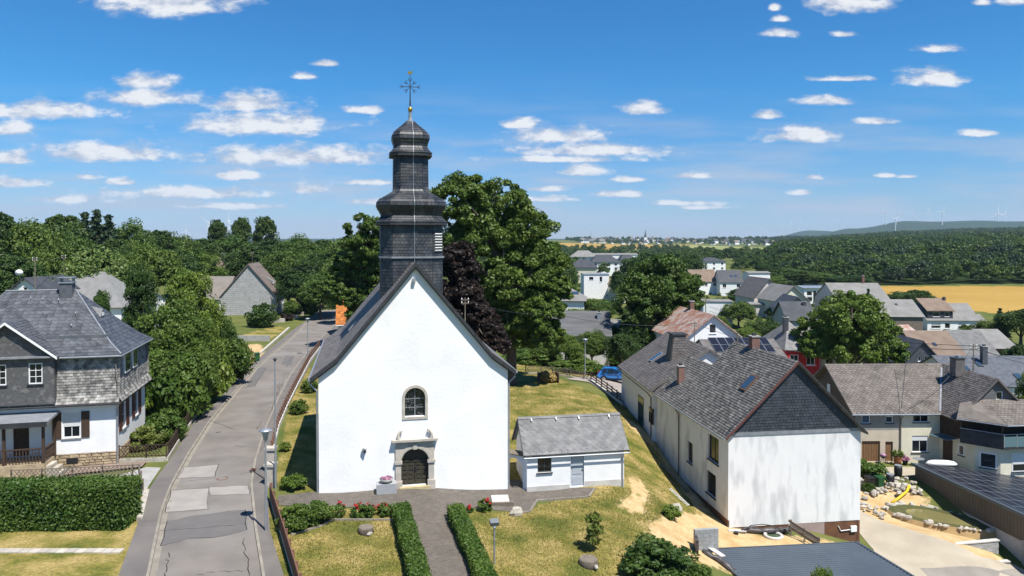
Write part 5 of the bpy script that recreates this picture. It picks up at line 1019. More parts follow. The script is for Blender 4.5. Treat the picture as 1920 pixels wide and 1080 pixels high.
mb.build('liner', MUD, PD, True); sk_ = MB(); [sk_.poly([egg(2 * math.pi * i / NT, 1.12, .058), egg(2 * math.pi * (i+1) / NT, 1.12, .058), egg(2 * math.pi * (i+1) / NT, 1.34, -.9), egg(2 * math.pi * i / NT, 1.34, -.9)]) for i in range(NT)]; sk_.build('sand_bank', pm('pond_sand', (.42, .29, .14), (.34, .24, .12), 2, rough=.95), PD, True); MB().poly([egg(2 * math.pi * i / NT, .74, .05) for i in range(NT)]).build('water', WATER, PD)
def stone_mesh(seed, s=1.0):
    r = random.Random(seed); m = MB(); pts = []
    for z, k in ((0, .8), (.45, 1.0), (.85, .62)): pts.append([Vector((math.cos(a * math.pi / 3) * k * r.uniform(.75, 1.1) * .5, math.sin(a * math.pi / 3) * k * r.uniform(.6, 1.0) * .38, z * .5 + r.uniform(-.05, .05))) * s for a in range(6)])
    return m.loft(pts).mesh('stone', SANDST2)
STM = [stone_mesh(k) for k in range(7)]
def put_stone(parent, p, s): o = link('stone', STM[rnd.randrange(7)], parent, p, rnd.uniform(0, 6.3)); o.scale = (s, s * rnd.uniform(.7, 1), s * rnd.uniform(.7, 1)); return o
for i in range(58):
    t = rnd.uniform(0, 6.283)
    put_stone(PD, egg(t, 1.1 + rnd.uniform(-.04, .10), -.05), rnd.uniform(.3, .8))
SW = thing('dry_stone_edging', 'loose pale stones edging the sandy bed by the bins', 'stones', tuple(PG(1650, 925)))
o0 = SW.location.copy()
for (u, v, n, r) in ((1625, 955, 5, 5), (1640, 962, 4, 5), (1655, 970, 4, 4), (1650, 925, 10, 9), (1668, 917, 12, 10), (1690, 908, 12, 9), (1705, 915, 10, 8), (1720, 925, 8, 7), (1620, 905, 7, 6), (1630, 935, 6, 6), (1690, 925, 6, 8)):
    for k in range(n): p = PG(u + rnd.uniform(-r, r) * 1.5, v + rnd.uniform(-r, r)); put_stone(SW, p - o0 + Vector((0, 0, rnd.uniform(0, .25))), rnd.uniform(.35, .75))
pa, pb = PG(1672, 946), PG(1705, 922); MB().tube([pa + Vector((0, 0, .12)), pa.lerp(pb, .35) + Vector((.1, 0, .2)), pa.lerp(pb, .75) + Vector((.15, 0, .3)), pb + Vector((0, 0, .55))], .11, 10).build('drain_pipe', YELP, None, True, label='yellow drain pipe running down to the pond', category='pipe')
GA, GB = Vector((35.25, 61.2, 0)), Vector((36.9, 47.2, 0)); gd = (GB - GA).normalized(); gn = Vector((gd.y, -gd.x, 0)); gn = -gn if gn.x > 0 else gn; GZ = -3.62; GL = (GB - GA).length; G = thing('garage', 'long brown-clad garage with a roof of solar panels', 'garage', (GA.x, GA.y, -6.2)); zt = GZ + 6.2
FG = Face((0, 0, 0), tuple(gd)); FG.N = gn
mb = MB(); k = 0.0
while k < GL:
    for (a, b, h0, h1) in ((0, .12, 0, 0), (.12, .15, 0, .035), (.15, .27, .035, .035), (.27, .3, .035, 0)): mb.poly([FG.p(k + a, .62, h0), FG.p(k + b, .62, h1), FG.p(k + b, zt, h1), FG.p(k + a, zt, h0)])
    k += .3
mb.build('cladding', CLAD, G); fbox(MB(), FG, 0, GL, -2.6, .62, -.2, -.03).build('plinth', CONCP, G); fbox(MB(), FG, 0, GL, -1.5, zt, -.3, -.21).build('wall', CONC, G)
fbox(MB(), FG, GL * .835, GL, -1.7, .55, -.02, .05).build('garage_door', FRAMEW, G); fbox(MB(), FG, GL * .80, GL * .83, -1.8, .75, -.02, .09).build('door_post', CONC, G)
rx = -gn; sd = Vector((rx.x, rx.y, -.15)); sd_l = 11.5; ra, rb_ = FG.p(-.15, zt, .25), FG.p(GL + .15, zt, .25)
mb = MB(); mb.obox(ra + ZV * -.02, rb_ - ra, sd * sd_l, ZV * .14); GRf = mb.build('roof', METAL, G); MB().obox(ra + gn * .06 + ZV * -.1, rb_ - ra, -gn * .05, ZV * .24).build('fascia', METAL, GRf)
pm1 = MB(); pwid, plen = 1.02, 1.66; fr = gd; sp = sd.normalized(); nrm_ = fr.cross(sp).normalized(); nrm_ = nrm_ if nrm_.z > 0 else -nrm_
fmesh = MB().obox((0, 0, 0), fr * (plen - .02), sp * (pwid - .02), nrm_ * .04).mesh('solar_panel', ZINC); cmesh = MB().obox(fr * .035 + sp * .035, fr * (plen - .09), sp * (pwid - .09), nrm_ * .045).mesh('cell_sheet', SOLAR)
for i in range(8):
    for j in range(10): o = link('solar_panel', fmesh, GRf, ra + fr * (.25 + plen * i) + sp * (.45 + pwid * j) + ZV * .16); link('cell_sheet', cmesh, o)
MB().box(0, .35, -.15, .15, 0, .1)
# rear wall line of the garage court, block retaining walls
def block_wall(label, A, B, ztop, rows, cap=True, lean=0.0):
    d = B - A; L0 = d.length; d.normalize(); T = thing('retaining_wall', label, 'wall', (A.x, A.y, ztop - rows * .24), math.atan2(d.y, d.x)); bm_ = MB().box(.006, .494, 0, .24, .006, .234).mesh('block', BLOCK)
    for r in range(rows):
        x = -.25 if r % 2 else 0
        while x < L0 - .1:
            a, b = max(x, 0), min(x + .5, L0)
            if b - a > .45: link('block', bm_, T, (x, 0, r * .24))
            else: MB().box(a + .006, b - .006, 0, .24, r * .24 + .006, r * .24 + .234).build('block', BLOCK, T)
            x += .5
    if cap: MB().box(-.05, L0 + .05, -.05, .3, rows * .24, rows * .24 + .07).build('coping', CONCP, T)
    return T
block_wall('grey block retaining wall with pale coping below the pond', P(1777, 1022, -5.7), P(1873, 1013, -5.7), -5.75, 6)
block_wall('lower grey block step wall beside the garage door', P(1822, 1058, -6.7), P(1893, 1054, -6.7), -6.7, 3)
a, b = P(1785, 1048, -6.6), P(1850, 1085, -7.0); MB().obox(a + Vector((0, 0, -.5)), b - a, (.35, .2, 0), (0, 0, .6)).build('ramp_wall', CONCP, None, label='pale concrete ramp edge leading down to the garage', category='wall')
# bins and barrels by the stones
def bin_(label, p, rz=0, s=1.0, mat=BINW, lid=True, group=None):
    T = thing('waste_bin', label, 'bin', tuple(p), rz, group); m = MB(); m.loft([[Vector((x * .24, y * .27, .08)) * s for x, y in ((-1, -1), (1, -1), (1, 1), (-1, 1))], [Vector((x * .29, y * .34, 1.0)) * s for x, y in ((-1, -1), (1, -1), (1, 1), (-1, 1))]]); m.build('body', mat, T)
    if lid: MB().obox(Vector((-.31, -.38, 1.0)) * s, (.62 * s, 0, 0), (0, .76 * s, .04), (0, 0, .06 * s)).build('lid', mat, T)
    for x in (-.2, .2): MB().tube([(x * s - .03, .3 * s, .1 * s), (x * s + .03, .3 * s, .1 * s)], .1 * s, 10).build('wheel', BLACKP, T)
    return T
bin_('black wheeled bin between the leafy bed and the stones', PG(1630, 917), .2, mat=BLACKP); gb_ = bin_('green wheeled bin with open lid beside the black bin', PG(1648, 915), .2, lid=False)
MB().obox(Vector((.29, -.34, .98)), (.34, 0, -.35), (0, .68, 0), (.04, 0, .04)).build('lid', BINW, gb_)
bin_('green wheeled bin at the sandy patch on the left pavement', P(482, 677, .13), .6); bin_('dark green bin at the far street corner', P(600, 581, .13), .4)
for (u, v, lb) in ((1669, 910, 'dark rain barrel with a red flower beside the stone heap'), (1684, 893, 'dark water butt at the path edge by the cream house')):
    p = PG(u, v); T = thing('barrel', lb, 'barrel', tuple(p)); MB().lathe([(.28, 0), (.34, .3), (.34, .7), (.3, .95)], 14).build('body', BLACKP, T, True); MB().lathe([(.31, .95), (.31, 1.0)], 14).build('rim', ZINC, T)
# ================================================================= cream L-shaped house
HO = Vector((32.4, 66.2, -5.0)); ER = math.radians(1.5); EH, ED, EW = 4.85, 10.4, 12.5
EV = thing('cream_house', 'cream L-shaped house with brown slate roof and corner balcony', 'house', tuple(HO), ER); FE = Face((0, 0, 0), (1, 0, 0)); ops = []
e1, e2_, e3, e4, g1, d1 = (opx(EV, FE, *q) for q in ((1616, 1632, 777, 794), (1661, 1675, 773, 793), (1712, 1742, 770, 792), (1710, 1740, 817, 848), (1616, 1650, 827, 868), (1660, 1674, 828, 866)))
g1 = (max(g1[0], .15), g1[1], .02, g1[3]); d1 = (d1[0], d1[1], .02, d1[3]); spl = 3.0; xm = onface(EV, FE, 1689, 800)[0]
wu, wm_, wr = MB(), MB(), MB(); wall_face(wm_, Face((0, 0, 0), (1, 0, 0)), [(-1, 0, xm), (spl, 0, xm)], [g1, d1], .2); wall_face(wu, FE, [(spl, 0, xm), (EH, 0, xm)], [e1, e2_]); wall_face(wr, FE, [(-1, xm, EW), (EH, xm, EW)], [e3, e4])
LFc = Face((0, ED, 0), (0, -1, 0)); wall_face(wm_, LFc, [(-1, 0, ED), (spl, 0, ED)]); wm_.build('wall', TAUPE, EV); wu.build('upper_wall', DGREY, EV)
wall_face(wr, Face((EW, 0, 0), (0, 1, 0)), [(-1, 0, ED), (EH, 0, ED), (EH + 3.4, ED/2, ED/2)]); wall_face(wr, Face((EW, ED, 0), (-1, 0, 0)), [(-1, 0, EW), (EH, 0, EW)]); wr.build('front_wall', CREAM, EV)
gw = MB(); wall_face(gw, LFc, [(spl, 0, ED), (EH, 0, ED), (EH + 3.4, ED/2, ED/2)]); gw.build('timber_gable', BROWNW, EV); fbox(MB(), LFc, ED/2 - .3, ED/2 + .3, EH + .2, EH + 1.5, .0, .04).build('gable_shutter', SHUT, EV)
for q, s in ((e1, 0), (e2_, .45), (e3, .45), (e4, .3)): window(EV, FE, q, 2 if q[1] - q[0] > 1.2 else 1, 1, .08, shutter=s, sillmat=DARKM, glass=GLASSB if q is e1 else GLASS)
door(EV, FE, g1, DOORW, .14, 'garage_door', hand=False); door(EV, FE, d1, DOORW, .14)
for k in range(1, 7): x = g1[0] + (g1[1] - g1[0]) * k / 7; fbox(MB(), FE, x - .012, x + .012, g1[2], g1[3], -.14, -.125).build('door_batten', BROWNW, EV)
ov = .45; k_ = 3.4 / (ED/2); lf = .15; a, b = Vector((-.5, -ov, EH - ov * k_ + lf)), Vector((EW + .3, -ov, EH - ov * k_ + lf)); c, d = Vector((EW + .3, ED/2, EH + 3.4 + lf)), Vector((-.5, ED/2, EH + 3.4 + lf))
rm = MB(); slab(rm, a, b, c, d, .14); slab(rm, Vector((EW + .3, ED + ov, a.z)), Vector((-.5, ED + ov, a.z)), d, c, .14); SLX = pm('brown_shingle', (.145, .125, .108), (.188, .165, .147), 1.2, rough=.85, vary=.4, c3=(.11, .095, .085), s3=.6); ERf = rm.build('roof', SLX, EV)
es = MB(); slates(es, a, b, c, d, w=.45, e=.27, th=.016, lift=.022, vary=.35, point=True); es.build('slate_courses', SLX, ERf, kind='stuff')
MB().tube([a + Vector((0, -.06, -.1)), a.lerp(b, .69) + Vector((0, -.06, -.1))], .075, 8).build('gutter', ZINC, EV); MB().tube([FE.p(xm - .05, EH - .45, .4), FE.p(xm - .05, EH - .8, .1), FE.p(xm - .05, 0, .1)], .055, 8).build('downpipe', OLDW, EV)
# wing towards the viewer
def poly_wall(mb, pts, z0, z1):
    for p, q in zip(pts, pts[1:]): mb.poly([(p[0], p[1], z0), (q[0], q[1], z0), (q[0], q[1], z1), (p[0], p[1], z1)])
foot = [(8.15, .05), (9.0, -3.7), (10.5, -4.85), (17.5, -4.2)]; wm_ = MB(); poly_wall(wm_, foot, -1, 2.75); WG = link('wing', None, EV); wm_.build('wing_wall', CREAM, WG)
wm_ = MB(); poly_wall(wm_, [(8.15, .05), (8.75, -2.3), (15.4, -2.3)], 2.7, EH + .1); wm_.build('upper_wing_wall', pm('brown_cladding_wall', (.075, .045, .03), (.05, .032, .024), 3, rough=.8), WG)
gx0, gx1, gy = 8.2, 15.2, -2.45; gmx = (gx0 + gx1) / 2; FGb = Face((gx0, gy, 0), (1, 0, 0)); gz1 = EH + 3.4; go = opx(EV, FGb, 1868, 1881, 734, 750); gm = MB(); wall_face(gm, FGb, [(EH - .1, 0, gx1 - gx0), (gz1, (gx1 - gx0)/2, (gx1 - gx0)/2)], [go]); gm.build('gable', pm('grey_slate_gable', (.13, .13, .135), (.10, .10, .105), 3, rough=.8, bump=.02, bscale=4, stretch=(.4, .4, 4)), WG); window(WG, FGb, go, 1, 1, .08)
rm = MB(); es = MB(); kk = (gz1 - EH + .1) / (gmx - gx0)
for s in (0, 1):
    xe = gx0 - .3 if s == 0 else gx1 + .3; ze = EH - .1 - .3 * kk + .16; q = [Vector((xe, 4.5, ze)), Vector((xe, gy - .35, ze)), Vector((gmx, gy - .35, gz1 + .16)), Vector((gmx, 6.0, gz1 + .16))]
    if s: q = [q[1], q[0], q[3], q[2]]
    slab(rm, *q, th=.13); slates(es, *q, w=.3, e=.22, vary=.5)
WR = rm.build('wing_roof', SLATEB, WG); es.build('slate_courses', SLATEB, WR, kind='stuff')
MB().obox(Vector((7.85, -.3, EH + .0)), Vector((3.35, 5.0, 3.2)), (.14, -.07, 0), (0, -.04, .05)).build('valley_flashing', LEAD, WR)
chm = MB().box(gmx - 1.0, gmx - .1, 1.6, 2.5, gz1 - .5, gz1 + 1.25).build('chimney', SLATEB, WR); MB().lathe([(.2, gz1 + 1.25), (.2, gz1 + 1.5)], 10, (gmx - .5, 2.0, 0)).build('flue', ZINC, chm); MB().box(gmx - 1.06, gmx - .04, 1.54, 2.56, gz1 + 1.2, gz1 + 1.28).build('cap', DARKM, chm)
bal = [(7.95, -3.2), (10.3, -5.5), (17.5, -4.9)]; BAL = link('balcony', None, WG); m = MB(); m.prism([Vector((x, y, 2.72)) for x, y in bal] + [Vector((17.5, -2.3, 2.72)), Vector((8.7, -2.3, 2.72))], (0, 0, .2)); m.build('floor_slab', DARKM, BAL)
fp = Face((bal[0][0], bal[0][1], 0), (bal[1][0] - bal[0][0], bal[1][1] - bal[0][1], 0)); l1 = math.dist(bal[0], bal[1]); fbox(MB(), fp, 0, l1, 2.8, 3.95, -.03, .03).build('side_panel', DARKM, BAL)
fp2 = Face((bal[1][0], bal[1][1], 0), (bal[2][0] - bal[1][0], bal[2][1] - bal[1][1], 0)); l2 = math.dist(bal[1], bal[2])
for k in range(6): fbox(MB(), fp2, l2 / 6 * k + .04, l2 / 6 * (k+1) - .04, 2.95, 3.85, -.015, .015).build('glass_panel', pm('blue_glass_panel', (.10, .17, .20), rough=.1, spec=.7) if k == 0 else MATS['blue_glass_panel'], BAL); fbox(MB(), fp2, l2 / 6 * k - .03, l2 / 6 * k + .03, 2.9, 4.0, -.03, .03).build('post', ZINC, BAL)
for f, l in ((fp, l1), (fp2, l2)): MB().tube([f.p(0, 4.05, 0), f.p(l, 4.05, 0)], .035, 6).build('handrail', ZINC, BAL)
for x, y in ((8.1, -3.25), (10.35, -5.35)): MB().box(x - .06, x + .06, y - .06 + .1, y + .06 + .1, 2.9, 5.0).build('roof_post', BROWNW, BAL)
lo = [Vector((7.55, -3.3, 4.95)), Vector((10.35, -5.85, 4.95)), Vector((17.5, -5.3, 4.95))]; hi = [Vector((8.5, -2.3, 6.1)), Vector((10.7, -2.5, 6.45)), Vector((17.5, -2.5, 6.45))]; m = MB(); es = MB()
for k in range(2): slab(m, lo[k], lo[k+1], hi[k+1], hi[k], .12); slates(es, lo[k], lo[k+1], hi[k+1], hi[k], w=.35, e=.24, vary=.4)
BR2 = m.build('balcony_roof', SLX, WG); es.build('slate_courses', SLX, BR2, kind='stuff'); MB().tube([lo[0] + ZV * -.06, lo[1] + ZV * -.06, lo[2] + ZV * -.06], .06, 6).build('gutter', ZINC, BR2)
fw1 = Face((foot[0][0], foot[0][1], 0), (foot[1][0] - foot[0][0], foot[1][1] - foot[0][1], 0)); fw2 = Face((foot[1][0], foot[1][1], 0), (foot[2][0] - foot[1][0], foot[2][1] - foot[1][1], 0)); fw3 = Face((foot[2][0], foot[2][1], 0), (foot[3][0] - foot[2][0], foot[3][1] - foot[2][1], 0))
def stuck(F, q, glass=GLASS, nm='window', sh=0.0):
    f = fbox(MB(), F, q[0], q[1], q[2], q[3], -.05, .025).build(nm, FRAMEW, WG); fbox(MB(), F, q[0] + .09, q[1] - .09, q[2] + .09, q[3] - .09, .025, .032).build('pane', glass, f); fbox(MB(), F, q[0] - .06, q[1] + .06, q[2] - .09, q[2] - .01, 0, .12).build('sill', DARKM, f)
    if sh: fbox(MB(), F, q[0] + .07, q[1] - .07, q[3] - (q[3] - q[2]) * sh, q[3] - .05, .032, .05).build('roller_shutter', SHUT, f)
stuck(fw1, (2.15, 2.75, 1.3, 2.25)); stuck(fw2, (.35, 1.6, .75, 2.1)); stuck(fw3, (1.1, 3.4, .55, 2.2), GLASS, 'window', .6)
fbox(MB(), fw1, .45, 1.5, .35, 2.4, -.05, .03).build('front_door', BROWNW, WG); m = MB(); m.obox(fw1.p(.1, 2.7, 0), fw1.U * 2.0, fw1.N * 1.3 + ZV * -.05, ZV * .04); m.build('door_canopy', MATS['blue_glass_panel'], WG)
for k in range(3): fbox(MB(), fw1, .3, 1.9, -.3, .3 - .16 * k, .02 + .3 * k, .32 + .3 * k).build('step', CONC, WG)
# courtyard furniture
T, p = lay('garden_bench', 'pale wooden bench against the cream house wall', 'bench', 1712, 868, rz=.05)
MB().box(-.85, .85, -.2, .2, .42, .48).build('seat', pm('pine_wood', (.48, .33, .18), (.38, .26, .14), 4), T); MB().box(-.85, .85, .2, .25, .6, .85).build('backrest', MATS['pine_wood'], T)
for x in (-.75, .75):
    for y in (-.15, .2): MB().box(x - .03, x + .03, y - .03, y + .03, 0, .42 if y < 0 else .85).build('leg', MATS['pine_wood'], T)
T, p = lay('garden_table', 'round grey metal garden table in front of the bench', 'table', 1722, 874); MB().lathe([(.5, .7), (.5, .73)], 20).build('tabletop', ZINC, T); MB().lathe([(.035, 0), (.035, .7)], 8).build('stem', ZINC, T); MB().lathe([(.28, 0), (.25, .04)], 12).build('foot', ZINC, T)
T, p = lay('kettle_grill', 'small black tripod grill with a pink cover beside the wooden garage door', 'grill', 1656, 870); MB().lathe([(.1, .55), (.26, .68), (.28, .8)], 14).build('bowl', BLACKP, T, True); MB().lathe([(.28, .8), (.2, .95), (.02, 1.02)], 14).build('cover', PINKF, T, True)
for k in range(3): a = k * 2.1; MB().tube([(.1 * math.cos(a), .1 * math.sin(a), .6), (.3 * math.cos(a), .3 * math.sin(a), 0)], .02, 5).build('leg', BLACKP, T)
T, p = lay('flower_pot', 'large terracotta pot with a green plant by the small door', 'pot', 1683, 872); MB().lathe([(.26, 0), (.36, .5), (.34, .75), (.38, .78)], 16).build('pot', COPPER, T, True); POTS = [(T, .78, LEAFC, .4)]
T, p = lay('flower_pot', 'small dark pot of purple flowers left of the bench', 'pot', 1697, 872); MB().lathe([(.18, 0), (.24, .35), (.26, .38)], 14).build('pot', BLACKP, T, True); POTS.append((T, .38, PINKF, .3))
T, p = lay('globe_lamp', 'short garden lamp with a white globe in the courtyard of the cream house', 'lamp', 1828, 884); MB().tube([(0, 0, 0), (0, 0, 1.5)], .05, 8).build('post', BLACKP, T); MB().lathe([(.03, 1.48), (.15, 1.55), (.21, 1.7), (.15, 1.86), (.02, 1.91)], 14).build('globe', OPAL, T, True)
p = Vector((38.6, 62.9, gz(38.6, 62.9) + .75)); m = MB(); rings = []
for t in np.linspace(-1, 1, 11): w_ = .42 * math.sqrt(max(0.0, 1 - abs(t) ** 3)) + .02; rings.append([Vector((t * 1.35, w_ * math.cos(a), .75 * w_ * max(math.sin(a), -.2))) for a in [k * math.pi / 5 for k in range(10)]])
m.loft(rings); T = thing('upturned_boat', 'long white hull lying behind the solar garage roof', 'boat', tuple(p), -.12); m.build('hull', WHITEP, T, True)
for x in (-.7, .7): MB().box(x - .08, x + .08, -.3, .3, -.8, -.02).build('trestle', OLDW, T)
# ================================================================= houses of the village
def wrow(face, n, z, ww, hh, x0=.8, gap=None, nx=2):
    def f(w, h, r): g = gap or (w - 2 * x0 - ww) / max(n - 1, 1); return [(face, x0 + g * k, z if z >= 0 else h + z, ww, hh, nx, 1) for k in range(n)]
    return f
def wins(*rows):
    def f(w, h, r): return [q for row in rows for q in (row(w, h, r) if callable(row) else [row])]
    return f
ROOFG = pm('grey_fibre_roof', (.165, .16, .15), (.215, .21, .20), .5, rough=.85, bump=.015, bscale=3, c3=(.19, .18, .17), s3=.8)
ROOFB = pm('brown_tile_roof', (.16, .115, .085), (.20, .15, .115), .7, rough=.85, bump=.02, bscale=4)
ROOFD = pm('dark_tile_roof', (.045, .048, .055), (.065, .068, .075), .7, rough=.6, bump=.02, bscale=4)
ROOFP = pm('pinkish_shingle_roof', (.20, .175, .155), (.165, .148, .132), .7, rough=.85, bump=.015, bscale=4)
GSHING = bricked('grey_shingle_cladding', (.36, .36, .355), (.32, .32, .315), (.22, .22, .22), 1.3, .42, .5, .02, axes='xz', bump=.02)
hpx('house', 'white gabled house with rusty red sheet metal roof behind the farmhouse', 1281, 1396, 636, 592, 92, 11.5, 'y', math.radians(8), wall=WHITE, roof=RUST, over=.45, gutter=False, chim=[(4.2, 7.5, 12.2, .6)], wins=lambda w, h, r: [('F', w/2 - .45, h + .7, .9, 1.2, 1, 1), ('L', 3, h - 2.2, .9, 1.2), ('L', 7, h - 2.2, .9, 1.2)])
hpx('house', 'low house with a large solar array on its dark roof behind the farmhouse ridge', 1336, 1476, 676, 638, 80, 8.5, 'x', math.radians(2), wall=WHITE, roof=SLATEB, over=.3, panels=[(.12, .36, 7, 2, 1.02, 1.7)], gutter=False)
hpx('house', 'red walled house with steep grey hipped roof and white windows', 1474, 1537, 655, 605, 88, 8.5, 'x', math.radians(2), wall=RED, roof=SLATEL, hip=2.0, over=.3, gutter=False, chim=[(1.2, 3, 11.6, .55, SLATE)], wins=wins(wrow('F', 2, -2.0, 1.1, 1.3, .5), wrow('F', 2, -4.9, 1.1, 1.3, .5)))
hpx('house', 'white house partly hidden behind the big round tree', 1540, 1590, 660, 630, 92, 8, 'x', 0, wall=WHITE, roof=SLATEB, wins=wrow('F', 2, -2.0, 1, 1.2, .6))
hpx('house', 'pale grey gabled house with lean-to at the hillside gardens', 1414, 1470, 556, 523, 190, 12, 'y', math.radians(6), wall=PINK, roof=SLATEB, over=.5, gutter=False, wins=lambda w, h, r: [('F', w/2 - .5, h + 1.4, .9, 1.1), ('F', w*.28, h - 1.5, .9, 1.2), ('F', w*.66, h - 1.5, .9, 1.2)])
hpx('lean_to', 'flat pale lean-to in front of the grey gabled house', 1409, 1452, 571, 567, 183, 5, 'x', 0, wall=PINK, roof=ROOFG, category='building', over=.4, gutter=False, wins=lambda w, h, r: [('F', w - 1.4, .1, 1.0, 1.9)])
hpx('house', 'cream gabled house right of the grey gabled house', 1458, 1517, 563, 537, 176, 11, 'y', math.radians(6), wall=CREAM, roof=ROOFG, over=.5, gutter=False, wins=lambda w, h, r: [('F', w*.45, h - .2, 1.3, 1.3), ('F', w*.75, .4, 1.1, 1.7)])
hpx('house', 'small grey gable with dark roof in front of the cream house', 1470, 1516, 578, 557, 160, 9, 'y', math.radians(-4), wall=pm('mid_grey_render', (.36, .36, .36), rough=.9), roof=ROOFD, over=.6, gutter=False, wins=lambda w, h, r: [('F', w*.6, h - .9, 1.0, 1.0)])
hpx('house', 'dark ribbed roof house below the cream gable', 1477, 1527, 600, 566, 135, 10, 'x', math.radians(-6), wall=pm('beige_wall', (.45, .43, .38), rough=.9), roof=ROOFD, over=.4, gutter=False, chim=[(4.2, 4, 9.6, .6, SLATE)])
hpx('villa', 'modern white house with dark window strips and solar roof', 1508, 1568, 540, 536, 240, 9, 'x', math.radians(2), wall=WHITE, roof=ZINC, over=.6, category='house', gutter=False, panels=[(.2, .9, 9, 1, .95, 1.5)], wins=lambda w, h, r: [('F', .9, h - 2.6, 1.8, 1.5), ('F', 3.1, .3, 1.1, h - 1.2), ('F', 5.4, .3, 1.1, h - 1.2), ('F', 6.8, h - 2.6, 1.6, 1.5), ('F', 1, 1, 1.8, 1.5)])
hpx('barn', 'large barn with broad pale grey roof beside the wheat field', 1572, 1668, 566, 531, 178, 16, 'x', math.radians(-3), wall=PINK, roof=ROOFG, category='barn', over=.3, gutter=False, chim=[(9.5, 8, 12, .6)], skylights=[(.35, .5, .7, .9)])
hpx('barn', 'grey roofed barn with a dark timber wall below the broad roof barn', 1655, 1727, 593, 562, 148, 11, 'x', math.radians(-5), wall=OLDW, roof=ROOFG, category='barn', over=.35, gutter=False, skylights=[(.5, .65, .5, .6)])
hpx('barn', 'weathered barn with pale grey roof behind the round tree', 1600, 1652, 600, 572, 140, 9, 'x', 0, wall=OLDW, roof=SLATEL, category='barn', gutter=False)
hs, w_, h_, r_2 = hpx('house', 'white two-storey house with dark box dormer in front of the wheat field', 1739, 1833, 600, 569, 168, 10, 'x', math.radians(-2), wall=WHITE, roof=ROOFG, over=.35, gutter=False, wins=wins(lambda w, h, r: [('F', .9, h - 2.0, 2.2, 1.3, 1, 1, .5), ('F', 4.1, h - 2.0, 1.2, 1.3), ('F', 7.2, h - 2.0, 1.6, 1.3, 1, 1, .6), ('F', 10.2, h - 2.1, 1.0, 1.5, 1, 1, .4)]))
DM = link('dormer', None, hs); FD = Face((.1, .3, 0), (1, 0, 0)); m = MB(); wall_face(m, FD, [(h_ + .5, 0, 6.0), (h_ + 2.1, 0, 6.0)], [(1.3, 3.0, h_ + .75, h_ + 1.9), (4.1, 5.2, h_ + .75, h_ + 1.9)]); m.box(.1, .16, .3, 4.5, h_ + .3, h_ + 2.1); m.box(6.04, 6.1, .3, 4.5, h_ + .3, h_ + 2.1); m.build('dormer_wall', ROOFD, DM)
for o in ((1.3, 3.0, h_ + .75, h_ + 1.9), (4.1, 5.2, h_ + .75, h_ + 1.9)): window(DM, FD, o)
MB().obox((-.2, -.1, h_ + 2.1), (6.6, 0, 0), (0, 5.1, 2.6), (0, 0, .15)).build('dormer_roof', ROOFB, DM); MB().box(6.0, 6.5, 4.0, 4.6, h_ + 3, h_ + 5.2).build('chimney', ROOFD, DM)
hpx('shed', 'small grey shed at the right end of the white dormer house', 1833, 1851, 606, 590, 168, 6, 'x', 0, wall=ROOFG, roof=ROOFG, category='shed', over=.2, gutter=False)
hpx('house', 'dark slate gable with two small white windows behind the cream house', 1690, 1768, 681, 640, 99, 11, 'y', 0, wall=SLATE, roof=ROOFD, over=.3, gutter=False, wins=lambda w, h, r: [('F', w*.40, h + .25, .45, .7), ('F', w*.55, h + .25, .45, .7)])
hpx('barn', 'barn with brown tiled roof and one skylight in the lower village', 1728, 1808, 668, 621, 111, 11, 'x', math.radians(-2), wall=OLDW, roof=ROOFB, category='barn', over=.3, gutter=False, skylights=[(.45, .4, .55, .8)])
hpx('barn', 'grey roofed barn joined to the brown roofed barn', 1809, 1872, 668, 620, 112, 11, 'x', math.radians(-2), wall=OLDW, roof=SLATEL, category='barn', over=.25, gutter=False, skylights=[(.62, .3, .55, .8)])
hpx('barn', 'pale grey roofed barn with red brick wall at the right', 1862, 1902, 652, 618, 124, 11, 'x', math.radians(-2), wall=pm('brick_wall', (.22, .09, .07), (.1, .09, .08), 1, rough=.9), roof=ROOFG, category='barn', over=.5, gutter=False)
hpx('house', 'dark slate roofed house with skylights behind the corner balcony', 1800, 1985, 724, 668, 83, 11, 'x', math.radians(-2), wall=WHITE, roof=SLATE, over=.3, gutter=False, skylights=[(.36, .62, .7, 1.0), (.62, .2, .8, 1.3), (.2, .5, .6, .9)], chim=[(5.2, 4, 9.2, .6, SLATE)])
hpx('shed', 'small shed with rusty striped roof left of the brown barn', 1697, 1738, 634, 611, 128, 7, 'x', math.radians(18), wall=WHITE, roof=RUST, category='shed', over=.2, gutter=False)
hpx('garage_block', 'low white garage block below the hedge gardens', 1319, 1372, 566, 563, 152, 6, 'x', math.radians(-6), wall=WHITE, roof=ROOFG, category='garage', over=.15, gutter=False)
hpx('villa', 'white cube villa with flat hipped grey roof standing above the trees', 1317, 1362, 490, 483, 420, 13, 'x', math.radians(6), wall=WHITE, roof=ROOFD, hip=5, category='house', over=.6, gutter=False, wins=wins(wrow('F', 3, -2.2, 1.3, 1.4, 1.5), wrow('F', 3, -5.0, 1.3, 1.4, 1.5)))
hpx('house', 'white house with brown gabled roof left of the dark roofed pair', 1300, 1350, 528, 506, 280, 10, 'x', math.radians(10), wall=WHITE, roof=ROOFB, gutter=False, wins=wins(wrow('F', 3, -1.9, 1.3, 1.4, 1.0)))
hpx('house', 'white house with dark blue roof and two rooflights right of the brown roofed one', 1350, 1392, 529, 507, 275, 11, 'x', math.radians(-4), wall=WHITE, roof=ROOFD, gutter=False, skylights=[(.5, .45, 1.0, 1.3), (.68, .45, 1.0, 1.3)], wins=wins(wrow('F', 2, -2.2, 1.4, 1.6, 1.0)))
hpx('pavilion', 'flat white pavilion at the wood edge right of the paired houses', 1404, 1444, 512, 509, 290, 8, 'x', 0, wall=WHITE, roof=ROOFG, category='building', gutter=False)
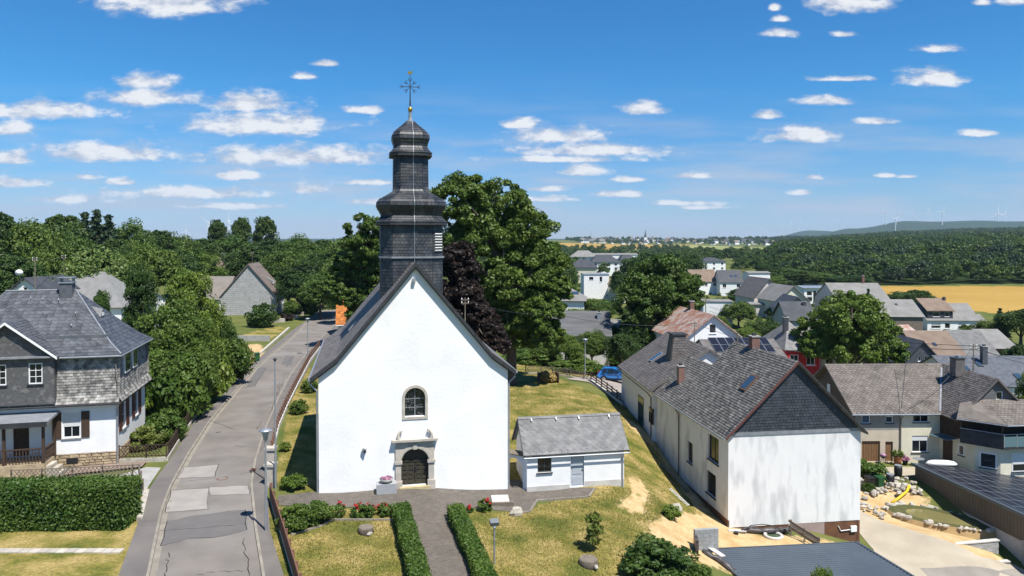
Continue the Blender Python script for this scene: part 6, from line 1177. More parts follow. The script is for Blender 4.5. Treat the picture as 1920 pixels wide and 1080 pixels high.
hpx('villa', 'large white villa with grey hipped roof at the back of the left cluster', 1070, 1118, 481, 470, 470, 18, 'x', math.radians(-5), wall=WHITE, roof=ROOFG, hip=5, category='house', over=.7, gutter=False, wins=wins(wrow('F', 3, -2.4, 1.6, 1.6, 1.8)))
hpx('villa', 'white villa with dark hipped roof and window row in the middle of the cluster', 1110, 1162, 491, 478, 400, 15, 'x', math.radians(3), wall=WHITE, roof=ROOFD, hip=4, category='house', over=.6, gutter=False, wins=wins(wrow('F', 4, -2.2, 1.5, 1.5, 1.4), wrow('F', 4, -4.9, 1.5, 1.7, 1.4)))
hpx('villa', 'white villa with dark roof at the right end of the cluster', 1163, 1198, 491, 479, 410, 15, 'x', math.radians(3), wall=WHITE, roof=ROOFD, hip=3, category='house', over=.6, gutter=False, wins=wins(wrow('F', 2, -2.2, 1.5, 1.5, 1.4)))
hpx('villa', 'long flat-roofed white block behind the villas', 1112, 1196, 478, 475, 490, 14, 'x', 0, wall=WHITE, roof=ROOFG, category='building', over=.3, gutter=False)
hpx('bungalow', 'bungalow with dark hipped roof in front of the white villas', 1068, 1116, 501, 486, 340, 16, 'x', math.radians(-8), wall=CREAM, roof=ROOFD, hip=4, category='house', over=.6, gutter=False)
hpx('villa', 'flat-roofed white cube house among the trees right of the big tree', 1095, 1142, 515, 513, 255, 9, 'x', math.radians(2), wall=WHITE, roof=ZINC, category='house', over=.2, gutter=False, chim=[(4.5, 3, 5.6, .5, WHITE)], wins=lambda w, h, r: [('F', w*.62, h - 2.6, 1.0, 1.9), ('F', w*.2, h - 2.0, 1.6, 1.2)])
hpx('house', 'brown roofed house beside the white cube house', 1140, 1170, 532, 508, 245, 10, 'x', math.radians(-14), wall=CREAM, roof=ROOFB, gutter=False, hip=2)
hpx('house', 'long dark tiled roof house behind the churchyard gardens', 1022, 1142, 628, 584, 104, 10, 'x', math.radians(-3), wall=GREYR, roof=pm('charcoal_tile', (.075, .077, .08), (.11, .11, .112), .8, rough=.7, bump=.03, bscale=2.5, stretch=(.3, .3, 4)), over=.4, gutter=False, chim=[(8.2, 3.4, 7.6, .6, ZINC)])
hpx('house', 'grey roof end right of the long dark roof house', 1143, 1166, 632, 600, 108, 8, 'x', math.radians(-3), wall=GREYR, roof=ROOFG, over=.2, gutter=False)
hpx('house', 'grey hipped roof with a blue rooflight between the trees', 1038, 1094, 563, 541, 148, 10, 'x', math.radians(-8), wall=WHITE, roof=ROOFG, hip=3, over=.5, gutter=False, skylights=[(.55, .5, 1.6, 1.2)])
# left side of the street
hg, w_, h_, r_2 = hpx('house', 'grey shingle gabled house beside the street', 413, 513, 556, 496, 147, 11, 'y', math.radians(9), wall=GSHING, roof=pm('brown_roof_left', (.14, .11, .095), (.18, .145, .125), .8, rough=.85, bump=.02, bscale=4), over=.35, gutter=False, wins=lambda w, h, r: [('R', .8, h - 2.4, 2.4, 1.8), ('R', 4.2, h - 2.2, 1.8, 1.5), ('R', 7.2, h - 2.2, 1.8, 1.5)])
k_ = r_2 / (w_/2); q = Vector((w_ - 1.9, 4.4, h_ + 1.9 * k_ + .1)); MB().obox(q, (0, 1.6, 0), (-1.6, 0, 1.0), (.5, 0, .5)).build('roof_dormer', ROOFG, hg); MB().obox(q + Vector((-.02, .15, .02)), (0, 1.3, 0), (.52, 0, .0), (.02, 0, .45)).build('dormer_window', FRAMEW, hg)
hpx('house', 'low house with pinkish grey roof left of the grey shingle gable', 335, 418, 560, 519, 152, 11, 'x', 0, wall=WHITE, roof=ROOFP, over=.4, gutter=False)
hb, w_, h_, r_2 = hpx('house', 'brown roofed house with two solar arrays behind the grey gable', 362, 464, 514, 483, 190, 11, 'x', math.radians(-3), wall=WHITE, roof=ROOFB, over=.4, gutter=False, panels=[(.03, .42, 3, 2, 1.5, 1.5), (.7, .6, 3, 1, 1.5, 1.9)], chim=[(6.6, 4.4, 12.6, .9, SLATE)], skylights=[(.08, .18, 1.4, 1.2)])
for x, ww in ((7.2, 3.2), (10.2, 6.0)):
    m = MB(); m.prism([Vector((x, -.4, h_ - .5)), Vector((x + ww, -.4, h_ - .5)), Vector((x + ww/2, -.4, h_ + ww * .42))], (0, 3.5, 0)); g_ = m.build('front_gable', WHITE, hb)
    for s in (0, 1): A = Vector((x - .3 if s == 0 else x + ww + .3, -.7, h_ - .62)); B = Vector((x + ww/2, -.7, h_ + ww * .42 + .1)); MB().obox(A, B - A, (0, 4.2, 0), (0, 0, .14)).build('gable_roof', ROOFB, hb)
hpx('house', 'long house with pale shingle roof behind the white mansard house', 40, 222, 574, 511, 108, 12, 'x', math.radians(3), wall=WHITE, roof=pm('pale_shingle', (.165, .165, .16), (.205, .205, .20), 1.2, rough=.85, bump=.02, bscale=3), hip=5.5, over=.5, gutter=False)
hpx('house', 'white gable end with small window behind the slate ridge', 18, 78, 546, 522, 100, 8, 'y', 0, wall=WHITE, roof=ROOFD, over=.4, gutter=False, wins=lambda w, h, r: [('F', w*.42, h - .1, .6, .7)])
hpx('house', 'white and blue house glimpsed right of the pale shingle roof', 205, 248, 566, 541, 122, 8, 'x', math.radians(-20), wall=WHITE, roof=pm('blue_grey_roof', (.12, .15, .17), rough=.6), over=.3, gutter=False)
ho_, w_, h_, r_2 = hpx('house', 'house with bright orange tiled roof behind the church nave', 634, 706, 606, 545, 116, 10, 'x', math.radians(12), wall=WHITE, roof=ORANGET, over=.4, sl=dict(w=.5, e=.35, vary=.5), gutter=True)
# distant village on the ridge and its church
r_ = random.Random(21); wme = MB().box(-5, 5, -4, 4, -2, 5).mesh('wall', WHITE); wm2 = MB().box(-5, 5, -4, 4, -2, 5).mesh('wall', CREAM); rme = []
for rmat in (ROOFD, ROOFB, ROOFG):
    m = MB(); m.prism([Vector((-5.4, -4.5, 4.9)), Vector((-5.4, 4.5, 4.9)), Vector((-5.4, 0, 8.6))], (10.8, 0, 0)); rme.append(m.mesh('roof', rmat))
VH = []
for k in range(100):
    if k < 72: u, y = r_.uniform(1085, 1335), r_.uniform(2200, 2620)
    else: u, y = r_.uniform(1305, 1450), r_.uniform(2050, 2480)
    x = (u - 960) / FPX * y; T = thing('village_house', 'small pale house of the distant village on the ridge' if k < 72 else 'small house of the distant hamlet left of the forest', 'house', (x, y, gz(x, y)), r_.uniform(-.8, .8), 'houses of the distant village on the ridge' if k < 72 else 'houses of the distant hamlet')
    s = r_.uniform(1.0, 1.7); T.scale = (s, s, s); link('wall', wme if r_.random() < .75 else wm2, T); link('roof', rme[r_.choice((0, 0, 1, 2))], T)
x = (1210 - 960) / FPX * 2420; T = thing('village_church', 'distant white church with a pointed dark spire', 'church', (x, 2420, gz(x, 2420))); MB().box(-5, 5, -5, 5, -2, 20).build('tower', WHITE, T); MB().lathe([(6.5, 20), (2.5, 28), (.2, 46)], 8).build('spire', ROOFD, T); MB().box(5, 26, -5, 5, -2, 9).build('nave', WHITE, T)
x = (1108 - 960) / FPX * 2500; T = thing('radio_mast', 'thin radio mast left of the distant village', 'mast', (x, 2500, gz(x, 2500))); MB().tube([(0, 0, 0), (0, 0, 46)], [.9, .5], 6).build('mast', ZINC, T); MB().lathe([(1.6, 40), (1.6, 45)], 8).build('antenna', FRAMEW, T)
# ================================================================= vegetation
def leaves_mesh(name, mat, C, O, size, seed, tint=None, flat=.35, jitter=.9):
    r = np.random.default_rng(seed); n = len(C); N_ = O * .7 + r.normal(size=(n, 3)) * jitter; N_[:, 2] += flat; N_ /= np.linalg.norm(N_, axis=1)[:, None] + 1e-9
    T = r.normal(size=(n, 3)); T -= (T * N_).sum(1)[:, None] * N_; T /= np.linalg.norm(T, axis=1)[:, None] + 1e-9; B = np.cross(N_, T)
    s = (np.asarray(size) * (.86 if name == 'crown' else 1.0) * r.uniform(.6, 1.4, n))[:, None]; V = np.empty((n, 4, 3)); V[:, 0] = C - T * s * .75; V[:, 1] = C + B * s * .42 - N_ * s * .1; V[:, 2] = C + T * s * .75; V[:, 3] = C - B * s * .42 - N_ * s * .1
    me = bpy.data.meshes.new(name); me.vertices.add(n * 4); me.vertices.foreach_set('co', V.ravel().astype(np.float32)); me.loops.add(n * 4); me.loops.foreach_set('vertex_index', np.arange(n * 4, dtype=np.int32)); me.polygons.add(n); me.polygons.foreach_set('loop_start', np.arange(0, n * 4, 4, dtype=np.int32)); me.update(calc_edges=True)
    t = r.uniform(-.3, .3, n) + (0 if tint is None else tint); a = me.attributes.new('tint', 'FLOAT', 'FACE'); a.data.foreach_set('value', t.astype(np.float32)); me.materials.append(mat); return me
def crown_pts(blobs, per, nleaf, seed, rc=.27, low=-.55, fill=.25):
    r = np.random.default_rng(seed); Cs, Os, Ts, centres = [], [], [], []
    for (cx, cy, cz, rx, ry, rz) in blobs:
        c = np.array([cx, cy, cz]); R_ = np.array([rx, ry, rz]); k = 0
        while k < per:
            d = r.normal(size=3); d /= np.linalg.norm(d)
            if d[2] < low: continue
            k += 1; rad = r.uniform(.74, 1.0) if r.random() > fill else r.uniform(.3, .7); cc = c + d * R_ * rad; m = R_.mean() * rc * r.uniform(.6, 1.25); n = nleaf
            q = r.normal(size=(n, 3)); q /= np.linalg.norm(q, axis=1)[:, None]; q *= (r.uniform(.15, 1, n) ** .4)[:, None] * m * np.array([1.1, 1.1, .72]); Cs.append(cc + q); o = q / (m + 1e-9) * .8 + d * .5; Os.append(o); Ts.append(np.full(n, r.uniform(-.25, .25))); centres.append(cc)
    return np.concatenate(Cs), np.concatenate(Os), np.concatenate(Ts), centres
def trunk_mesh(h, r, tips, seed, mat=BARK, lean=0.0):
    m = MB(); rr = random.Random(seed); m.tube([(0, 0, -.5), (.02, 0, .4), (lean * .5, 0, h * .5), (lean, 0, h)], [r * 1.35, r, r * .8, r * .4], 9)
    for t in tips:
        t = Vector(t); b = Vector((lean * .6, 0, h * rr.uniform(.45, .95))); mid = b.lerp(t, .5) + Vector((rr.uniform(-.1, .1), rr.uniform(-.1, .1), .12)) * h * .3; m.tube([b, mid, t], [r * .42, r * .28, r * .08], 6)
    return m.mesh('trunk', mat, True)
PROTO = {}
def proto(key, mat, blobs, per, nleaf, leaf, seed, trunk_h, trunk_r, rc=.27, low=-.55, ntips=10, jitter=.9):
    C, O, T, ce = crown_pts(blobs, per, nleaf, seed, rc, low); me = leaves_mesh('crown', mat, C, O, leaf, seed, T, jitter=jitter); rr = random.Random(seed); tips = rr.sample([tuple(c) for c in ce], min(ntips, len(ce))); PROTO[key] = (me, trunk_mesh(trunk_h, trunk_r, tips, seed)); return PROTO[key]
# prototypes are about 10 m tall, crown centred over the origin
proto('round', LEAFA, [(0, 0, 6.2, 3.6, 3.6, 3.7), (1.4, .5, 5.0, 2.6, 2.4, 2.3), (-1.5, -.4, 5.2, 2.5, 2.4, 2.4)], 81, 150, 0.22, 1, 4.6, .28)
proto('tall', LEAFB, [(0, 0, 6.4, 2.5, 2.5, 3.6), (.5, .3, 4.6, 2.4, 2.3, 2.2), (-.3, 0, 8.4, 1.5, 1.5, 1.6)], 74, 150, 0.20, 2, 5, .25)
proto('dark', LEAFB, [(0, 0, 5.8, 3.8, 3.6, 3.4), (-1.2, .4, 7.4, 2.2, 2.2, 2.0), (1.6, -.3, 6.4, 2.2, 2.2, 2.2)], 81, 150, 0.22, 3, 4.4, .3)
proto('light', LEAFC, [(0, 0, 5.8, 3.4, 3.4, 3.4), (1.2, 0, 7.2, 1.9, 1.9, 1.9)], 94, 150, 0.20, 4, 4.4, .25)
proto('copper', LEAFP, [(0, 0, 5.6, 3.0, 3.0, 3.8), (.8, 0, 4.2, 2.8, 2.6, 2.6)], 101, 150, 0.20, 5, 4.5, .28)
C, O, T, ce = [], [], [], []
rw = np.random.default_rng(8)                                   # willow: hanging strands from a dome
for k in range(260):
    d = rw.normal(size=3); d[2] = abs(d[2]) * .8 + .15; d /= np.linalg.norm(d); top = np.array([0, 0, 5.6]) + d * np.array([3.6, 3.6, 3.6]) * rw.uniform(.7, 1); ln = rw.uniform(1.5, 4.2) * (1.25 - d[2]); n = 70; t = rw.uniform(0, 1, n); q = top + np.stack([d[0] * t * .5, d[1] * t * .5, -t * ln], 1) + rw.normal(size=(n, 3)) * .13; C.append(q); O.append(np.tile(d * [1, 1, .2], (n, 1))); T.append(np.full(n, rw.uniform(-.25, .25)))
PROTO['willow'] = (leaves_mesh('crown', LEAFW, np.concatenate(C), np.concatenate(O), .24, 8, np.concatenate(T)), trunk_mesh(5, .35, [(1, 1, 7), (-1.5, 0, 7), (0, -1.5, 7.5), (1, -1, 6)], 8))
C, O, T = [], [], []
rw = np.random.default_rng(9)                                   # spruce: tiers of drooping branches
for k in range(300):
    z = 10 * (1 - rw.uniform(0, 1) ** .6 * .93); a = rw.uniform(0, 6.283); R0 = (10 - z) * .27 + .15; n = 40; t = rw.uniform(.1, 1, n); d = np.array([math.cos(a), math.sin(a), 0]); q = np.stack([d[0] * R0 * t, d[1] * R0 * t, z - .32 * R0 * t ** 1.5], 1) + rw.normal(size=(n, 3)) * [.1, .1, .07]; C.append(q); O.append(np.tile(d + [0, 0, .3], (n, 1))); T.append(np.full(n, rw.uniform(-.2, .2)))
PROTO['spruce'] = (leaves_mesh('crown', LEAFS, np.concatenate(C), np.concatenate(O), .26, 9, np.concatenate(T)), trunk_mesh(9.5, .2, [], 9))
proto('shrub', LEAFA, [(0, 0, .9, 1.2, 1.2, .95)], 70, 110, .13, 10, .8, .08, rc=.3, low=-.9, ntips=6)
proto('shrubdark', LEAFB, [(0, 0, .9, 1.2, 1.2, .95)], 70, 110, .13, 11, .8, .08, rc=.3, low=-.9, ntips=6)
proto('shrublight', LEAFC, [(0, 0, .85, 1.15, 1.15, .9), (.5, .2, .7, .8, .7, .6)], 40, 110, .14, 12, .7, .08, rc=.3, low=-.9, ntips=6)
proto('shrubyellow', LEAFY, [(0, 0, .85, 1.15, 1.15, .9)], 60, 100, .14, 13, .7, .08, rc=.3, low=-.9, ntips=6)
proto('shrubcopper', LEAFP, [(0, 0, .85, 1.15, 1.15, .9)], 60, 100, .14, 14, .7, .08, rc=.3, low=-.9, ntips=6)
for k, mt in (('farA', LEAFB), ('farB', LEAFA), ('farC', LEAFS)): proto(k, mt, [(0, 0, 5.6, 3.9, 3.9, 4.2)], 46, 34, .62, 30 + len(k) + ord(k[-1]), 3, .25, rc=.3, low=-.4, ntips=3)
TN = {}
def tree(key, label, x, y, h, wx=1.0, rz=None, z=None, group=None, name=None, category='tree'):
    cm, tm = PROTO[key]; g = gz(x, y) if z is None else z; nm = name or {'spruce': 'spruce_tree', 'willow': 'willow_tree'}.get(key, 'shrub' if key.startswith('shrub') else 'tree'); base = 10.0 if not key.startswith('shrub') else 1.85
    s = h / base; T = thing(nm, label, category, (x, y, g), rnd.uniform(0, 6.28) if rz is None else rz, group); T.scale = (s * wx, s * wx, s); link('crown', cm, T); link('trunk', tm, T); return T
def treepx(key, label, u, vtop, y, wpx=None, **kw):
    """tree whose top shows at pixel (u, vtop) and that stands on the ground at distance y; wpx = crown width in pixels"""
    p = D(u, vtop, y); g = gz(p.x, y); h = max(p.z - g, .5); nat = .76 * h if not key.startswith('shrub') else h * 1.35
    if key == 'spruce': nat = .52 * h
    if key == 'tall': nat = .55 * h
    wx = 1.0 if wpx is None else (wpx / FPX * y) / nat; return tree(key, kw.pop('label', label), p.x, y, h, wx, **kw)
def shrubpx(key, label, u, vbase, hpx_, wpx, name='shrub', group=None, z=None):
    p = PG(u, vbase) if z is None else P(u, vbase, z); h = hpx_ / FPX * p.y; return tree(key, label, p.x, p.y + wpx / FPX * p.y * .3, h, (wpx / FPX * p.y) / (h * 1.35), name=name, group=group, category='shrub')
# ---- hero trees
def hero(name, label, mat, blobs_px, y, leaf, per, nleaf, seed, trunk_r=.45, zg=None, ys=.8):
    bl_ = []
    for (u, v, r, rv) in blobs_px: p = D(u, v, y); R_ = r / FPX * y; bl_.append((p.x, y, p.z, R_, R_ * ys, rv / FPX * y))
    x0 = sum(b[0] for b in bl_) / len(bl_); g = gz(x0, y) if zg is None else zg; T = thing(name, label, 'tree', (x0, y, g)); bl_ = [(b[0] - x0, b[1] - y + rnd.uniform(-1.5, 1.5), b[2] - g, *b[3:]) for b in bl_]
    C, O, Tt, ce = crown_pts(bl_, per, nleaf, seed, .21, -.75); link('crown', leaves_mesh('crown', mat, C, O, leaf, seed, Tt), T); rr = random.Random(seed); link('trunk', trunk_mesh(max(b[2] for b in bl_) * .75, trunk_r, [tuple(c) for c in rr.sample(ce, 26)], seed), T); return T
hero('walnut_tree', 'tall broad green tree rising directly behind the church', LEAFA, [(868, 385, 62, 62), (930, 400, 72, 72), (985, 455, 62, 68), (905, 465, 85, 70), (1020, 500, 42, 60), (970, 540, 75, 70), (1000, 590, 52, 45), (920, 560, 60, 60), (955, 615, 60, 45), (1015, 625, 42, 32), (1036, 550, 34, 42), (900, 625, 50, 40)], 78, .27, 95, 170, 41, .6)
hero('copper_beech', 'dark purple copper beech between church and the broad green tree', LEAFP, [(862, 500, 36, 48), (868, 560, 40, 50), (895, 610, 45, 45), (850, 620, 40, 45), (930, 640, 25, 30)], 69, .21, 120, 160, 42, .4)
hero('maple_tree', 'round green tree left of the church tower', LEAFA, [(690, 450, 45, 50), (665, 500, 45, 40), (700, 520, 50, 50), (640, 545, 38, 32), (690, 570, 45, 35)], 104, .30, 90, 150, 43, .45)
hero('lime_tree', 'big round tree above the rusty roofed house', LEAFA, [(1235, 530, 66, 52), (1200, 570, 52, 50), (1270, 575, 48, 48), (1230, 610, 62, 50), (1185, 640, 42, 36), (1290, 540, 30, 32)], 106, .30, 90, 150, 44, .45)
hero('round_tree', 'big bright round tree in the middle of the lower village', LEAFC, [(1590, 595, 66, 48), (1545, 625, 48, 38), (1640, 630, 50, 42), (1590, 650, 70, 36), (1660, 655, 32, 30), (1528, 650, 30, 28)], 88, .26, 95, 160, 45, .4)
# ---- street-side shrubbery left of the street
bank = [('tall', 'slim dark tree at the back of the roadside shrubbery', 262, 497, 78, 62), ('light', 'tall light green tree in the roadside shrubbery', 355, 492, 74, 120), ('round', 'broad tree in the middle of the roadside shrubbery', 320, 565, 66, 130), ('light', 'fresh green bush tree leaning over the pavement', 375, 580, 68, 92), ('round', 'green tree at the right end of the roadside shrubbery', 412, 590, 78, 66),
        ('light', 'low bright tree in front of the roadside shrubbery', 305, 648, 62, 120), ('round', 'bushy tree hanging over the pavement edge', 362, 645, 64, 90), ('dark', 'dark bush tree beside the slate hip roof', 262, 600, 66, 95)]
for key, lb, u, vt, y, wp in bank: treepx(key, lb, u, vt, y, wp)
for key, lb, u, vb, hp, wp in (('shrublight', 'glossy laurel beside the white side wall', 262, 800, 110, 95), ('shrub', 'dense laurel at the pavement below the tall trees', 318, 798, 130, 120), ('shrublight', 'leafy laurel over the pavement kerb', 375, 762, 105, 90), ('shrub', 'round laurel at the bend of the pavement', 418, 728, 90, 80), ('shrubyellow', 'yellowish undergrowth inside the lattice fence', 262, 846, 42, 70), ('shrub', 'green undergrowth at the fence corner', 300, 835, 60, 75), ('shrub', 'low bush at the upper end of the roadside shrubbery', 437, 703, 70, 50), ('shrubdark', 'dark low bush under the roadside trees', 345, 740, 90, 90)): shrubpx(key, lb, u, vb, hp, wp, z=0.0)
# ---- wood on the left horizon
lw = [('dark', 15, 388, 135, 120), ('dark', 95, 393, 150, 120), ('round', 55, 415, 130, 130), ('spruce', 158, 396, 165, 105), ('spruce', 180, 391, 172, 110), ('spruce', 203, 401, 165, 100), ('round', 240, 412, 175, 90), ('dark', 285, 425, 185, 90), ('round', 330, 436, 195, 100), ('dark', 370, 442, 205, 90), ('tall', 408, 412, 230, 42), ('tall', 452, 408, 225, 46), ('tall', 497, 406, 235, 50), ('round', 430, 440, 215, 90), ('dark', 520, 444, 220, 90), ('round', 560, 440, 205, 90), ('dark', 600, 444, 215, 80), ('round', 640, 450, 200, 80), ('dark', 470, 455, 190, 100), ('round', 540, 465, 175, 100), ('dark', 590, 470, 165, 90), ('round', 280, 455, 150, 110), ('dark', 330, 462, 160, 100), ('light', 385, 470, 165, 80), ('round', 640, 480, 150, 90), ('dark', 30, 470, 105, 130), ('round', 95, 455, 118, 110), ('dark', 200, 440, 140, 90), ('dark', 560, 500, 150, 80), ('round', 600, 515, 142, 80), ('dark', 640, 525, 135, 60), ('round', 240, 470, 125, 90), ('round', 530, 520, 165, 70), ('spruce', 118, 414, 160, 100), ('dark', -30, 400, 125, 130), ('dark', 680, 440, 190, 80), ('round', 130, 430, 145, 90)]
ORD = 'first second third fourth fifth sixth seventh eighth ninth tenth eleventh twelfth thirteenth fourteenth fifteenth sixteenth seventeenth eighteenth nineteenth twentieth'.split()
def lclass(q): return 'spruce tip' if q[0] == 'spruce' else 'slim tree' if q[0] == 'tall' else 'skyline crown' if q[2] < 446 else 'lower crown'
for cl in ('spruce tip', 'slim tree', 'skyline crown', 'lower crown'):
    for k, (key, u, vt, y, wp) in enumerate(sorted([q for q in lw if lclass(q) == cl], key=lambda q: q[1])): treepx(key, f'{ORD[k]} {cl} from the left in the wood on the left horizon', u, vt, y, wp, group='trees of the wood on the left horizon')
treepx('willow', 'pale green weeping willow behind the slate roofs', 180, 445, 118, 130); treepx('tall', 'dark conifer peeping over the slate hip', 190, 545, 70, 40)
for key, lb, u, vb, hp, wp in (('shrubdark', 'clipped round dark bush on the lawn by the grey gable house', 486, 616, 44, 54), ('shrub', 'round bush at the front of the grey gable house', 545, 596, 30, 34), ('shrubdark', 'bush behind the small garden wall', 562, 590, 26, 40), ('shrub', 'bush beside the give-way sign', 582, 590, 24, 24), ('shrubcopper', 'dark red heather bed by the garden wall', 533, 603, 14, 30)): shrubpx(key, lb, u, vb, hp, wp, z=0.0)
# ---- gardens and village trees on the right
for key, u, vt, y, wp, lb in (('round', 1110, 618, 98, 60, 'small fruit tree left of the long dark roof'), ('light', 1060, 622, 92, 55, 'small fruit tree in the gardens behind the church'), ('round', 1020, 640, 95, 60, 'garden tree beside the copper beech'), ('light', 1080, 640, 90, 40, 'low fruit tree behind the street lamp'), ('dark', 1165, 620, 96, 70, 'dark tree at the left of the farmhouse dwelling'), ('dark', 1185, 600, 104, 60, 'dark shaded tree under the big round tree'), ('light', 1080, 575, 130, 70, 'yellowish tree below the rooflight roof'), ('round', 1120, 560, 150, 70, 'green tree in front of the white cube house'), ('light', 1060, 520, 175, 50, 'light tree between big tree and villas'), ('dark', 1210, 470, 280, 90, 'dark crown behind the villas'), ('dark', 1290, 473, 300, 60, 'dark tree left of the cube villa'), ('round', 1345, 560, 165, 60, 'bush tree beside the white garage block'), ('round', 1300, 560, 170, 60, 'tree above the garage block'), ('dark', 1400, 540, 225, 70, 'tree below the paired houses'), ('round', 1385, 565, 150, 60, 'garden tree left of the grey gable'), ('round', 1440, 515, 300, 70, 'tree behind the grey gabled house'), ('tall', 1430, 495, 330, 40, 'slim dark tree at the field edge'), ('dark', 1470, 500, 330, 80, 'tree behind the cream gable'), ('round', 1530, 510, 330, 80, 'tree behind the solar villa'), ('dark', 1590, 515, 320, 80, 'tree behind the broad barn roof'), ('spruce', 1628, 540, 150, 34, 'dark spruce in front of the broad barn'), ('dark', 1708, 540, 190, 80, 'dark tree left of the wheat field'), ('round', 1740, 552, 200, 50, 'tree beside the dormer house'), ('spruce', 1875, 577, 150, 44, 'dark spruce at the edge of the wheat field'), ('dark', 1915, 575, 145, 80, 'dark tree at the right picture edge'), ('round', 1850, 600, 150, 40, 'small tree beside the grey shed'), ('dark', 1912, 640, 100, 60, 'dark leafy tree right of the pale barn'), ('light', 1925, 690, 72, 45, 'green tree overlapping the dark roof at the right edge'), ('round', 1420, 598, 135, 50, 'garden bush tree below the lean-to'), ('light', 1400, 610, 118, 60, 'low tree in the garden terraces'), ('round', 1450, 600, 125, 40, 'garden tree beside the ribbed roof'), ('light', 1350, 588, 125, 40, 'small tree behind the rusty roof'), ('dark', 1165, 505, 240, 40, 'tree in front of the villas'), ('dark', 1055, 490, 210, 60, 'dark tree at the edge of the big tree')): treepx(key, lb, u, vt, y, wp)
for key, lb, u, vb, hp, wp in (('shrub', 'clipped hedge row behind the churchyard fence', 1000, 684, 26, 110), ('shrub', 'hedge bush behind the street lamp', 1080, 700, 24, 90), ('shrublight', 'garden bush with red flowers beside the blue car', 1185, 690, 28, 60), ('shrub', 'flower bed shrub left of the blue car', 1095, 672, 22, 60), ('shrubdark', 'dark hedge at the foot of the gardens', 1030, 664, 28, 120), ('shrub', 'low bush at the rear lawn edge', 975, 660, 22, 50), ('shrub', 'hedge end left of the blue car', 1120, 703, 20, 44)): shrubpx(key, lb, u, vb, hp, wp)
for key, lb, u, vb, hp, wp in (('shrublight', 'leafy flower bed with blue blooms beside the farmhouse', 1640, 905, 40, 62), ('shrub', 'green plant below the bins', 1632, 925, 16, 24), ('shrublight', 'young green shrub at the top of the sandy bank', 1262, 978, 28, 36)): shrubpx(key, lb, u, vb, hp, wp)
shrubpx('shrubdark', 'big dark green bush in the lower right foreground', 1240, 1112, 70, 140); shrubpx('shrub', 'dark bush top beside the metal roof', 1310, 1110, 42, 60)
p = D(1545, 1057, 36); tree('light', 'top of a small tree in front of the metal roof', p.x, 36, p.z - gz(p.x, 36), .55)
p = PG(1113, 1033); T = thing('sapling', 'thin young sapling on the dry lawn', 'tree', tuple(p)); C, O, Tt, ce = crown_pts([(0, 0, 1.15, .5, .5, .95)], 34, 26, 77, .3, -.9); link('crown', leaves_mesh('crown', LEAFY, C, O, .17, 77, Tt), T); link('trunk', trunk_mesh(1.9, .025, [tuple(c) for c in ce[:9]], 77), T)
# ---- strip beside the church and forecourt roses
for key, lb, u, vb, hp, wp in (('shrub', 'spiky bush near the rear end of the church strip', 578, 738, 26, 30), ('shrub', 'round bush in the grass strip beside the church', 557, 778, 26, 32), ('shrublight', 'small bush beside the two-rail fence', 532, 848, 20, 22), ('shrublight', 'lavender clump at the front corner of the church', 545, 922, 28, 48), ('shrub', 'big rhododendron at the fence end of the front lawn', 545, 1000, 46, 62), ('shrub', 'dense green shrub in the forecourt bed', 588, 988, 40, 62), ('shrubdark', 'low shrub beside the edging of the front bed', 550, 998, 28, 36)): shrubpx(key, lb, u, vb, hp, wp)
def rose(label, u, v, s=.8):
    p = PG(u, v); T = thing('rose_bush', label, 'rose bush', tuple(p), rnd.uniform(0, 6)); C, O, Tt, ce = crown_pts([(0, 0, .32 * s, .42 * s, .42 * s, .36 * s)], 22, 60, int(u), .35, -.9); link('foliage', leaves_mesh('foliage', LEAFA, C, O, .09, int(u), Tt), T); rr = np.random.default_rng(int(u)); c = np.array([[rr.uniform(-.3, .3), rr.uniform(-.35, .1), rr.uniform(.5, .75)] for _ in range(5)]) * s; c = np.repeat(c, 14, 0) + rr.normal(size=(70, 3)) * .035; link('bloom', leaves_mesh('bloom', REDF, c, np.tile([0, 0, 1.], (70, 1)), .07, 5), T)
for k, (u, v) in enumerate(((634, 967), (672, 968), (692, 969), (722, 966))): rose(f"red rose bush {['first', 'second', 'third', 'fourth'][k]} from the left along the forecourt", u, v, 1.0)
rose('small red rose right of the clipped hedges', 881, 960, .5); rose('red rose bush beside the pale stone ramp', 909, 958, 1.0)
for T, z, mt, s in POTS:
    C, O, Tt, ce = crown_pts([(0, 0, z + s * .7, s, s, s)], 14, 40, int(z * 100), .4, -.8); link('plant', leaves_mesh('plant', mt, C, O, .12, 3, Tt), T)
C, O, Tt, ce = crown_pts([(0, 0, .93, .34, .34, .1)], 14, 40, 5, .3, -.2); link('plant', leaves_mesh('plant', PINKF, C, O, .06, 3, Tt), PLn)
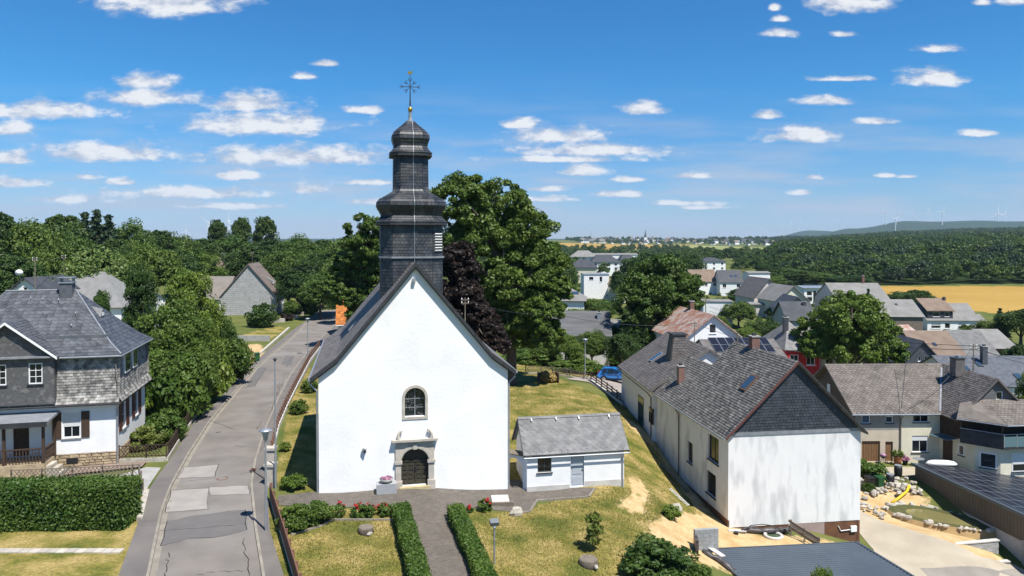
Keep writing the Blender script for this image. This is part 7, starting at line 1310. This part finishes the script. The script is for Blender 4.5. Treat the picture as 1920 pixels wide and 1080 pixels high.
# ---- clipped hedges
def hedge(name, label, A, B, w, h, mat, leaf, n, seed, taper=.04, rag=.05):
    d = Vector((B.x - A.x, B.y - A.y, 0)); L0 = d.length; T = thing(name, label, 'hedge', (A.x, A.y, gz(A.x, A.y)), math.atan2(d.y, d.x)); dz = gz(B.x, B.y) - gz(A.x, A.y); r = np.random.default_rng(seed)
    ar = np.array([L0 * w, L0 * h, L0 * h, w * h, w * h]); f = r.choice(5, n, p=ar / ar.sum()); a, b = r.uniform(0, 1, n), r.uniform(0, 1, n); C = np.zeros((n, 3)); O = np.zeros((n, 3))
    for k, (pos_, nn) in enumerate(((lambda a, b: (a * L0, (b - .5) * w, h + 0 * a), (0, 0, 1)), (lambda a, b: (a * L0, -w/2 + 0 * a, b * h), (0, -1, 0)), (lambda a, b: (a * L0, w/2 + 0 * a, b * h), (0, 1, 0)), (lambda a, b: (0 * a, (a - .5) * w, b * h), (-1, 0, 0)), (lambda a, b: (L0 + 0 * a, (a - .5) * w, b * h), (1, 0, 0)))):
        m = f == k; C[m] = np.stack(pos_(a[m], b[m]), 1); O[m] = nn
    C += r.normal(size=(n, 3)) * rag + O * (np.sin(C[:, :1] * 2.1 + C[:, 1:2] * 3) * .03); C[:, 2] += C[:, 0] / L0 * dz
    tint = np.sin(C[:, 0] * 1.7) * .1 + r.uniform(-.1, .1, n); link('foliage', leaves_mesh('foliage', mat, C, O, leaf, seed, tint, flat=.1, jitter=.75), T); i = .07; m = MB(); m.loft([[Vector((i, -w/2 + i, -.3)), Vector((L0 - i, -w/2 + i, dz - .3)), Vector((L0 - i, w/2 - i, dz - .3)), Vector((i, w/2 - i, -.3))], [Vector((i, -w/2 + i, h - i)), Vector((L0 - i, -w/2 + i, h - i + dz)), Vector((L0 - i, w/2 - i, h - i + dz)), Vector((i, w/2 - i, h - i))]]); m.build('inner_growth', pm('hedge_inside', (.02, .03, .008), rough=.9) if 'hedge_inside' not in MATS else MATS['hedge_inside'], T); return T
def hp(u, v, hh):                                               # pixel on the hedge top -> ground point
    p = PG(u, v)
    for _ in range(12): q = P(u, v, gz(p.x, p.y) + hh); p = q
    return Vector((p.x, p.y, 0))
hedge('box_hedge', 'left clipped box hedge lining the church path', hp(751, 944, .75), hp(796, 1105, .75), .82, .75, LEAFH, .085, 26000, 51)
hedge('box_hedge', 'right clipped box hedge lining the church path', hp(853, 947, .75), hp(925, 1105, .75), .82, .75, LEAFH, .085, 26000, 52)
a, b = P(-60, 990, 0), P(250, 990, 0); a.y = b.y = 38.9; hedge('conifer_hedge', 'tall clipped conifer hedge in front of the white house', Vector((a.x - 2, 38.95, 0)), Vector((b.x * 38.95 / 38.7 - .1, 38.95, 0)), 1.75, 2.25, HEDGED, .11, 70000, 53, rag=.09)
# hay heap in a wooden compost bin
p = PG(1028, 716); T = thing('compost_bin', 'wooden compost bin heaped with dry hay at the lawn edge', 'compost', tuple(p), .1)
for x in (-1.1, 1.1): MB().box(x - .06, x + .06, -.6, .8, 0, 1.0).build('side_board', BROWNW, T)
MB().box(-1.04, 1.04, .7, .8, 0, .95).build('back_board', BROWNW, T); C, O, Tt, ce = crown_pts([(0, 0, .4, 1.0, .7, .75)], 60, 80, 61, .3, -.3); link('hay_heap', leaves_mesh('hay_heap', HAY, C, O, .17, 61, Tt), None, tuple(p), .1, label='heap of dry hay filling the compost bin', category='hay')
# tree stumps on the lawns
for (u, v, r, lb) in ((686, 998, .42, 'dark tree stump on the front lawn left of the path'), (1103, 1058, .5, 'grey cut tree stump on the lawn right of the path')):
    p = PG(u, v); T = thing('tree_stump', lb, 'stump', tuple(p)); MB().lathe([(r * 1.15, -.1), (r, .12), (r * .96, .3)], 14).build('trunk', BARK, T, True); MB().lathe([(r * .95, .3), (r * .9, .325)], 14).build('cut_face', OLDW, T); put_stone(T, Vector((r * .7, -r, 0)), .45)
p = PG(968, 966); o = link('boulder', STM[2], None, tuple(p), .5, label='small pale boulder on the lawn edge by the outbuilding path', category='stone')
p = PG(1262, 965); o = link('boulder', STM[4], None, tuple(p), .5, label='pale boulder on the sandy bank beside a young shrub', category='stone'); o.scale = (1.6, 1.4, 1.5)
# ---- grass blades on the lawns
def grass():
    r = np.random.default_rng(5); P_ = []
    for poly, n in ((LAWN_F, 16000), (LAWN_R, 26000), (LAWN_B, 34000), (LAWN_S, 7000), (GARDEN, 4000)):
        xy = np.array(poly); lo, hi = xy.min(0), xy.max(0); q = r.uniform(lo, hi, (n * 3, 2)); q = q[inpoly(q[:, 0], q[:, 1], poly)][:n]; P_.append(q)
    q = np.concatenate(P_)
    for pl in DIRT: q = q[~inpoly(q[:, 0], q[:, 1], pl)]
    q = q[~inpoly(q[:, 0], q[:, 1], fore)]; n = len(q); z = gz_arr(q[:, 0], q[:, 1]); h = r.uniform(.03, .09, n); a = r.uniform(0, 6.28, n); w = .028; V = np.zeros((n, 3, 3)); V[:, 0] = np.stack([q[:, 0] - np.cos(a) * w, q[:, 1] - np.sin(a) * w, z - .01], 1); V[:, 1] = np.stack([q[:, 0] + np.cos(a) * w, q[:, 1] + np.sin(a) * w, z - .01], 1); V[:, 2] = np.stack([q[:, 0] + r.normal(size=n) * .04, q[:, 1] + r.normal(size=n) * .04, z + h], 1)
    me = bpy.data.meshes.new('grass'); me.vertices.add(n * 3); me.vertices.foreach_set('co', V.ravel().astype(np.float32)); me.loops.add(n * 3); me.loops.foreach_set('vertex_index', np.arange(n * 3, dtype=np.int32)); me.polygons.add(n); me.polygons.foreach_set('loop_start', np.arange(0, n * 3, 3, dtype=np.int32)); me.update(calc_edges=True); t = me.attributes.new('tint', 'FLOAT', 'FACE'); t.data.foreach_set('value', r.uniform(-.5, .5, n).astype(np.float32)); me.materials.append(GRASSM); link('grass', me, None, kind='stuff', label='short dry grass on the lawns', category='grass')
grass()
# ---- woods that read as one mass: instanced by geometry nodes
def scatter(name, label, pts, sizes, keys, seed):
    me = bpy.data.meshes.new(name); me.vertices.add(len(pts)); me.vertices.foreach_set('co', np.asarray(pts, np.float32).ravel()); a = me.attributes.new('sz', 'FLOAT', 'POINT'); a.data.foreach_set('value', np.asarray(sizes, np.float32)); a = me.attributes.new('pick', 'INT', 'POINT'); a.data.foreach_set('value', np.random.default_rng(seed).integers(0, len(keys), len(pts)).astype(np.int32)); me.update()
    o = link(name, me, None, kind='stuff', label=label, category='wood'); col = bpy.data.collections.new(name + '_sources')
    for k in keys: s = bpy.data.objects.new('crown_source', PROTO[k][0]); col.objects.link(s)
    g = bpy.data.node_groups.new(name, 'GeometryNodeTree'); g.interface.new_socket('Geometry', in_out='INPUT', socket_type='NodeSocketGeometry'); g.interface.new_socket('Geometry', in_out='OUTPUT', socket_type='NodeSocketGeometry'); n = g.nodes; gi, go = n.new('NodeGroupInput'), n.new('NodeGroupOutput'); ci = n.new('GeometryNodeCollectionInfo'); ci.inputs['Collection'].default_value = col; ci.inputs['Separate Children'].default_value = True; ci.inputs['Reset Children'].default_value = True
    ip = n.new('GeometryNodeInstanceOnPoints'); ip.inputs['Pick Instance'].default_value = True; rv = n.new('FunctionNodeRandomValue'); rv.data_type = 'FLOAT_VECTOR'; rv.inputs[0].default_value = (0, 0, 0); rv.inputs[1].default_value = (0, 0, 6.28); s1, s2 = n.new('GeometryNodeInputNamedAttribute'), n.new('GeometryNodeInputNamedAttribute'); s1.data_type = 'FLOAT'; s1.inputs[0].default_value = 'sz'; s2.data_type = 'INT'; s2.inputs[0].default_value = 'pick'; L_ = g.links.new
    L_(gi.outputs[0], ip.inputs['Points']); L_(ci.outputs[0], ip.inputs['Instance']); L_(s2.outputs[0], ip.inputs['Instance Index']); L_(s1.outputs[0], ip.inputs['Scale']); L_(rv.outputs[0], ip.inputs['Rotation']); L_(ip.outputs[0], go.inputs[0]); md = o.modifiers.new('wood', 'NODES'); md.node_group = g; return o
r = np.random.default_rng(17); pts, sz = [], []
y = 338.0
while y < 3250:
    sp = 7.5 + y * .0042; x = (1440 - 960) / FPX * y
    while x < (2080 - 960) / FPX * y:
        px, py = x + r.uniform(-.45, .45) * sp, y + r.uniform(-.45, .45) * sp
        if in_forest(np.array([px]), np.array([py]))[0]: pts.append((px, py, 0)); sz.append(min(sp / 7.0, 1.55) * r.uniform(.7, 1.2) * (.9 if y < 450 else 1.15))
        x += sp
    y += sp * (.9 if y < 800 else 1.0)
pts = np.array(pts); pts[:, 2] = gz_arr(pts[:, 0], pts[:, 1]) - 1.5; scatter('forest', 'dark green deciduous forest covering the hillside on the right', pts, sz, ['farA', 'farB', 'farA', 'farC'], 3)
pts, sz = [], []
for (u0, u1, y0_, y1_, n, s) in ((1062, 1330, 880, 980, 46, 1.3), (1030, 1130, 1250, 1400, 26, 1.4), (1150, 1290, 1150, 1350, 46, 1.5), (1200, 1300, 520, 700, 26, 1.1), (1285, 1450, 560, 900, 60, 1.2), (1380, 1470, 420, 560, 34, 1.0), (1075, 1340, 2150, 2680, 190, 1.4), (1300, 1470, 2000, 2500, 90, 1.4), (1060, 1110, 2300, 2700, 40, 1.6), (1040, 1200, 380, 520, 34, 1.0), (1440, 1560, 350, 460, 40, .9), (1330, 1450, 950, 1050, 22, 1.2), (1000, 1070, 600, 1400, 60, 1.3), (1330, 1470, 2700, 3300, 140, 1.8), (400, 760, 330, 900, 260, 1.1), (-250, 420, 260, 500, 200, 1.1), (760, 1000, 300, 900, 120, 1.1)):
    for _ in range(n): y = r.uniform(y0_, y1_); pts.append(((r.uniform(u0, u1) - 960) / FPX * y, y, 0)); sz.append(s * r.uniform(.6, 1.2))
pts = np.array(pts); pts[:, 2] = gz_arr(pts[:, 0], pts[:, 1]) - .8; scatter('hedgerows', 'hedgerows and far copses between the fields', pts, sz, ['farA', 'farB', 'farA'], 4)
pts, sz = [], []
for _ in range(900):
    u = r.uniform(1000, 1900); y = r.uniform(100, 330); x = (u - 960) / FPX * y
    if u > 1640 and y > 185: continue
    pts.append((x, y, 0)); sz.append(r.uniform(.12, .32))
pts = np.array(pts); pts[:, 2] = gz_arr(pts[:, 0], pts[:, 1]) - .3; scatter('garden_greenery', 'low garden greenery between the village houses', pts, sz, ['farB', 'farA', 'farB'], 6)

treepx('light', 'leafy tree hanging over the orange tiled roof', 668, 548, 108, 44)
# ================================================================= street furniture
def street_lamp(label, p, h=5.6, shade=True):
    T = thing('street_lamp', label, 'street lamp', tuple(p)); MB().tube([(0, 0, -.2), (0, 0, h * .4), (0, 0, h - .45)], [.075, .065, .05], 10).build('post', ZINC, T)
    MB().lathe([(.11, h - .62), (.2, h - .2), (.21, h - .12)], 12).build('lantern', pm('lamp_glass', (.32, .36, .38), rough=.2) if 'lamp_glass' not in MATS else MATS['lamp_glass'], T, True); MB().lathe([(.36, h - .12), (.34, h - .07), (.12, h), (.02, h + .03)], 14).build('hood', ZINC, T, True); return T
street_lamp('grey street lamp standing at the kerb in front of the church fence', P(499, 995, .13)); street_lamp('green-grey street lamp farther up the street by the church fence', P(577, 665, .13), 5.1)
street_lamp('street lamp behind the churchyard fence near the blue car', PG(1097, 706), 4.6)
T = thing('flagpole', 'tall bare metal flagpole beside the church fence', 'flagpole', tuple(P(517, 921, .05))); MB().tube([(0, 0, 0), (0, 0, 8.3)], [.06, .045], 10).build('pole', ZINC, T); MB().lathe([(.03, 8.28), (.11, 8.36), (.11, 8.44), (.02, 8.5)], 10).build('finial', DARKM, T, True); MB().tube([(0, 0, 0), (0, 0, 2.3)], .075, 10).build('sleeve', ZINC, T)
p = PG(927, 1058); T = thing('floodlight', 'floodlight on a short metal post on the front lawn', 'floodlight', tuple(p), .2); MB().tube([(0, 0, 0), (0, 0, 1.95)], .045, 8).build('post', ZINC, T); MB().tube([(-.05, 0, 1.9), (.05, 0, 1.9)], .09, 8).build('joint', ZINC, T); hd = MB().obox((-.22, -.06, 1.98), (.44, 0, 0), (0, .3, .12), (0, -.08, .2)).build('lamp_head', pm('lamp_grey', (.16, .17, .18), rough=.4), T); MB().obox((-.18, .25, 2.1), (.36, 0, 0), (0, .0, .0), (0, .02, .02)).build('visor', DARKM, T)
p = P(603, 579, .13); T = thing('road_sign', 'triangular give-way sign seen from behind at the street end', 'sign', tuple(p)); MB().tube([(0, 0, 0), (0, 0, 2.1)], .035, 6).build('post', ZINC, T); m = MB(); m.prism([Vector((-.5, 0, 2.75)), Vector((.5, 0, 2.75)), Vector((0, 0, 1.9))], (0, .03, 0)); m.build('sign_plate', pm('sign_back', (.42, .42, .42), rough=.5), T)
T = thing('kerb_post', 'short red-brown marker post at the right kerb', 'post', tuple(P(475, 890, .1))); MB().box(-.05, .05, -.05, .05, 0, .35).build('post', FENCEW, T); MB().box(-.16, .16, -.1, .1, .3, .42).build('cap', FENCEW, T)
# low garden walls far up the street
a = P(513, 606, 0); T = thing('garden_wall', 'stepped stone garden wall in front of the grey gable house', 'wall', tuple(a))
for k, (u, v) in enumerate(((515, 606), (527, 605), (540, 602), (552, 598), (563, 592))): q = P(u, v, 0) - a; MB().box(q.x - .7, q.x + .7, q.y - .3, q.y + .3, 0, .8).build('wall_section', SANDST2, T)
a, b = P(432, 640, 0), P(505, 640, 0); MB().obox(a, b - a, (0, .3, 0), (0, 0, .9)).build('retaining_wall', CONC, None, label='low concrete retaining wall below the small lawn on the left', category='wall')
a, b = P(487, 664, 0), P(540, 617, 0); MB().obox(a, b - a, (.3, .1, 0), (0, 0, .35)).build('kerb_wall', SANDST2, None, label='low stone edging between the small lawn and the pavement', category='wall')
# edging stones of front lawn and outbuilding path
def edging(label, px, w=.1):
    pts = [PG(u, v) for u, v in px]; o = pts[0]; T = thing('edging', label, 'edging', tuple(o))
    for a, b in zip(pts, pts[1:]):
        d = b - a; n = max(1, int(d.length / .9)); sd_ = Vector((d.y, -d.x, 0)).normalized() * w
        for k in range(n): MB().obox(a - o + d * (k / n) + Vector((0, 0, -.06)), d * (.97 / n), sd_, (0, 0, .15)).build('edging_stone', KERB, T)
edging('curved stone edging of the front lawn bed', [(545, 1003), (575, 995), (605, 985), (622, 975), (740, 975)]); edging('stone edging around the paved area at the outbuilding', [(973, 962), (992, 960), (1006, 939), (1103, 932), (1115, 915)])
# ================================================================= blue car
pc = PG(1150, 717); CAR = thing('car', 'bright blue compact SUV parked behind the churchyard fence', 'car', (pc.x + .35, pc.y + .8, gz(pc.x, pc.y) + .02), math.radians(-14)); CAR.scale = (1, 1, 1)
L2, W2 = 2.1, .9
side = [(-2.08, .42), (-2.1, .75), (-2.02, 1.0), (-1.88, 1.12), (-1.55, 1.5), (-1.2, 1.58), (-.2, 1.58), (.25, 1.48), (.85, 1.08), (1.6, .98), (2.0, .85), (2.1, .6), (2.05, .38)]
def carx(mb, sec, hw_fn):
    rings = []
    for s, k in ((-1, .86), (-1, .97), (-1, 1.0), (1, 1.0), (1, .97), (1, .86)): rings.append([Vector((x, s * W2 * k * hw_fn(z), .40 + (z - .40) * (1.0 if k > .9 else .985))) for x, z in sec])
    return mb.loft(rings)
body = MB(); carx(body, side, lambda z: 1.0 if z < 1.0 else 1.0 - (z - 1.0) * .30); body.build('body', BLUE, CAR)
MB().box(-2.05, 2.03, -.84, .84, .22, .46).build('sill', BLACKP, CAR)
for s in (-1, 1):
    gx_ = lambda z: s * (W2 * (1 - max(0, z - 1.0) * .30) + .008)
    for nm, pts in (('rear_window', [(-1.62, 1.1), (-.95, 1.08), (-.92, 1.47), (-1.35, 1.46)]), ('door_window', [(-.88, 1.08), (-.05, 1.06), (-.05, 1.47), (-.85, 1.48)]), ('front_window', [(0.0, 1.06), (.68, 1.06), (.2, 1.42), (0.0, 1.46)])): MB().poly([Vector((x, gx_(z), z)) for x, z in pts]).build(nm, GLASS, CAR)
    for x in (-1.28, 1.3):
        wh = MB().tube([(x, s * .66, .34), (x, s * .925, .34)], .34, 20).build('wheel', TYRE, CAR); MB().tube([(x, s * .9, .34), (x, s * .935, .34)], .22, 16).build('rim', RIM, wh)
        ar_ = MB(); A = arc(x, .34, .41, 10, math.pi, 0); A2 = arc(x, .34, .34, 10, math.pi, 0)
        for (p0, p1), (q0, q1) in zip(zip(A, A[1:]), zip(A2, A2[1:])): ar_.poly([Vector((p0[0], s * .912, p0[1])), Vector((p1[0], s * .912, p1[1])), Vector((q1[0], s * .912, q1[1])), Vector((q0[0], s * .912, q0[1]))])
        ar_.build('wheel_arch', BLACKP, CAR)
    MB().obox((-2.02, s * .62 - .14, .82), (.06, 0, .2), (0, .28, 0), (-.08, 0, .05)).build('tail_light', REDL, CAR); MB().obox((1.98, s * .62 - .15, .72), (.1, 0, -.02), (0, .3, 0), (0, 0, .12)).build('headlight', RIM, CAR); MB().box(.52, .68, s * .92 - .08, s * .92 + .08, 1.02, 1.14).build('mirror', BLUE, CAR)
MB().poly([(.32, -.62, 1.46), (.32, .62, 1.46), (.84, .72, 1.10), (.84, -.72, 1.10)]).build('windscreen', GLASS, CAR); MB().poly([(-1.6, -.6, 1.46), (-1.9, -.68, 1.13), (-1.9, .68, 1.13), (-1.6, .6, 1.46)]).build('rear_screen', GLASS, CAR)
for s in (-1, 1): MB().tube([(-1.3, s * .6, 1.6), (-.2, s * .6, 1.61)], .02, 5).build('roof_rail', BLACKP, CAR)
drape('parking_court', [tuple(PG(u, v)[:2]) for u, v in ((1060, 712), (1120, 708), (1185, 702), (1230, 700), (1215, 745), (1182, 768), (1165, 762), (1135, 738), (1105, 718))], .09, pm('court_asphalt', (.30, .26, .23), (.25, .22, .2), .5, rough=.95), 3, kind='structure', label='sunny paved court with the blue car')
# ================================================================= poles and wires
def pole(label, p, h, r=.07, mat=OLDW, arms=((0.9, -.35),)):
    T = thing('utility_pole', label, 'pole', tuple(p)); MB().tube([(0, 0, -.5), (0, 0, h)], [r * 1.2, r * .8], 8).build('pole', mat, T)
    for w, dz in arms: MB().box(-w, w, -.05, .05, h + dz - .04, h + dz + .04).build('crossarm', mat, T); [MB().lathe([(.04, h + dz + .04), (.05, h + dz + .12), (.02, h + dz + .18)], 6, (x, 0, 0)).build('insulator', FRAMEW, T) for x in (-w + .06, w - .06)]
    return Vector(p) + Vector((0, 0, h - .2))
def roofpole(label, u, vb, vt, y, r=.05): a = D(u, vb, y); b = D(u, vt, y); return pole(label, a, b.z - a.z, r, OLDW, ((.35, -.2), (.35, -.5)))
t1 = roofpole('rusty service mast on the far church eave', 872, 600, 558, 62); t2 = D(1038, 588, 78); t3 = roofpole('service mast on the rusty roofed house', 1302, 662, 603, 84); t4 = roofpole('steel roof mast with stays on the cream house wing', 1825, 690, 645, 70); t5 = roofpole('mast on the low rear house roof', 66, 545, 482, 96, .07); t6 = roofpole('thin aerial mast on the pale shingle roof', 120, 520, 478, 112, .04)
pl_ = pole('wooden pole beside the white garage block', (D(1323, 600, 135).x, 135, gz(D(1323, 600, 135).x, 135)), D(1323, 560, 135).z - gz(D(1323, 600, 135).x, 135), .1)
tm = roofpole('thin mast on the brown roofed solar house', 473, 500, 472, 180, .05)
def wire(label, A, B, sag=.6, r=.022):
    A, B = Vector(A), Vector(B); pts = [A.lerp(B, k / 16) + Vector((0, 0, -sag * 4 * (k / 16) * (1 - k / 16))) for k in range(17)]; MB().tube(pts, r, 4).build('overhead_wire', IRON if r < .03 else DARKM, None, label=label, category='wire')
wire('overhead wire from the church mast towards the garden trees', t1, t2, .5); wire('overhead wire crossing the gardens to the rusty roofed house', t2, t3, .7); wire('overhead wire from the rusty roof mast to the lower village', t3, D(1500, 660, 80), .4)
wire('long overhead wire above the round tree to the roof mast', D(1330, 575, 130), t4, 1.4, .03); wire('second long wire above the round tree', D(1330, 583, 130), t4 + Vector((0, 0, -.4)), 1.6, .03); wire('wire from the cream house mast over its brown roof', D(1700, 655, 70) , D(1690, 765, 66), .2, .025)
wire('wire from the roof mast to the right picture edge', t4, D(1990, 690, 75), .5, .025); wire('upper wire from the roof mast to the right picture edge', t4 + Vector((0, 0, -.3)), D(1990, 672, 90), .5, .025); wire('wire crossing the left houses to the willow', t5, t6, .4); wire('wire from the aerial to the left picture edge', t5, D(-60, 500, 100), .4); wire('wire over the street trees', D(480, 500, 150), D(700, 492, 130), .8, .03); wire('wire slung from mast down to the courtyard wall', t4, D(1700, 766, 66), .8, .025)
T = thing('satellite_dish', 'white satellite dish on the house behind the slate ridge', 'dish', tuple(D(36, 512, 98))); MB().lathe([(.02, 0), (.3, .05), (.48, .16)], 16).build('dish', FRAMEW, T, True); MB().tube([(0, 0, 0), (.1, .3, -1.4)], .04, 6).build('mount', ZINC, T); T.children[0].rotation_euler = (1.2, 0, .5)
# ================================================================= wind turbines
bl_m = MB(); bl_m.loft([[Vector((x * c, y_ * c * .3, z)) for x, y_ in ((-1, 0), (0, -1), (1, 0), (0, 1))] for z, c in ((0, 1.2), (4, 1.9), (20, 1.4), (46, .35))]); blade_me = bl_m.mesh('blade', TURB)
tw_me = MB().lathe([(2.6, 0), (1.5, 95)], 10).mesh('tower', TURB); na_me = MB().obox((-2, -3, 94), (4, 0, 0), (0, 9, 0), (0, 0, 4)).mesh('nacelle', TURB)
def turbine(label, u, vhub, y, s=1.0, rot=0.0, group=None):
    s *= 1.2; p = D(u, vhub, y); g = p.z - 96 * s; T = thing('wind_turbine', label, 'wind turbine', (p.x, y, g), rnd.uniform(-.5, .5), group); T.scale = (s, s, s); link('tower', tw_me, T); link('nacelle', na_me, T)
    hub = MB().lathe([(.5, 0), (2.2, .8), (2.2, 2)], 8).mesh('hub', TURB) if 'hubm' not in PROTO else PROTO['hubm']; PROTO['hubm'] = hub; h = link('hub', hub, T, (0, -3.5, 96)); h.rotation_euler = (math.pi / 2, 0, 0)
    for k in range(3): b = link('blade', blade_me, T, (0, -4.4, 96)); b.rotation_euler = (0, rot + k * 2.0944, 0)
    gt = gz(p.x, y); MB().lathe([(2.7 * 1, -max(g - gt, 1) / s), (2.6, 0)], 8).build('tower_foot', TURB, T)
gname = 'turbines on the hazy hill to the right'
for k, (u, vh, y, s, rt, lb) in enumerate(((1661, 397, 5600, 1.05, .35, 'wind turbine at the left end of the blue hill'), (1684, 401, 5900, .95, 1.5, 'wind turbine behind the small forest turbine'), (1679, 411, 4600, .8, .9, 'short looking turbine rising from the forest edge'), (1711, 404, 6600, .9, .2, 'small turbine between the paired turbines'), (1741, 397, 6800, 1.0, 0, 'slim turbine with upright blade'), (1767, 398, 5400, 1.1, .6, 'turbine with wide spread blades on the blue hill'), (1871, 400, 5700, 1.2, 0, 'middle turbine of the right trio'), (1865, 402, 6300, .9, .8, 'left turbine of the right trio'), (1883, 402, 6000, 1.15, .4, 'right turbine of the right trio'))): turbine(lb, u, vh, y, s, rt)
for k, (u, vh) in enumerate(((1483, 419), (1499, 416), (1511, 424), (1526, 422), (1540, 412), (1558, 420), (1568, 413), (1579, 414), (1442, 430), (1466, 425), (1430, 430))): turbine('tiny wind turbine on the far horizon ridge', u, vh, 9500 + 300 * (k % 4), .95, k * .5, 'tiny turbines on the far horizon ridge')
turbine('white turbine above the left wood with raised blade', 429, 414, 2600, .75, .15); turbine('turbine hidden behind the slim tree above the left wood', 391, 418, 2700, .7, 1.2); turbine('turbine with low hub above the left wood', 265, 420, 2900, .6, .9)
turbine('faint small turbine left of the twin turbines', 349, 433, 4200, .6, .1)
# ================================================================= air
hz_ = MB(); hz_.box(-14500, 14500, -14500, 15200, -45, 420); HZ = hz_.build('haze', None or bpy.data.materials.new('haze_air'), None, kind='stuff', label='thin summer haze over the valley')
hm = bpy.data.materials['haze_air']; hm.use_nodes = True; hm.node_tree.nodes.clear(); pv = hm.node_tree.nodes.new('ShaderNodeVolumePrincipled'); pv.inputs['Color'].default_value = (.58, .78, 1, 1); pv.inputs['Density'].default_value = 5.5e-5; pv.inputs['Anisotropy'].default_value = 0.0; om = hm.node_tree.nodes.new('ShaderNodeOutputMaterial'); hm.node_tree.links.new(pv.outputs[0], om.inputs['Volume'])

# no fourth level: anything deeper hangs on its part
for o in list(bpy.data.objects):
    ch = [o]
    while ch[-1].parent is not None: ch.append(ch[-1].parent)
    if len(ch) > 3:
        part = ch[-2]; M = o.matrix_basis.copy()
        for q in ch[1:-2]: M = q.matrix_basis @ M
        o.parent = part; o.matrix_basis = M
